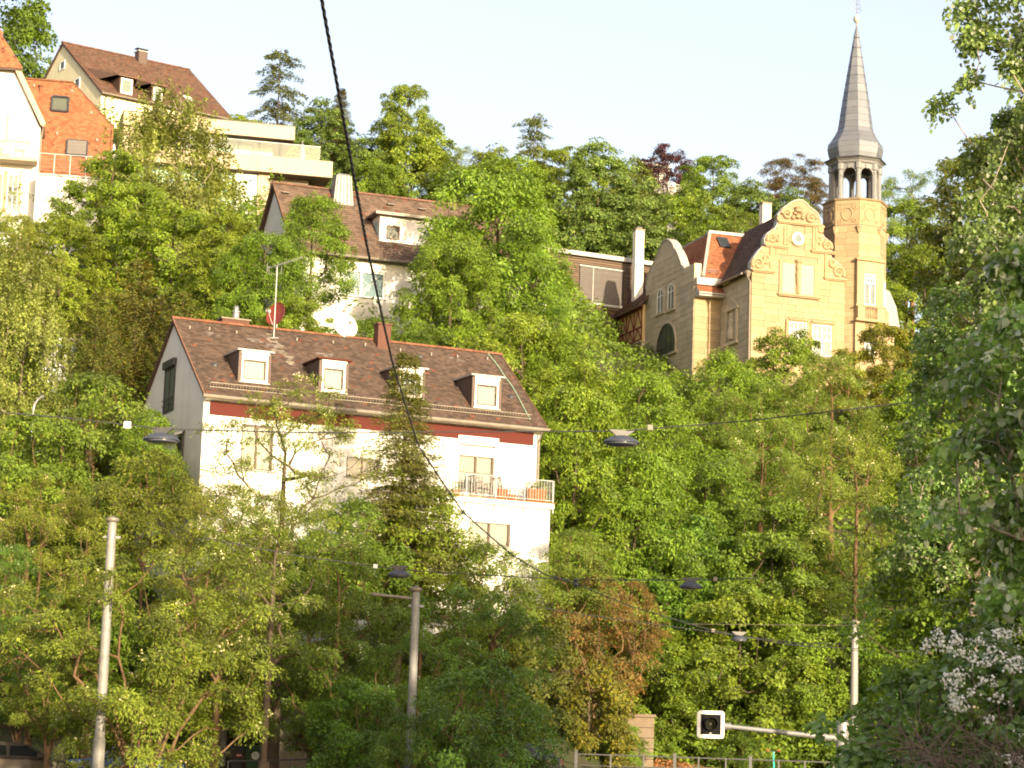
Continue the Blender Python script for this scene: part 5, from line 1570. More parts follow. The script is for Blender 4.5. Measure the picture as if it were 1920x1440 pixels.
# long dormer
yd = .9; a, b, c, d = B.rect((712, 411, 862, 452), 'y', yd)
dw = B.rect((724, 423, 750, 450), 'y', yd)
m = MB(); holed_wall(m, a, b, c - .3, d, [dw], y=yd, depth=.1)
for x in (a, b):
    p = [(x, yd, c - .3), (x, yd + 3.4, d), (x, yd, d)]; m.face(p if x == a else p[::-1])
dmr = m.build('dormer', M['white_plaster'], bo)
MB().box((a - .35, yd - .35, d + .003), (b + .3, yd + 3.5, d + .14)).build('dormer_roof', M['brown_clad'], dmr)
MB().box((a - .38, yd - .40, d - .04), (b + .33, yd - .352, d + .12)).build('fascia', M['gutter'], dmr)
fr_ = MB(); a1, b1, c1, d1 = dw
fr_.box((a1, yd + .04, c1), (a1 + .09, yd + .1, d1)); fr_.box((b1 - .09, yd + .04, c1), (b1, yd + .1, d1)); fr_.box((a1 + .09, yd + .04, c1), (b1 - .09, yd + .1, c1 + .09)); fr_.box((a1 + .09, yd + .04, d1 - .09), (b1 - .09, yd + .1, d1))
fr_.build('window_frame', M['window_brown'], dmr)
MB().face([(a1, yd + .08, c1), (b1, yd + .08, c1), (b1, yd + .08, d1), (a1, yd + .08, d1)]).build('pane', M['glass'], dmr)
MB().face([(a1, yd + .098, c1), (b1, yd + .098, c1), (b1, yd + .098, d1), (a1, yd + .098, d1)]).build('curtain', M['grey_blind'], dmr)
MB().face([(a - .006, yd + .25, c + .1), (a - .006, yd + 2.2, d - .35), (a - .006, yd + .25, d - .25)][::-1]).build('cheek_pane', M['clear_glass'], dmr)
# tapered metal chimney
q = B.hit(640, 378, 'y', DB - .7); zt = B.hit(640, 331, 'y', DB - .7)[2]
m = MB()
m.prism([(q[0] - .62, DB - 1.15, q[2] - .5), (q[0] + .62, DB - 1.15, q[2] - .5), (q[0] + .44, DB - 1.05, zt), (q[0] - .44, DB - 1.05, zt)], (0, .9, 0))
mc = m.build('metal_chimney', M['zinc'], bo)
for k in range(5):
    t = -.8 + .4 * k
    MB().obox((q[0] + t * .62, DB - 1.17, q[2] - .5), (q[0] + t * .44, DB - 1.07, zt), .025, .03).build('standing_seam', M['zinc'], mc)
MB().box((q[0] - .36, DB - 1.0, zt + .003), (q[0] + .36, DB - .3, zt + .10)).build('chimney_cap', M['dark_metal'], mc)
for px, py in ((731, 386), (790, 395), (534, 364)):
    p = Vector(B.hitp(px, py, (0, -.4, EB + .02), (0, -slb, 1)))
    MB().box((p.x - .22, p.y - .25, p.z + .03), (p.x + .22, p.y + .2, p.z + .10)).build('vent_tile', M['grey_tile'], bo)
# balcony at its right
bz = B.hit(800, 602, 'y', -1.3)[2]; bx0 = B.hit(786, 590, 'y', -1.3)[0]
MB().box((bx0, -1.35, bz - .2), (bx0 + 3.4, -.003, bz)).build('balcony_slab', M['white_plaster'], bo)
r_ = MB(); r_.obox((bx0, -1.3, bz + 1.0), (bx0 + 3.4, -1.3, bz + 1.0), .05, .06)
k = bx0
while k < bx0 + 3.4: r_.box((k - .02, -1.31, bz), (k + .02, -1.29, bz + .97)); k += .16
r_.build('railing', M['white_paint'], bo)

# ------------------------------------------------------------------ flat roofed modern house
o_ = unp(236, 262, 170.0)
Mo = Site('modern_house', 'flat roofed modern house with stacked beige slabs behind the weeping birch', 'house', (o_[0], 170.0, o_[2] - 9.0), .23)
mo = Mo.o
P = lambda px, py, y=0: Mo.hit(px, py, 'y', y)
xr_ = P(553, 250)[0]; zt_, zb_ = P(553, 238)[2], P(553, 263)[2]
MB().box((-.25, 0, zb_), (xr_, 9, zt_)).build('roof_slab', M['beige_panel'], mo, bevel=.02)
MB().box((.0, .05, zb_ - .03), (xr_ - .05, 8.9, zb_ - .004)).build('soffit', M['dark_wood'], mo)
MB().box((-.3, -.04, zt_ + .003), (xr_ + .04, 9.0, zt_ + .06)).build('roof_edge', M['dark_metal'], mo)
x1_ = P(624, 310, -.4)[0]; tz_, tb_ = P(624, 303, -.4)[2], P(622, 333, -.4)[2]
MB().box((-.1, -.4, tb_), (x1_, 8.5, tz_)).build('terrace_slab', M['beige_panel'], mo, bevel=.02)
MB().box((.0, -.33, tb_ - .03), (x1_ - .06, 8.4, tb_ - .004)).build('soffit', M['dark_wood'], mo)
for px in (484,):
    x = P(px, 305, -.4)[0]; MB().box((x - .012, -.412, tb_ + .0), (x + .012, -.402, tz_)).build('slab_joint', M['dark_metal'], mo)
# upper storey
xa, xb = P(475, 280, 2.2)[0], P(512, 280, 2.2)[0]
MB().box((xa, 2.2, tz_), (xb, 8, zb_ - .034)).build('upper_wall', M['beige_panel'], mo)
MB().box((xb, 5.0, tz_), (x1_ - 2.2, 5.2, zb_ - .034)).build('recess_wall', M['dark_wood'], mo)
MB().box((-.2, .3, tz_), (.9, 8, zb_ - .034)).build('left_wall', M['beige_panel'], mo)
n = 6
for k in range(n):
    a = .9 + (xa - .9) * k / n; b = .9 + (xa - .9) * (k + 1) / n
    f = MB(); z0_, z1_ = tz_ + .02, zb_ - .04
    for q in (((a, 2.0, z0_), (a + .06, 2.1, z1_)), ((b - .06, 2.0, z0_), (b - .002, 2.1, z1_)), ((a + .06, 2.0, z0_), (b - .06, 2.1, z0_ + .07)), ((a + .06, 2.0, z1_ - .07), (b - .06, 2.1, z1_))): f.box(*q)
    fo = f.build('window', M['dark_metal'], mo)
    MB().face([(a, 2.06, z0_), (b, 2.06, z0_), (b, 2.06, z1_), (a, 2.06, z1_)]).build('pane', M['clear_glass'], fo)
    MB().face([(a, 2.3, z0_), (b, 2.3, z0_), (b, 2.3, z0_ + (z1_ - z0_) * (1 if k >= 4 else .98)), (a, 2.3, z0_ + (z1_ - z0_) * (1 if k >= 4 else .98))]).build('blind', M['blind' if k > 3 else 'room'], fo)
# glass railing
gx0, gx1 = P(330, 285, -.3)[0], P(601, 290, -.3)[0]
k = 0; w_ = (gx1 - gx0) / 7
for k in range(7):
    MB().box((gx0 + w_ * k + .015, -.3, tz_ - .1), (gx0 + w_ * (k + 1) - .015, -.285, tz_ + .98)).build('railing_pane', M['clear_glass'], mo)
MB().box((gx0, -.315, tz_ + .985), (gx1, -.27, tz_ + 1.02)).build('railing_top', M['galvanised'], mo)
MB().box((gx1 + .0, -.29, tz_ - .1), (gx1 + .015, 5, tz_ + .98)).build('railing_pane', M['clear_glass'], mo)
# lower storey
pa, pb = P(483, 350, .2)[0], P(505, 350, .2)[0]
MB().box((pa, .2, 0), (pb, 7, tb_ - .034)).build('lower_wall', M['beige_panel'], mo)
wa = P(441, 350, .3)[0]
lw = MB().box((wa, .3, 0), (pa - .06, .45, tb_ - .04)).build('white_screen', M['white_paint'], mo)
MB().box((pa - .06, .25, 0), (pa - .003, .5, tb_ - .034)).build('screen_frame', M['dark_metal'], mo)
MB().box((wa, .26, tb_ - .10), (pa - .06, .5, tb_ - .036)).build('screen_frame', M['dark_metal'], mo)
MB().box((pb, 4.5, 0), (x1_ - .3, 4.7, tb_ - .034)).build('recess_wall', M['dark_wood'], mo)
rw_ = P(593, 350, 1.0)[0]
MB().box((rw_, 1.0, 0), (rw_ + 1.1, 5, tb_ - .9)).build('garden_wall', M['beige_panel'], mo)
n = 5
for k in range(n):
    a = .3 + (wa - .3) * k / n; b = .3 + (wa - .3) * (k + 1) / n; z0_, z1_ = tb_ - 3.4, tb_ - .04
    f = MB()
    for q in (((a, .4, z0_), (a + .07, .5, z1_)), ((b - .07, .4, z0_), (b - .002, .5, z1_)), ((a + .07, .4, z0_), (b - .07, .5, z0_ + .08)), ((a + .07, .4, z1_ - .08), (b - .07, .5, z1_))): f.box(*q)
    fo = f.build('window', M['galvanised'], mo)
    MB().face([(a, .46, z0_), (b, .46, z0_), (b, .46, z1_), (a, .46, z1_)]).build('pane', M['clear_glass'], fo)
    MB().face([(a, .8, z0_), (b, .8, z0_), (b, .8, z1_), (a, .8, z1_)]).build('blind', mat('teal_blind', (.50, .66, .64), .8) if k == 0 else bpy.data.materials['teal_blind'], fo)
MB().box((.25, .9, 0), (x1_ - 1.5, 8, tb_ - .036)).build('core_wall', M['room'], mo)
# closed parasols
def parasol(label, p, h, mt):
    t = thing('parasol', label, 'parasol', p, 0, 'closed parasols on the terraces')
    MB().lathe([(.05, .4), (.24, .45), (.33, .8), (.30, h * .45), (.17, h * .8), (.06, h - .05), (.02, h)], n=10).build('canopy', M[mt], t, smooth=True)
    MB().tube([(0, 0, 0), (0, 0, h + .08)], .03, 8).build('pole', M['galvanised'], t)
    MB().lathe([(.3, 0), (.3, .08), (.05, .1)], n=12).build('base', M['concrete'], t)


q = P(566, 290, 2.5); parasol('closed grey parasol behind the glass railing of the flat roofed house', Mo.world((q[0], 2.5, tz_)), 2.0, 'zinc')

# ------------------------------------------------------------------ yellow house on the skyline
o_ = unp(190, 175, 200.0); EY = 7.0
Y = Site('yellow_house', 'pale yellow house with steep brown roof on the skyline at the left', 'house', (o_[0], 200.0, o_[2] - EY), .61)
yo = Y.o
xg_ = 0.0
DY = Y.hit(119, 80, 'x', 0)[1]; RY = Y.hit(119, 80, 'x', 0)[2]
LY = Y.hit(353, 135, 'y', DY)[0]
m = MB()
m.face([(0, 0, 0), (LY, 0, 0), (LY, 0, EY + .1), (0, 0, EY + .1)]); m.face([(0, 2 * DY, 0), (0, 0, 0), (0, 0, EY + .1), (0, DY, RY - .05), (0, 2 * DY, EY + .1)])
m.face([(LY, 0, 0), (LY, 2 * DY, 0), (LY, 2 * DY, EY + .1), (LY, DY, RY - .05), (LY, 0, EY + .1)]); m.face([(LY, 2 * DY, 0), (0, 2 * DY, 0), (0, 2 * DY, EY + .1), (LY, 2 * DY, EY + .1)])
m.build('wall', M['cream_plaster'], yo)
sly = (RY - EY) / (DY + .35); usy = Vector((0, 1, sly)).normalized(); SY = (DY + .35) * math.sqrt(1 + sly * sly); ny_ = Vector((0, -sly, 1)).normalized()
MB().prism([(-.15, -.35, EY), (-.15, DY, RY), (-.15, 2 * DY + .35, EY), (-.15, 2 * DY + .35, EY - .15), (-.15, DY, RY - .18), (-.15, -.35, EY - .15)], (LY + .3, 0, 0)).build('roof', M['dark_wood'], yo)
tiled(yo, 'roof_tiles', [M['mid_tile'], M['rust_tile']], (-.15, -.35, EY + .02), UX, usy, LY + .3, SY, .24, .22, seed=41, lift=.045, pick=lambda u, s, r: 1 if r.random() < .06 else 0)
ridge(yo, (-.15, DY, RY + .03), (LY + .15, DY, RY + .03), 'dark_ridge', .42, .14)
MB().tube([(-.15, -.45, EY - .05), (LY + .1, -.45, EY - .07)], .08, 8).build('gutter', M['gutter'], yo)
MB().tube([(.35, -.45, EY - .05), (.35, -.1, EY - .5), (.35, -.1, 2)], .05, 8).build('downpipe', M['window_brown'], yo)
for box in ((227, 149, 247, 177), (288, 165, 303, 190)):
    bs = Y.hitp((box[0] + box[2]) / 2, box[3] + 2, (0, -.35, EY), tuple(ny_)); yf = bs[1]
    a, b, c, d = Y.rect(box, 'y', yf)
    a -= .15; b += .15; d += .15; c = bs[2]
    m = MB()
    m.face([(a, yf, c), (b, yf, c), (b, yf, d), (a, yf, d)])
    zk = d + 1.2; yk = (zk - EY) / sly - .35
    for x in (a, b):
        p = [(x, yf, c), (x, (d - .0 - EY) / sly - .35, d), (x, yf, d)]; m.face(p if x == a else p[::-1])
    dd = m.build('dormer', M['dark_wood'], yo)
    # flared dormer roof sweeping up into the main roof
    A_, B_ = (a - .25, yf - .25, d), (b + .25, yf - .25, d); C_, D_ = (b + 1.4, yk, zk), (a - 1.4, yk, zk)
    MB().prism([A_, B_, C_, D_], (0, 0, .12)).build('dormer_roof', M['mid_tile'], dd)
    for s, e in ((a - .25, a - 1.4), (b + .25, b + 1.4)):
        q = [(s, yf - .25, d + .06), (e, yk, zk + .06), (e * .7 + s * .3, yk - 1.6, EY + (yk - 1.6 + .35) * sly)]
        MB().face(q).build('dormer_cheek', M['dark_wood'], dd)
    f = MB(); f.box((a + .12, yf - .06, c + .1), (a + .24, yf, d - .1)); f.box((b - .24, yf - .06, c + .1), (b - .12, yf, d - .1)); f.box((a + .24, yf - .06, c + .1), (b - .24, yf, c + .24)); f.box((a + .24, yf - .06, d - .22), (b - .24, yf, d - .1))
    f.build('window_frame', M['white_paint'], dd)
    MB().face([(a + .2, yf - .03, c + .2), (b - .2, yf - .03, c + .2), (b - .2, yf - .03, d - .2), (a + .2, yf - .03, d - .2)]).build('pane', M['clear_glass'], dd)
    MB().face([(a + .2, yf - .012, c + .2), (b - .2, yf - .012, c + .2), (b - .2, yf - .012, d - .2), (a + .2, yf - .012, d - .2)]).build('curtain', M['curtain'], dd)
q = Y.hit(264, 118, 'y', DY - .5); zt = Y.hit(264, 99, 'y', DY - .5)[2]
cc_ = MB().box((q[0] - .42, DY - .9, q[2] - 1.5), (q[0] + .42, DY - .1, zt)).build('chimney', M['brown_clad'], yo)
MB().box((q[0] - .5, DY - .98, zt + .003), (q[0] + .5, DY - .02, zt + .09)).build('chimney_cap', M['pale_trim'], cc_)
m = MB(); m.obox((q[0] - .55, DY - .5, zt + .3), (q[0] + .55, DY - .5, zt + .3), .6, .06)
for s in (-.35, .35): m.box((q[0] + s - .03, DY - .55, zt + .09), (q[0] + s + .03, DY - .45, zt + .28))
m.build('rain_hood', M['dark_metal'], cc_)
for box in ((113, 115, 122, 131), (140, 147, 150, 168)):
    a, b, c, d = Y.rect(box, 'x', 0)
    f = MB(); f.box((-.06, a, c), (-.003, a + .1, d)); f.box((-.06, b - .1, c), (-.003, b, d)); f.box((-.06, a + .1, c), (-.003, b - .1, c + .1)); f.box((-.06, a + .1, d - .1), (-.003, b - .1, d))
    fo = f.build('window', M['white_paint'], yo)
    MB().face([(-.03, b, c), (-.03, a, c), (-.03, a, d), (-.03, b, d)]).build('pane', M['clear_glass'], fo)
    MB().face([(-.012, b, c), (-.012, a, c), (-.012, a, d), (-.012, b, d)]).build('curtain', M['grey_blind'], fo)
p = Y.hitp(353, 187, (0, -.35, EY), tuple(ny_))
MB().obox(Vector(p) - usy * .5 + ny_ * .08, Vector(p) + usy * .5 + ny_ * .08, .7, .12, up=tuple(ny_)).build('skylight', M['white_paint'], yo)

# ------------------------------------------------------------------ white house with orange roofs, left edge
o_ = unp(72, 300, 158.0)
Wn = Site('white_house', 'white house with bright orange tiled roofs at the left edge', 'house', (o_[0], 158.0, o_[2] - 10.0), .17)
wo = Wn.o
Q = lambda px, py, y=0: Wn.hit(px, py, 'y', y)
e = Q(80, 236); hb = Q(33, 132); hl = Q(-40, 120)
XL = -9.0; xc = (XL + e[0]) / 2
hip_z = hb[2]; hxl = 2 * xc - hb[0]
wl = [Wn.rect((-12, 219, 10, 268), 'y', 0), Wn.rect((13, 326, 34, 392), 'y', 0), Wn.rect((-16, 324, 5, 392), 'y', 0)]
m = MB(); holed_wall(m, XL, 0, 0, e[2] - .1, [w for w in wl if w[3] < e[2] - .1])
m.face([(XL, 0, e[2] - .1), (0, 0, e[2] - .1), (e[0] - .25, 0, e[2] + .05), (hb[0] - .1, 0, hip_z), (hxl + .1, 0, hip_z), (XL, 0, e[2])])
m.face([(0, 0, 0), (0, 8, 0), (0, 8, e[2]), (0, 0, e[2])]); m.face([(XL, 8, 0), (XL, 0, 0), (XL, 0, e[2]), (XL, 8, e[2])])
m.build('wall', M['white_plaster'], wo)
for r in wl: window(wo, r, .08, frame='white_paint', lights=2)
for r in wl:
    MB().box((r[0] - .2, -.05, r[2] - .2), (r[0] - .004, -.004, r[3] + .18)).build('window_surround', M['beige_panel'], wo)
    MB().box((r[1] + .004, -.05, r[2] - .2), (r[1] + .2, -.004, r[3] + .18)).build('window_surround', M['beige_panel'], wo)
# main roof slopes and clipped gable
sR = (hip_z - e[2]) / (hb[0] - e[0])
zr = e[2] + sR * (xc - e[0])
for s, (ex, hx_) in enumerate(((e[0], hb[0]), (2 * xc - e[0], hxl))):
    MB().prism([(ex, -.35, e[2]), (hx_, -.35, hip_z), (xc, 2.2, zr), (xc, 9, zr), (ex, 9, e[2])], (0, 0, -.18)).build('roof', M['orange_tile'], wo)
MB().obox((e[0] + .05, -.37, e[2]), (hb[0], -.37, hip_z), .06, .34).build('verge_board', M['beige_panel'], wo)
MB().obox((2 * xc - e[0] - .05, -.37, e[2]), (hxl, -.37, hip_z), .06, .34).build('verge_board', M['beige_panel'], wo)
MB().tube([(e[0] + .06, -.4, e[2] - .08), (e[0] + .06, 3, e[2] - .08)], .09, 8).build('gutter', M['gutter'], wo)
MB().tube([(e[0] + .06, -.2, e[2] - .1), (0.1, -.08, e[2] - .75), (0.1, -.08, 3)], .055, 8).build('downpipe', M['gutter'], wo)
uh = Vector((0, 2.7, zr - hip_z)).normalized(); Sh = math.hypot(2.7, zr - hip_z)
MB().prism([(hxl - .3, -.5, hip_z), (hb[0] + .3, -.5, hip_z), (xc, 2.2, zr)], (0, .05, -.14)).build('clipped_gable', M['dark_wood'], wo)
Wd = hb[0] - hxl + .6
tiled(wo, 'clipped_gable_tiles', [M['orange_tile'], M['rust_tile']], (hxl - .3, -.5, hip_z + .01), UX, uh, Wd, Sh, .19, .17, seed=51, clip=lambda u, s: Wd / 2 * s / Sh < u < Wd - Wd / 2 * s / Sh, pick=lambda u, s, r: 1 if r.random() < .05 else 0)
# right wing with the big roof slope
yE = 1.0
r0, r1 = Wn.hit(66, 322, 'y', yE), Wn.hit(213, 338, 'y', yE)
zE = (r0[2] + r1[2]) / 2 - .2
t0, t1 = Wn.hit(38, 145, 'y', yE + 4.6), Wn.hit(136, 158, 'y', yE + 4.6)
zT = (t0[2] + t1[2]) / 2
ur = Vector((0, 4.6, zT - zE)).normalized(); Sr = math.hypot(4.6, zT - zE); nr = Vector(UX).cross(ur).normalized()
xR0, xR1 = -1.5, Wn.hit(212, 260, 'y', yE + 1.6)[0]
xT1 = t1[0]
kink = Wn.hit(212, 237, 'y', yE + 2.1)[2]
sk_ = (kink - zE) / (zT - zE) * Sr
lim = lambda s: xR1 - xR0 if s < sk_ else (xR1 - xR0) + (xT1 - xR1) * (s - sk_) / (Sr - sk_)
pR = lambda x, s, dz=0: tuple(Vector((x, yE, zE + dz)) + ur * s)
MB().prism([pR(xR0, 0), pR(xR1, 0), pR(xR1, sk_), pR(xT1, Sr), pR(xR0, Sr)], tuple(nr * -.16)).build('wing_roof', M['dark_wood'], wo)
tiled(wo, 'wing_roof_tiles', [M['orange_tile'], M['rust_tile']], (xR0, yE, zE + .01), UX, ur, xR1 - xR0, Sr, .21, .19, seed=52, clip=lambda u, s: u < lim(s), lift=.04, pick=lambda u, s, r: 1 if r.random() < .02 else 0)
ridge(wo, (t0[0] - .3, yE + 4.6, zT + .02), (xT1, yE + 4.6, zT + .02), 'ridge_clay', .4, .13)
MB().obox(pR(xR1, sk_, .05), pR(xT1, Sr, .05), .10, .12).build('verge_board', M['ridge_clay'], wo)
MB().box((-.05, yE + .3, 0), (xR1 - .1, yE + 8, zE - .1)).build('wing_wall', M['pale_plaster'], wo)
MB().face([(xR1 - .1, yE, 0), (xR1 - .1, yE + 9, 0), (xR1 - .1, yE + 9, zE), (xR1 - .1, yE + 2.2, kink - .1), (xR1 - .1, yE, zE)]).build('wing_gable', M['pale_plaster'], wo)
for box, nm, shut in (((89, 178, 132, 216), 'skylight', 0), ((123, 262, 167, 298), 'skylight', 1)):
    c0 = Vector(Wn.hitp((box[0] + box[2]) / 2, (box[1] + box[3]) / 2, (xR0, yE, zE), tuple(nr)))
    a = Vector(Wn.hitp(box[0] + 6 * (not shut), (box[1] + box[3]) / 2, (xR0, yE, zE), tuple(nr))); b = Vector(Wn.hitp(box[2] - 2, (box[1] + box[3]) / 2, (xR0, yE, zE), tuple(nr)))
    w_ = (b.x - a.x) * .9; hh = .68
    cx = (a.x + b.x) / 2; c0 = Vector((cx, c0.y, c0.z))
    f = MB()
    for sx in (-1, 1): f.obox(c0 - ur * hh + nr * .1 + Vector((sx * w_ / 2, 0, 0)), c0 + ur * hh + nr * .1 + Vector((sx * w_ / 2, 0, 0)), .12, .18, up=tuple(nr))
    for su in (-1, 1): f.obox(c0 + ur * hh * su + nr * .1 - Vector((w_ / 2 - .06, 0, 0)), c0 + ur * hh * su + nr * .1 + Vector((w_ / 2 - .06, 0, 0)), .12, .18, up=tuple(nr))
    fo = f.build('skylight', M['dark_metal'], wo)
    if shut:
        fo['label'] = 'roof window closed by a grey shutter'
        for k in range(9):
            s0 = -hh + .06 + k * (2 * hh - .12) / 9
            MB().obox(c0 + ur * (s0 + .07) + nr * .19 - Vector((w_ / 2 - .05, 0, 0)), c0 + ur * (s0 + .07) + nr * .19 + Vector((w_ / 2 - .05, 0, 0)), (2 * hh - .12) / 9 - .01, .03, up=tuple(nr)).build('slat', M['grey_blind'], fo)
    else:
        MB().face([tuple(c0 + Vector((sx * w_ / 2, 0, 0)) + ur * hh * sy_ + nr * .13) for sx, sy_ in ((-1, -1), (1, -1), (1, 1), (-1, 1))]).build('pane', M['clear_glass'], fo)
        MB().face([tuple(c0 + Vector((sx * w_ * .45, 0, 0)) + ur * hh * .9 * sy_ + nr * .05) for sx, sy_ in ((-1, -1), (1, -1), (1, 1), (-1, 1))]).build('room_wall', M['room'], fo)
for px, py in ((77, 165), (64, 163), (135, 173), (171, 214), (107, 253), (182, 265)):
    p = Vector(Wn.hitp(px, py, (xR0, yE, zE), tuple(nr)))
    MB().box((p.x - .07, p.y - .1, p.z), (p.x + .07, p.y + .05, p.z + .18)).build('roof_hook', M['hook'], wo)
p = Vector(Wn.hitp(76, 172, (xR0, yE, zE), tuple(nr))); MB().lathe([(.13, -.1), (.11, .35), (.17, .37), (.15, .5), (.03, .52)], tuple(p), 10).build('vent_pipe', M['ridge_clay'], wo)
# terrace, railing, balcony
tz2 = Q(120, 329, -1.4)[2]; xt = Q(212, 330, -1.4)[0] + .3
MB().box((-.02, -1.5, 0), (xt, .9, tz2 - .12)).build('terrace_wall', M['white_plaster'], wo)
MB().box((-.02, -1.62, tz2 - .117), (xt + .05, .9, tz2)).build('terrace_edge', M['pale_trim'], wo)
n = 6
for k in range(n):
    x = .05 + (xt - .1) * k / (n - 1); MB().box((x - .025, -1.52, tz2), (x + .025, -1.47, tz2 + 1.32)).build('railing_post', M['galvanised'], wo)
MB().obox((0, -1.495, tz2 + 1.34), (xt, -1.495, tz2 + 1.34), .05, .04).build('railing_top', M['galvanised'], wo)
for z in (.25, .5, .75, 1.0): MB().tube([(0, -1.495, tz2 + z), (xt, -1.495, tz2 + z)], .012, 5).build('railing_wire', M['galvanised'], wo)
bz = Q(30, 293, -1.2)[2]
MB().box((XL, -1.3, bz - .25), (-.05, -.05, bz)).build('balcony_slab', M['beige_panel'], wo)
MB().box((XL, -1.3, bz + .86), (-.5, -1.2, bz + 1.05)).build('balcony_rail', M['beige_panel'], wo)
for k in range(9):
    x = -.6 - k * .85; MB().box((x - .05, -1.29, bz + .002), (x + .05, -1.21, bz + .858)).build('balcony_post', M['beige_panel'], wo)
    if k % 2: MB().box((x - .75, -1.27, bz + .1), (x - .10, -1.23, bz + .8)).build('balcony_panel', M['white_plaster'], wo)
MB().tube([(XL, -1.25, bz + 1.25), (-.5, -1.25, bz + 1.25)], .02, 6).build('hand_rail', M['galvanised'], wo)
q = Wn.hit(219, 300, 'y', -.6); parasol('closed white parasol beside the beige end wall of the flat roofed house', Wn.world((xt - .35, -.6, tz2)), 2.5, 'white_paint')

# ------------------------------------------------------------------ slatted timber house left of the villa
o_ = unp(1080, 470, 172.0)
S = Site('timber_house', 'timber slatted flat house with large closed louvre blind left of the villa', 'house', (o_[0] - 3, 172.0 - 1.4, o_[2] - 7.5), .45)
so = S.o
R_ = lambda px, py, y=0: S.hit(px, py, 'y', y)
zt = R_(1135, 479)[2]; xw = R_(1200, 500)[0] + 1.2
MB().box((0, .12, 0), (xw, 8, zt - .35)).build('wall', M['dark_wood'], so)
MB().box((-.2, -.25, zt - .30), (xw + .2, 8.2, zt)).build('roof_edge', M['pale_trim'], so)
lv = S.rect((1087, 504, 1167, 570), 'y', 0)
k = 3.6
while k < zt - .36:
    for a, b in ((0, lv[0] - .1), (lv[1] + .1, xw)) if lv[2] - .1 < k < lv[3] + .1 else ((0, xw),):
        if b - a > .2: MB().box((a, 0, k), (b, .10, k + .125)).build('slat', M['larch_slat'], so)
    k += .16
f = MB(); f.box((lv[0] - .08, -.08, lv[3]), (lv[1] + .08, .1, lv[3] + .1)); f.box((lv[0] - .10, -.12, lv[2] - .16), (lv[1] + .12, .1, lv[2]))
fo = f.build('louvre_window', M['pale_trim'], so)
n = 30; mid = lv[0] + (lv[1] - lv[0]) * .30
for k in range(n):
    z = lv[2] + (lv[3] - lv[2]) * (k + .5) / n
    MB().obox((lv[0], .0, z), (lv[1], .0, z), .085, .012, up=(0, -.85, .5)).build('louvre_slat', M['grey_blind'], fo)
MB().box((mid - .03, -.06, lv[2]), (mid + .03, -.045, lv[3])).build('guide_rail', M['pale_trim'], fo)
MB().face([(lv[0], .09, lv[2]), (lv[1], .09, lv[2]), (lv[1], .09, lv[3]), (lv[0], .09, lv[3])]).build('pane', M['clear_glass'], fo)

# far white house half hidden on the skyline
o_ = unp(1203, 340, 214.0)
Fh = Site('far_house', 'far white house with glazed front half hidden by skyline trees below the purple beech', 'house', (o_[0], 214.0, o_[2] - 5), .3)
fo_ = Fh.o
MB().box((0, 0, 0), (4.2, 5, 5.2)).build('wall', M['white_plaster'], fo_)
MB().box((-.2, -.5, 6.4), (2.6, 5, 6.65)).build('roof_edge', M['white_paint'], fo_)
for k in range(5): MB().box((-.1 + k * .62, -.3, 5.2), (-.02 + k * .62, -.22, 6.4)).build('mullion', M['white_paint'], fo_)
for k in range(4): MB().face([(-.02 + k * .62, -.26, 5.2), (.52 + k * .62, -.26, 5.2), (.52 + k * .62, -.26, 6.4), (-.02 + k * .62, -.26, 6.4)]).build('pane', M['clear_glass'], fo_)
MB().box((0, .8, 5.2), (2.5, 4.8, 6.39)).build('inner_wall', M['pale_plaster'], fo_)

# pale garden building with barred window behind the forked birch
o_ = unp(70, 740, 121.0)
Gh = Site('garden_house', 'pale garden building with dark grid window behind the birch at the left edge', 'shed', (o_[0], 121.0, o_[2]), .25)
go_ = Gh.o
MB().box((.1, .1, -3), (1.75, 3, 2.75)).build('wall', M['reflection_wall_blue'], go_)
MB().box((-.1, -.2, 2.75), (1.95, 3.2, 2.9)).build('roof', M['zinc'], go_)
gw = MB(); a, b, c, d = Gh.rect((80, 652, 128, 722), 'y', 0)
for k in range(6): gw.box((a + (b - a) * k / 5 - .025, .0, c), (a + (b - a) * k / 5 + .025, .05, d))
for k in range(5): gw.box((a, .052, c + (d - c) * k / 4 - .025), (b, .09, c + (d - c) * k / 4 + .025))
gw = gw.build('window_grid', M['dark_metal'], go_)
MB().face([(a, .095, c), (b, .095, c), (b, .095, d), (a, .095, d)]).build('pane', mat('frosted', (.55, .60, .63), .3), gw)
# ------------------------------------------------------------------ street furniture, wires, cars
def gz(x, y): return float(ground_z(x, y))


def mast_pole(label, px_top, py_top, y, r, extra=None, bottom=None):
    t_ = unp(px_top, py_top, y); x = float(t_[0]); z = gz(x, y) - .1
    h = float(t_[2]) - z
    o = thing('street_pole', label, 'pole', (x, y, z), 0, 'tall street poles')
    MB().lathe([(r * 1.35, 0), (r * 1.35, 1.2), (r * 1.16, 1.25), (r, h)], n=18).build('shaft', M['pole_paint'], o, smooth=False)
    MB().lathe([(r * 1.05, h - .10), (r * 1.55, h - .04), (r * 1.6, h + .03), (r * .4, h + .10)], n=18).build('cap', M['gutter'], o)
    for zz_ in (h - .55, h - .62):
        MB().lathe([(r * 1.10, zz_), (r * 1.12, zz_ + .025), (r * 1.10, zz_ + .05)], n=18).build('clamp', M['galvanised'], o)
    MB().obox((r * .9, 0, h - .56), (r * 2.1, 0, h - .56), .08, .08).build('bracket', M['galvanised'], o)
    MB().obox((-r * .9, 0, h - .56), (-r * 1.8, 0, h - .56), .06, .06).build('bracket', M['galvanised'], o)
    return o, h


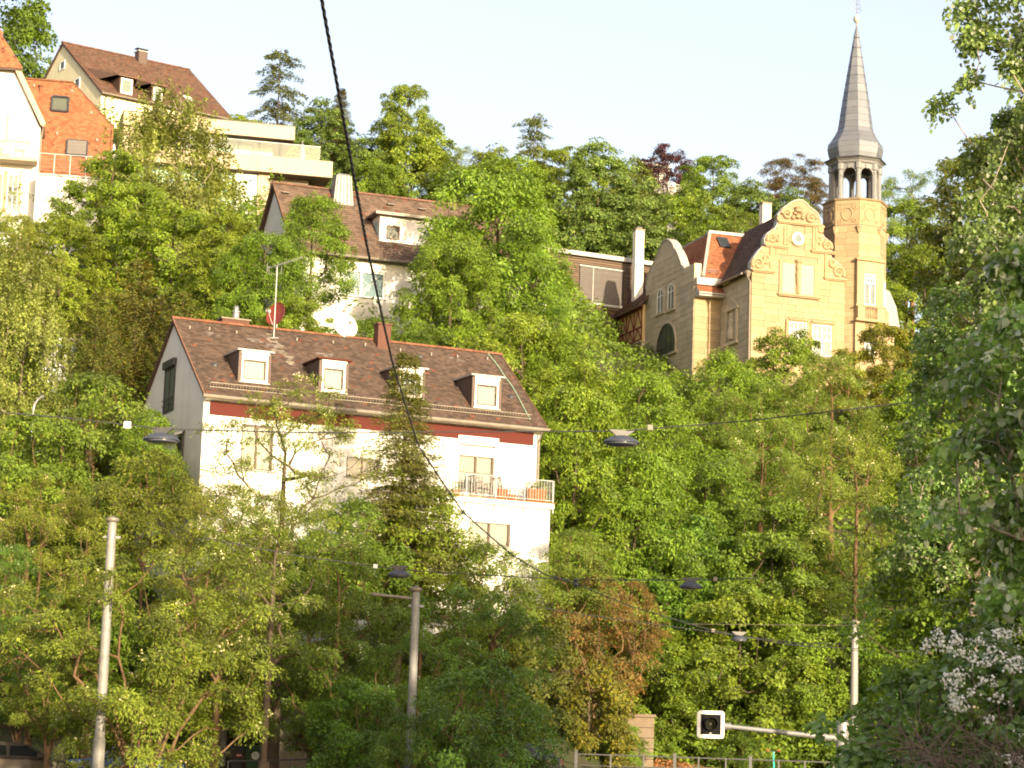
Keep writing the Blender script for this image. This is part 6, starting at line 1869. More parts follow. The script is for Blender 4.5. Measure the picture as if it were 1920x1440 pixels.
pA, hA = mast_pole('tall pale pole at the left, standing behind fan shaped yellow stems', 211, 974, 78, .138)
pB, hB = mast_pole('tall pale pole in the middle with a short arm near its top', 780.5, 1105, 84.5, .132)
pC, hC = mast_pole('tall pale pole at the right beside the orange tree trunk', 1603, 1167, 98, .135)
e_ = unp(697, 1114, 84.2) - np.array(pB.location)
ar = MB(); ar.tube([(0, 0, hB - .32), (e_[0] * .55, e_[1] * .55, e_[2] * .5 + (hB - .32) * .5), tuple(e_)], [.05, .05, .06], 8)
ar.build('arm', M['gutter'], pB)


def catenary(name, label, pts, r, m='dark_metal', sag=0.0, n=24, twist=False, cat='cable', group=None):
    """a cable through given world points, hanging in a shallow curve between them"""
    P_ = []
    for a, b in zip(pts, pts[1:]):
        a, b = Vector(a), Vector(b)
        for k in range(n):
            t = k / n; p = a.lerp(b, t); p.z -= sag * (b - a).length * 4 * t * (1 - t); P_.append(p)
    P_.append(Vector(pts[-1]))
    mb = MB()
    if twist:
        for ph in (0, 2.1, 4.2):
            L = 0; q = []
            for i, p in enumerate(P_):
                if i: L += (p - P_[i - 1]).length
                q.append(p + Vector((math.cos(L * 9 + ph), 0, math.sin(L * 9 + ph))) * r * .62)
            mb.tube([tuple(x) for x in q], r * .62, 6)
    else:
        mb.tube([tuple(x) for x in P_], r, 6)
    return tag(mb.build(name, M[m]), label, cat, group)


U = lambda px, py, y: tuple(unp(px, py, y))
LWG = 'wires across the street'
c1_ = catenary('span_wire', 'wire across the white house carrying the two large hanging lamps', [U(-60, 768, 60), U(120, 783, 60), U(303, 804, 60), U(560, 811, 60.3), U(785, 810, 60.3), U(1000, 809, 60.4), U(1165, 808, 60), U(1400, 789, 60), U(1640, 762, 60), U(1900, 730, 60)], .016, sag=.0004, group=LWG)
c2_ = catenary('span_wire', 'wire carrying the two middle sized hanging lamps, above the brown flowered bush', [U(380, 1008, 82), U(560, 1042, 82), U(748, 1068, 82), U(920, 1079, 82), U(1080, 1087, 82), U(1295, 1088, 82), U(1420, 1084, 82)], .018, sag=.0003, group=LWG)
c3_ = catenary('span_wire', 'wire carrying the smallest hanging lamp to the right pole', [U(820, 1108, 100), U(1080, 1150, 100), U(1240, 1172, 100), U(1385, 1192, 100), U(1500, 1206, 99), U(1603, 1208, 98)], .016, sag=.0003, group=LWG)
c4_ = catenary('span_wire', 'thin level wire ending at the top of the right pole', [U(1290, 1170, 101), U(1603, 1173, 98)], .010, 'gutter', group=LWG)
cable = catenary('power_cable', 'thick black twisted cable running from the top of the sky down past the spruce', [U(598, -30, 27), U(640, 200, 30.5), U(688, 460, 36), U(736, 680, 46), U(785, 836, 60.2), U(868, 960, 67), U(960, 1040, 74.5), U(1020, 1076, 79), U(1080, 1094, 82)], .0195, sag=.0015, twist=True, n=60)
cable2 = catenary('power_cable', 'thinner black cable running on from the knot towards the right pole', [U(1080, 1094, 82), U(1180, 1136, 86), U(1340, 1183, 91), U(1480, 1209, 95), U(1603, 1216, 97.6), U(1740, 1222, 98)], .016, sag=.001)
k_ = MB().lathe([(.03, -.16), (.09, -.08), (.07, .02), (.10, .08), (.03, .16)], n=8)
ko = k_.build('cable_clamp', M['dark_metal'], c2_); ko.location = U(1080, 1093, 82)
for w_, px, py, y, s in ((c1_, 239, 797, 60, .17), (c1_, 1219, 802, 60, .14), (c2_, 704, 1062, 82, .14), (c2_, 1341, 1086, 82, .14), (c3_, 1337, 1182, 100, .14)):
    b_ = MB().box((-s / 2, -s / 3, -s / 2), (s / 2, s / 3, s / 2)).build('junction_box', M['white_paint'] if px < 1200 else M['gutter'], w_, bevel=.015)
    b_.location = U(px, py, y)
    if px == 239: b_['label'] = 'white junction box on the wire'


def lamp(label, px, py, y, w=.90):
    c = unp(px, py, y)
    t = thing('hanging_lamp', label, 'street lamp', c, random.Random(px).uniform(-.25, .25), 'street lamps hanging on wires')
    r = w / 2
    prof = [(.01, .15), (r * .35, .14), (r * .62, .10), (r * .85, .035), (r, -.03), (r * .99, -.05), (r * .93, -.055)]
    MB().lathe(prof[::-1], n=24).build('shade', M['lamp_shell'], t, smooth=True)
    MB().lathe([(r * .92, -.058), (r * .75, -.10), (r * .45, -.125), (.02, -.13)][::-1], n=24).build('diffuser', M['lamp_glass'], t, smooth=True)
    MB().prism([(-.12, -.04, .13), (.12, -.04, .13), (.27, -.04, .26), (-.27, -.04, .26)], (0, .08, 0)).build('hanger', M['fence_grey'], t)
    MB().box((-.30, -.03, .262), (.30, .03, .30)).build('wire_clamp', M['fence_grey'], t)
    t.scale = (1, 1, .95)


M['lamp_shell'] = mat('lamp_shell', (.055, .065, .09), .4)
M['lamp_glass'] = mat('lamp_glass', (.10, .11, .14), .2, coat=.5)
lamp('large hanging lamp at the left in front of the gable corner', 303, 823, 60)
lamp('large hanging lamp right of the white house', 1165, 828, 60)
lamp('hanging lamp above the middle pole', 748, 1077, 82, .79)
lamp('hanging lamp right of the brown flowered bush', 1295, 1099, 82, .79)
lamp('smallest hanging lamp, left of the right pole', 1386, 1198, 100, .67)

# square signal on a long arm
ys = 45.0
sp_ = unp(1579, 1440, ys); sgz = gz(sp_[0], ys)
sig = thing('signal_post', 'square white framed signal with dark lens on a long grey arm', 'traffic signal', (sp_[0], ys, sgz))
loc_ = lambda px, py, y=ys: Vector(unp(px, py, y)) - Vector((sp_[0], ys, sgz))
tp = loc_(1579, 1352)
MB().lathe([(.115, -.1), (.115, tp.z), (.02, tp.z + .03)], n=16).build('post', M['galvanised'], sig)
a0, a1 = loc_(1572, 1385), loc_(1357, 1361)
MB().tube([a0, a0.lerp(a1, .18), a0.lerp(a1, .181), a1], [.062, .062, .046, .038], 12).build('arm', M['galvanised'], sig)
c = loc_(1332.5, 1358.5)
hw = .242; fr_ = MB()


def rrect(w, r, n=5):
    out = []
    for cx, cz, a in ((w - r, w - r, 0), (-(w - r), w - r, 90), (-(w - r), -(w - r), 180), (w - r, -(w - r), 270)):
        for k in range(n + 1):
            t = math.radians(a + 90 * k / n); out.append((cx + r * math.cos(t), cz + r * math.sin(t)))
    return out


o1, i1 = rrect(hw, .055), rrect(hw - .062, .012)
for k in range(len(o1)):
    j = (k + 1) % len(o1)
    f3 = lambda p, y: (c.x + p[0], c.y + y, c.z + p[1])
    fr_.face([f3(o1[k], -.03), f3(i1[k], -.03), f3(i1[j], -.03), f3(o1[j], -.03)])
    fr_.face([f3(o1[k], -.03), f3(o1[j], -.03), f3(o1[j], .05), f3(o1[k], .05)])
    fr_.face([f3(i1[k], -.03), f3(i1[k], .03), f3(i1[j], .03), f3(i1[j], -.03)])
fr_.face([(c.x + p[0], c.y + .05, c.z + p[1]) for p in o1])
fr_.build('frame', M['white_paint'], sig)
MB().box((c.x - hw + .063, c.y - .02, c.z - hw + .063), (c.x + hw - .063, c.y + .02, c.z + hw - .063)).build('panel', M['black_inner'], sig)
lens = MB()
vis = MB()
for k in range(24):
    t0, t1 = k * .2618, (k + 1) * .2618
    A_ = lambda r, t, y: (c.x + r * math.cos(t), c.y + y, c.z + .01 + r * math.sin(t))
    dep = lambda t: -.20 if math.sin(t) > -.5 else -.09
    vis.face([A_(.118, t0, -.02), A_(.118, t1, -.02), A_(.118, t1, dep(t1)), A_(.118, t0, dep(t0))])
    vis.face([A_(.106, t0, dep(t0)), A_(.106, t1, dep(t1)), A_(.106, t1, -.02), A_(.106, t0, -.02)])
    vis.face([A_(.118, t0, dep(t0)), A_(.118, t1, dep(t1)), A_(.106, t1, dep(t1)), A_(.106, t0, dep(t0))])
vis.build('visor', M['black_inner'], sig)
lens.face([(c.x + .105 * math.cos(k * .2618), c.y - .024, c.z + .01 + .105 * math.sin(k * .2618)) for k in range(24)])
lens.build('lens', mat('lens', (.012, .012, .011), .12, coat=1.0), sig)
MB().lathe([(.035, -.004), (.02, .0), (.005, .002)], n=10).build('lens_centre', mat('lens_centre', (.04, .037, .028), .3), sig).matrix_local = Matrix.Translation((c.x, c.y - .026, c.z + .01)) @ Matrix.Rotation(math.pi / 2, 4, 'X')
MB().box((c.x - .022, c.y - .0225, c.z - .155), (c.x + .022, c.y - .0205, c.z - .147)).build('maker_mark', M['white_paint'], sig)
MB().lathe([(.06, 0), (.06, .12)], n=12).build('arm_socket', M['galvanised'], sig).matrix_local = Matrix.Translation((c.x + hw, c.y + .02, c.z - .02)) @ Matrix.Rotation(math.pi / 2, 4, 'Y')
# plywood notice board strapped to the post, mostly hidden by leaves
MB().box((tp.x - .05, -.20, tp.z - 1.6), (tp.x + .32, -.13, tp.z - .85)).build('switch_box', M['galvanised'], sig)

# railing at the edge of the path
FY = 97.0
fx = lambda px: float(unp(px, 1420, FY)[0])
zf = float(unp(1300, 1421, FY)[2])
fence = thing('railing', 'grey metal railing with thin posts along the tan path', 'railing', (fx(1075), FY, 1.0))
f0 = fx(1075)
for z, r in ((zf, .028), (zf - .42, .018), (zf - .80, .018)):
    MB().tube([(0, 0, z - 1.0), (fx(1572) - f0, 0, z - 1.0)], r, 8).build('rail', M['fence_grey'], fence)
for px in (1080, 1145, 1207, 1265, 1310, 1361, 1407, 1460, 1509, 1562):
    thick = px in (1080, 1265, 1407, 1562)
    x = fx(px) - f0; s_ = .06 if thick else .03
    MB().box((x - s_, -s_, -.3), (x + s_, s_, zf - 1.0 + (.12 if thick else .03))).build('post', M['fence_grey'], fence)
    if thick: MB().box((x - s_ - .01, -s_ - .01, zf - 1.0 + .123), (x + s_ + .01, s_ + .01, zf - 1.0 + .15)).build('post_cap', M['fence_grey'], fence)
FL = 88.0
fl = lambda px: float(unp(px, 1428, FL)[0])
zl = float(unp(520, 1428, FL)[2])
f2 = thing('railing', 'dark railing beside the rubbish bins and thick trunk', 'railing', (fl(425), FL, .8))
MB().tube([(0, 0, zl - .85), (fl(640) - fl(425), 0, zl - .62)], .025, 8).build('rail', M['dark_metal'], f2)
MB().tube([(0, 0, zl - 1.3), (fl(640) - fl(425), 0, zl - 1.07)], .018, 8).build('rail', M['dark_metal'], f2)
for px in (428, 500, 545, 590, 638):
    x = fl(px) - fl(425); MB().box((x - .025, -.025, -.3), (x + .025, .025, zl - .85 + .23 * x / (fl(640) - fl(425)))).build('post', M['dark_metal'], f2)
h_ = unp(62, 772, 103); hr_ = thing('hand_rail', 'bent pale pipe rail below the forked birch at the left', 'hand rail', tuple(h_))
MB().tube([(0, 0, -1.2), (0, 0, .0), (.04, 0, .3), (.18, 0, .55), (.42, 0, .68)], .05, 8).build('pipe', M['galvanised'], hr_)

# garage with a rounded concrete canopy, bins in front
GY = 97.0
gp_ = unp(300, 1440, GY)
Ga = Site('garage', 'low garage with rounded concrete canopy and grey doors in the bank at the lower left', 'garage', (gp_[0], GY, gz(gp_[0], GY - 1) - .1), .12)
ga = Ga.o
J = lambda px, py, y=0: Ga.hit(px, py, 'y', y)
a, b = J(285, 1284, -1.6), J(452, 1318, -1.6)
zc0, zc1 = J(450, 1322, -1.6)[2], J(330, 1284, -1.6)[2]
can = MB(); n = 14
top = [(a[0] + (b[0] - a[0]) * k / n, zc0 + (zc1 - zc0) * (1 - (k / n) ** 2.2)) for k in range(n + 1)]
can.prism([(x, -1.6, z) for x, z in top] + [(x, -1.6, z - .62 + .42 * (i / n)) for i, (x, z) in list(enumerate(top))[::-1]], (0, 5, 0))
can.build('canopy', M['concrete'], ga)
wx0, wx1 = a[0] - 2.5, b[0] + 2.6
MB().box((wx0, 1.2, -.5), (wx1, 1.5, zc0 + .3)).build('rear_wall', M['dark_wood'], ga)
MB().box((wx0, -1.2, -.5), (a[0] + .4, 1.2, zc0 + .6)).build('side_wall', M['concrete'], ga)
MB().box((b[0] + 1.55, -1.0, -.5), (wx1, 1.2, zc0 + .1)).build('side_wall', M['concrete'], ga)
d0, d1 = J(345, 1400, -.6)[0], J(396, 1400, -.6)[0]
for k in range(9):
    w_ = (d1 - d0) / 9; MB().box((d0 + w_ * k + .008, -.66, -.1), (d0 + w_ * (k + 1) - .008, -.6, 2.15)).build('door_board', M['zinc'], ga)
MB().box((d0, -.6, -.1), (d1, -.5, 2.15)).build('door', M['dark_metal'], ga)
e0, e1 = J(397, 1400, -.7)[0], J(424, 1400, -.7)[0]
MB().box((e0, -.75, -.1), (e1, -.55, 2.0)).build('pillar', M['pole_paint'], ga)


def bin_(label, px, y, mt, w, h, mark):
    p = unp(px, 1440, y); x = float(p[0]); z = float(unp(px, 1400, y)[2]) - h
    t = thing('wheelie_bin', label, 'rubbish bin', (x, y, z), .1, 'rubbish bins in front of the garage')
    bw, d = w / 2, .36
    m = MB()
    lo, hi = [(-bw * .8, -d * .75, .08), (bw * .8, -d * .75, .08), (bw * .8, d * .75, .08), (-bw * .8, d * .75, .08)], [(-bw, -d, h * .93), (bw, -d, h * .93), (bw, d, h * .93), (-bw, d, h * .93)]
    m.face(lo[::-1]); m.face(hi)
    for k in range(4): m.face([lo[k], lo[(k + 1) % 4], hi[(k + 1) % 4], hi[k]])
    m.build('body', mt, t)
    MB().box((-bw * 1.02, -d * 1.02, h * .87), (bw * 1.02, -d * .99, h * .93)).build('rim', mt, t)
    lid = MB().prism([(-bw * 1.04, -d * 1.1, h * .935), (-bw * 1.04, -d * .9, h), (-bw * 1.04, d * .8, h * 1.03), (-bw * 1.04, d * 1.15, h * .96), (-bw * 1.04, d * 1.15, h * .935)], (bw * 2.08, 0, 0)).build('lid', mt, t)
    MB().tube([(-bw * .8, d * 1.2, h * .98), (bw * .8, d * 1.2, h * .98)], .02, 6).build('handle', mt, t)
    for s in (-1, 1):
        wh = MB().lathe([(.10, -.025), (.10, .025)], n=12).build('wheel', M['black_rubber'], t); wh.location = (s * bw * .8, d * .85, .10); wh.rotation_euler = (0, math.pi / 2, 0)
    fz = lambda z: -d * .75 - (d * .25) * (z - .08) / (h * .93 - .08)
    if mark == 'red':
        z0, z1 = h * .64, h * .76
        MB().face([(-bw * .1, fz(z0) - .006, z0), (bw * .72, fz(z0) - .006, z0), (bw * .72, fz(z1) - .006, z1), (-bw * .1, fz(z1) - .006, z1)]).build('red_label', mat('label_red', (.55, .03, .05), .5), t)
        for k in range(5):
            x0 = -bw * .02 + k * .038
            MB().face([(x0, fz(z0) - .012, z0 + .035), (x0 + .026, fz(z0) - .012, z0 + .035), (x0 + .026, fz(z1) - .010, z1 - .035), (x0, fz(z1) - .010, z1 - .035)]).build('letter', M['white_paint'], t)
    else:
        zc = h * .70; R = .15
        MB().face([(-bw * -.25 + R * math.cos(k * .3142), fz(zc + R * math.sin(k * .3142)) - .006, zc + R * math.sin(k * .3142)) for k in range(20)]).build('round_sticker', M['white_paint'], t)
        cx = bw * .25
        gm = mat('sticker_print', (.25, .42, .33), .6)
        for (x0, x1, z0, z1) in ((-.07, .03, .07, .085), (-.085, .07, .035, .05), (-.09, .0, .0, .015), (-.07, .03, -.05, -.035)):
            MB().face([(cx + x0, fz(zc + z0) - .010, zc + z0), (cx + x1, fz(zc + z0) - .010, zc + z0), (cx + x1, fz(zc + z1) - .010, zc + z1), (cx + x0, fz(zc + z1) - .010, zc + z1)]).build('print_line', gm, t)
        MB().obox((cx + .05, fz(zc) - .010, zc - .02), (cx + .09, fz(zc) - .010, zc + .02), .03, .004).build('print_mark', mat('sticker_red', (.6, .12, .1), .6), t)


bin_('dark grey wheelie bin with small red label', 443, 95.2, mat('bin_grey', (.035, .037, .045), .5), .50, 1.08, 'red')
bin_('green wheelie bin with round white sticker', 474, 95.0, mat('bin_green', (.025, .085, .04), .5), .58, 1.12, 'green')


# parked cars
def car(label, px, py_roof, y, yaw, mt, name='parked_car', H=1.52):
    p = unp(px, py_roof, y); z = float(p[2]) - H
    t = thing(name, label, 'car', (float(p[0]), y, z), yaw, 'parked cars')
    W = .88
    side = [(-2.05, .28), (-2.12, .62), (-2.02, .92), (-1.15, 1.02), (-.55, 1.40), (-.1, H - .02), (.7, H), (1.45, 1.42), (1.95, 1.02), (2.10, .88), (2.12, .45), (2.0, .28)]
    low = [(-2.05, .28), (-2.12, .62), (-2.02, .92), (-1.15, 1.00), (1.95, 1.00), (2.10, .88), (2.12, .45), (2.0, .28)]
    body = MB()
    body.prism([(x, -W, z_) for x, z_ in low], (0, 2 * W, 0))
    b_ = body.build('body', mt, t, bevel=.07)
    cab = [(-1.12, 1.004), (-.50, 1.42), (-.05, H - .03), (.75, H - .01), (1.45, 1.40), (1.88, 1.004)]
    gl = MB(); cw = .82; tw_ = .64
    k = lambda z_: cw - (cw - tw_) * (z_ - 1.0) / (H - 1.0)
    L_ = [(x, -k(z_), z_) for x, z_ in cab]; R_ = [(x, k(z_), z_) for x, z_ in cab]
    rf = MB(); rf.face([L_[1], R_[1], R_[2], L_[2]][::-1]); rf.face([L_[2], R_[2], R_[3], L_[3]][::-1]); rf.face([L_[3], R_[3], R_[4], L_[4]][::-1])
    for P_, s in ((L_, 1), (R_, -1)):
        q = [P_[0], P_[1], P_[2], P_[3], P_[4], P_[5]]
        rf.face(q[::-1] if s > 0 else q)
    rf.face([L_[0], R_[0], R_[1], L_[1]][::-1]); rf.face([L_[4], R_[4], R_[5], L_[5]][::-1])
    rf.build('roof', mt, t)
    e = .012
    for s, P_ in ((-1, L_), (1, R_)):
        for nm, x0, x1 in (('side_window', -.92, .22), ('side_window', .32, 1.05), ('side_window', 1.15, 1.58)):
            z1 = H - .13; z0 = 1.06
            xa, xb = max(x0, -.92), x1
            xt0 = max(xa, -.36) if xa < -.36 else xa + .02; xt1 = xb - .02 if xb < 1.2 else xb - .16
            pts = [(xa, s * (k(z0) + e), z0), (xb, s * (k(z0) + e), z0), (xt1, s * (k(z1) + e), z1), (xt0, s * (k(z1) + e), z1)]
            MB().face(pts if s < 0 else pts[::-1]).build(nm, M['car_glass'], t)
        m_ = MB().box((-.85, s * .90, 1.0), (-.65, s * 1.06, 1.14)).build('mirror', mt, t, bevel=.03)
        for xw in (-1.3, 1.3):
            wh = MB().lathe([(.33, -.10), (.33, .10)], n=20).build('wheel', M['black_rubber'], t); wh.location = (xw, s * .80, .33); wh.rotation_euler = (math.pi / 2, 0, 0)
            MB().lathe([(.21, -.105), (.05, -.09), (.05, .09), (.21, .105)], n=14).build('rim', M['galvanised'], wh)
        MB().box((-2.10, s * .55 - .2, .66), (-2.02, s * .55 + .2, .84)).build('headlight', M['clear_lamp'], t)
        MB().box((2.03, s * .70 - .12, .72), (2.13, s * .70 + .12, .92)).build('tail_light', M['dish_red'], t)
    i = lambda a, b, t_: tuple(Vector(a).lerp(Vector(b), t_))
    for q in ((L_[0], R_[0], R_[1], L_[1]), (L_[5], R_[5], R_[4], L_[4])):
        c_ = sum((Vector(v_) for v_ in q), Vector()) / 4; n_ = (Vector(q[1]) - Vector(q[0])).cross(Vector(q[3]) - Vector(q[0])).normalized()
        if n_.z < 0: n_ = -n_
        MB().face([tuple(c_ + (Vector(v_) - c_) * .9 + n_ * .012) for v_ in q]).build('windscreen', M['car_glass'], t)
    return t


M['car_glass'] = mat('car_glass', (.015, .018, .022), .08, spec=.35)
M['clear_lamp'] = mat('clear_lamp', (.6, .62, .65), .15, coat=1)
car('grey brown parked car at the lower left corner', 22, 1391, 84, math.radians(203), mat('paint_brown', (.06, .052, .05), .4, metal=.3, coat=.4))
car('blue car hidden behind the foot of the left pole', 240, 1396, 91, math.radians(8), mat('paint_blue', (.03, .07, .17), .3, metal=.3, coat=1))
car('dark blue parked car half hidden by leaves in the lower middle', 945, 1391, 95, math.radians(6), mat('paint_dark', (.02, .028, .05), .25, metal=.3, coat=1))
car('pale silver car glimpsed through leaves left of the dark blue car', 800, 1412, 98, math.radians(4), mat('paint_silver', (.45, .47, .5), .3, metal=.6, coat=1), H=1.46)


def scooter(label, px, py, y, yaw):
    p = unp(px, py, y); H = 1.16; z = float(p[2]) - H
    t = thing('kick_scooter', label, 'e-scooter', (float(p[0]), y, z), yaw, 'teal kick scooters')
    tl = M['teal']
    MB().box((-.55, -.08, .12), (.25, .08, .18)).build('deck', M['dark_metal'], t, bevel=.02)
    MB().tube([(.42, 0, .12), (.36, 0, .45), (.28, 0, .85), (.25, 0, 1.08)], [.045, .04, .035, .03], 8).build('stem', tl, t)
    MB().obox((.2, 0, .15), (.40, 0, .22), .10, .06).build('neck', tl, t)
    MB().tube([(.25, -.27, 1.13), (.24, -.1, 1.10), (.24, .1, 1.10), (.25, .27, 1.13)], .016, 6).build('handlebar', M['dark_metal'], t)
    for s in (-1, 1):
        MB().tube([(.25, s * .17, 1.118), (.25, s * .28, 1.132)], .025, 8).build('grip', M['grip_orange'], t)
        MB().tube([(.25, s * .14, 1.11), (.19, s * .22, 1.09)], .010, 5).build('brake_lever', M['dark_metal'], t)
    for x, r in ((.45, .12), (-.50, .11)):
        w_ = MB().lathe([(r * .6, -.03), (r, -.025), (r, .025), (r * .6, .03)], n=16).build('wheel', M['black_rubber'], t); w_.location = (x, 0, r); w_.rotation_euler = (math.pi / 2, 0, 0)
        MB().obox((x - .10, 0, r + .10), (x + .08, 0, r + .13), .08, .015).build('mudguard', tl, t)
    MB().box((.25, -.03, 1.0), (.30, .03, 1.08)).build('lamp', M['white_paint'], t)


M['teal'] = mat('teal', (.05, .50, .42), .4)
M['grip_orange'] = mat('grip_orange', (.65, .14, .06), .6)
scooter('teal electric scooter with orange grips parked behind the railing', 1447, 1405, 98.2, 1.2)
scooter('teal scooter barely showing through leaves before the dark blue car', 921, 1413, 90, .8)

# stone gate pillar, steps and dry litter under the trees
pp = unp(1197, 1345, 103.5)
gpz = 1.3
pil = thing('gate_pillar', 'weathered pale stone gate pillar under the low maple', 'pillar', (float(pp[0]), 103.5, gpz))
hp = float(pp[2]) - gpz
rng_ = random.Random(5)
n = 6
for k in range(n):
    z0 = hp * k / n; j = rng_.uniform(-.012, .012)
    MB().box((-.62 + j, -.35 + j, z0 + .006), (.62 + j, .35, z0 + hp / n - .006)).build('stone_block', M['pillar_stone'], pil, bevel=.02)
MB().box((-.70, -.42, hp), (.70, .42, hp + .12)).build('cap_stone', M['pillar_stone'], pil, bevel=.02)
rngn = np.random.default_rng(8)
nl_ = 2600
lx = rngn.normal(0, 1.2, nl_) + float(unp(1265, 1390, 104)[0]); ly = 103.3 + rngn.random(nl_) * 3.2
lz = ground_z(lx, ly) + .05 + .55 * rngn.random(nl_) ** 2 * np.exp(-((lx - lx.mean()) / 1.6) ** 2)
Vv, Qq = leaf_faces(rngn, np.stack([lx, ly, lz], 1), rngn.normal(0, .5, (nl_, 3)) + np.array([0, -.5, .8]), rngn.normal(0, 1, (nl_, 3)), np.full(nl_, .17), np.full(nl_, .11))
tag(inst('leaf_litter', quads_mesh('leaf_litter', Vv, Qq, [leaf_mat('leaf_dry', (.30, .13, .045), (.36, .19, .08), (.22, .09, .04), trans=.15)])), 'dry orange leaf litter right of the gate pillar', kind='stuff')
# ------------------------------------------------------------------ the trees, back to front
W_ = 'trees on the hillside'
T = tree
# skyline behind the upper houses
T('maple_a', 'broadleaf_tree', 'dense dark green tree at the top left corner behind the yellow house', 'tree', 0, -60, 270, 226, (.62, .75, .6), st=1.25)
T('larch_a', 'larch_tree', 'thin see-through conifer standing alone against the sky above the flat roofed house', 'tree', 527, 84, 240, 214, (1, 1, .9))
T('spruce_a', 'spruce_tree', 'narrow dark conifer tip sticking up behind the black cable on the skyline', 'tree', 641, 164, 95, 216, (.9, .8, .8))
T('lime_a', 'broadleaf_tree', 'bushy green tree left of the black cable on the skyline', 'tree', 606, 184, 175, 208, (.75, .95, .7))
T('lime_a', 'broadleaf_tree', 'green tree right behind the glass railing of the flat roofed house', 'tree', 560, 232, 130, 205, (.72, .92, .65))
T('maple_b', 'broadleaf_tree', 'low bright bush showing over the flat roof slab', 'tree', 450, 216, 150, 203, (1.15, 1.2, .9))
T('maple_b', 'broadleaf_tree', 'tallest round headed tree in the middle of the skyline, sky showing through it', 'tree', 766, 156, 150, 203, (1.05, 1.05, .9), st=1.3)
T('maple_a', 'broadleaf_tree', 'wide spreading tree just below and behind the tallest skyline tree', 'tree', 775, 232, 225, 202, (1.0, 1.05, .85))
T('locust_b', 'locust_tree', 'thin arching tree right of the tallest skyline tree', 'tree', 868, 268, 150, 199, (1.1, 1.15, .9))
T('lime_a', 'broadleaf_tree', 'green tree between the black cable and the tallest skyline tree', 'tree', 690, 250, 150, 203, (.8, 1, .75))
T('larch_a', 'larch_tree', 'ragged conifer with a crooked top on the skyline left of the spire', 'tree', 1003, 207, 215, 200, (1.3, 1.3, 1.0))
T('maple_a', 'broadleaf_tree', 'broad tree below the ragged skyline conifer', 'tree', 960, 282, 230, 186, (1, 1.15, .8))
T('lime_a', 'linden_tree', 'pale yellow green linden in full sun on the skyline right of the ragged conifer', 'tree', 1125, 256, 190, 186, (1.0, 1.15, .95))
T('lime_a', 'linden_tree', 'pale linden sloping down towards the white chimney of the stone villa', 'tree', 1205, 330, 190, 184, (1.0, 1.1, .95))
T('copper_a', 'copper_beech', 'dark purple copper beech on the skyline', 'tree', 1252, 272, 115, 214, (1, 1, 1))
T('maple_b', 'broadleaf_tree', 'green tree right of the purple beech on the skyline', 'tree', 1338, 290, 170, 206, (.95, 1.05, .85))
T('lime_a', 'broadleaf_tree', 'tree below the skyline pine, behind the gable top of the stone villa', 'tree', 1405, 335, 160, 196, (.85, 1, .8))
T('maple_a', 'broadleaf_tree', 'low tree on the slope between pale linden and white villa chimney', 'tree', 1300, 355, 200, 188, (1, 1.1, .85))
T('thicket_a', 'broadleaf_tree', 'round green tree right behind the orange villa roof', 'tree', 1330, 400, 170, 184, (.85, .95, .8))
T('thicket_b', 'broadleaf_tree', 'bushy tree left of the second villa chimney', 'tree', 1400, 392, 130, 184, (.9, .95, .8))
T('pine_a', 'pine_tree', 'brownish round pine left of the belfry', 'tree', 1492, 291, 150, 204, (1, .95, .85))
T('locust_b', 'locust_tree', 'airy tree right of the belfry against the sky', 'tree', 1712, 310, 185, 196, (.95, 1.05, .85))
T('maple_b', 'broadleaf_tree', 'bushy tree right of the stone tower', 'tree', 1700, 375, 190, 186, (.8, .95, .75))
T('maple_a', 'broadleaf_tree', 'green tree behind the lower part of the stone tower', 'tree', 1735, 450, 200, 172, (.85, .95, .7))
T('lime_a', 'linden_tree', 'light green tree directly left of the purple beech on the skyline', 'tree', 1180, 292, 170, 206, (1.0, 1.1, .9))
T('maple_b', 'broadleaf_tree', 'bushy tree under the ragged skyline conifer at its right side', 'tree', 1060, 275, 170, 194, (1, 1.1, .85))
T('maple_a', 'broadleaf_tree', 'tree between tallest round skyline tree and the tall lobed centre tree', 'tree', 868, 300, 170, 196, (.95, 1.05, .85))
T('lime_a', 'broadleaf_tree', 'tree under the skyline pine, touching the belfry', 'tree', 1480, 350, 150, 192, (.8, .95, .75))
T('maple_b', 'broadleaf_tree', 'tree just right of the black cable below the skyline', 'tree', 705, 300, 160, 192, (.85, 1, .8))
# between the houses
T('birch_a', 'birch_tree', 'weeping birch hiding the left half of the flat roofed modern house', 'birch', 322, 128, 280, 148, (1.1, 1.1, .95))
T('maple_b', 'broadleaf_tree', 'bright tree below the white terrace at the left', 'tree', 215, 285, 210, 140, (1.05, 1.1, .85))
T('maple_a', 'broadleaf_tree', 'broad tree under the weeping birch', 'tree', 330, 372, 270, 136, (1.1, 1.15, .85))
T('maple_b', 'broadleaf_tree', 'tree left of the pale gable of the upper brown roofed house', 'tree', 428, 398, 170, 132, (1, 1.1, .8))
T('maple_a', 'broadleaf_tree', 'tree standing before the white walled terrace at the left edge', 'tree', 120, 400, 200, 131, (1.1, 1.1, .85))
T('locust_a', 'pale_tree', 'loose pale tree at the left edge in front of the white house', 'tree', 25, 392, 190, 124, (1.15, 1.1, .95))
T('birch_a', 'birch_tree', 'birch with pale forked trunk at the left edge', 'birch', 52, 420, 250, 112, (1.15, 1.15, 1))
T('walnut_b', 'walnut_tree', 'tree hanging over the roof of the upper brown roofed house', 'tree', 590, 358, 170, 129, (.9, 1, .85))
T('walnut_a', 'walnut_tree', 'tree behind the aerial mast', 'tree', 500, 430, 190, 124, (.85, .95, .8))
T('maple_a', 'broadleaf_tree', 'tree left behind the aerial mast and right of the brownish conifers', 'tree', 420, 455, 180, 126, (.95, 1.05, .75))
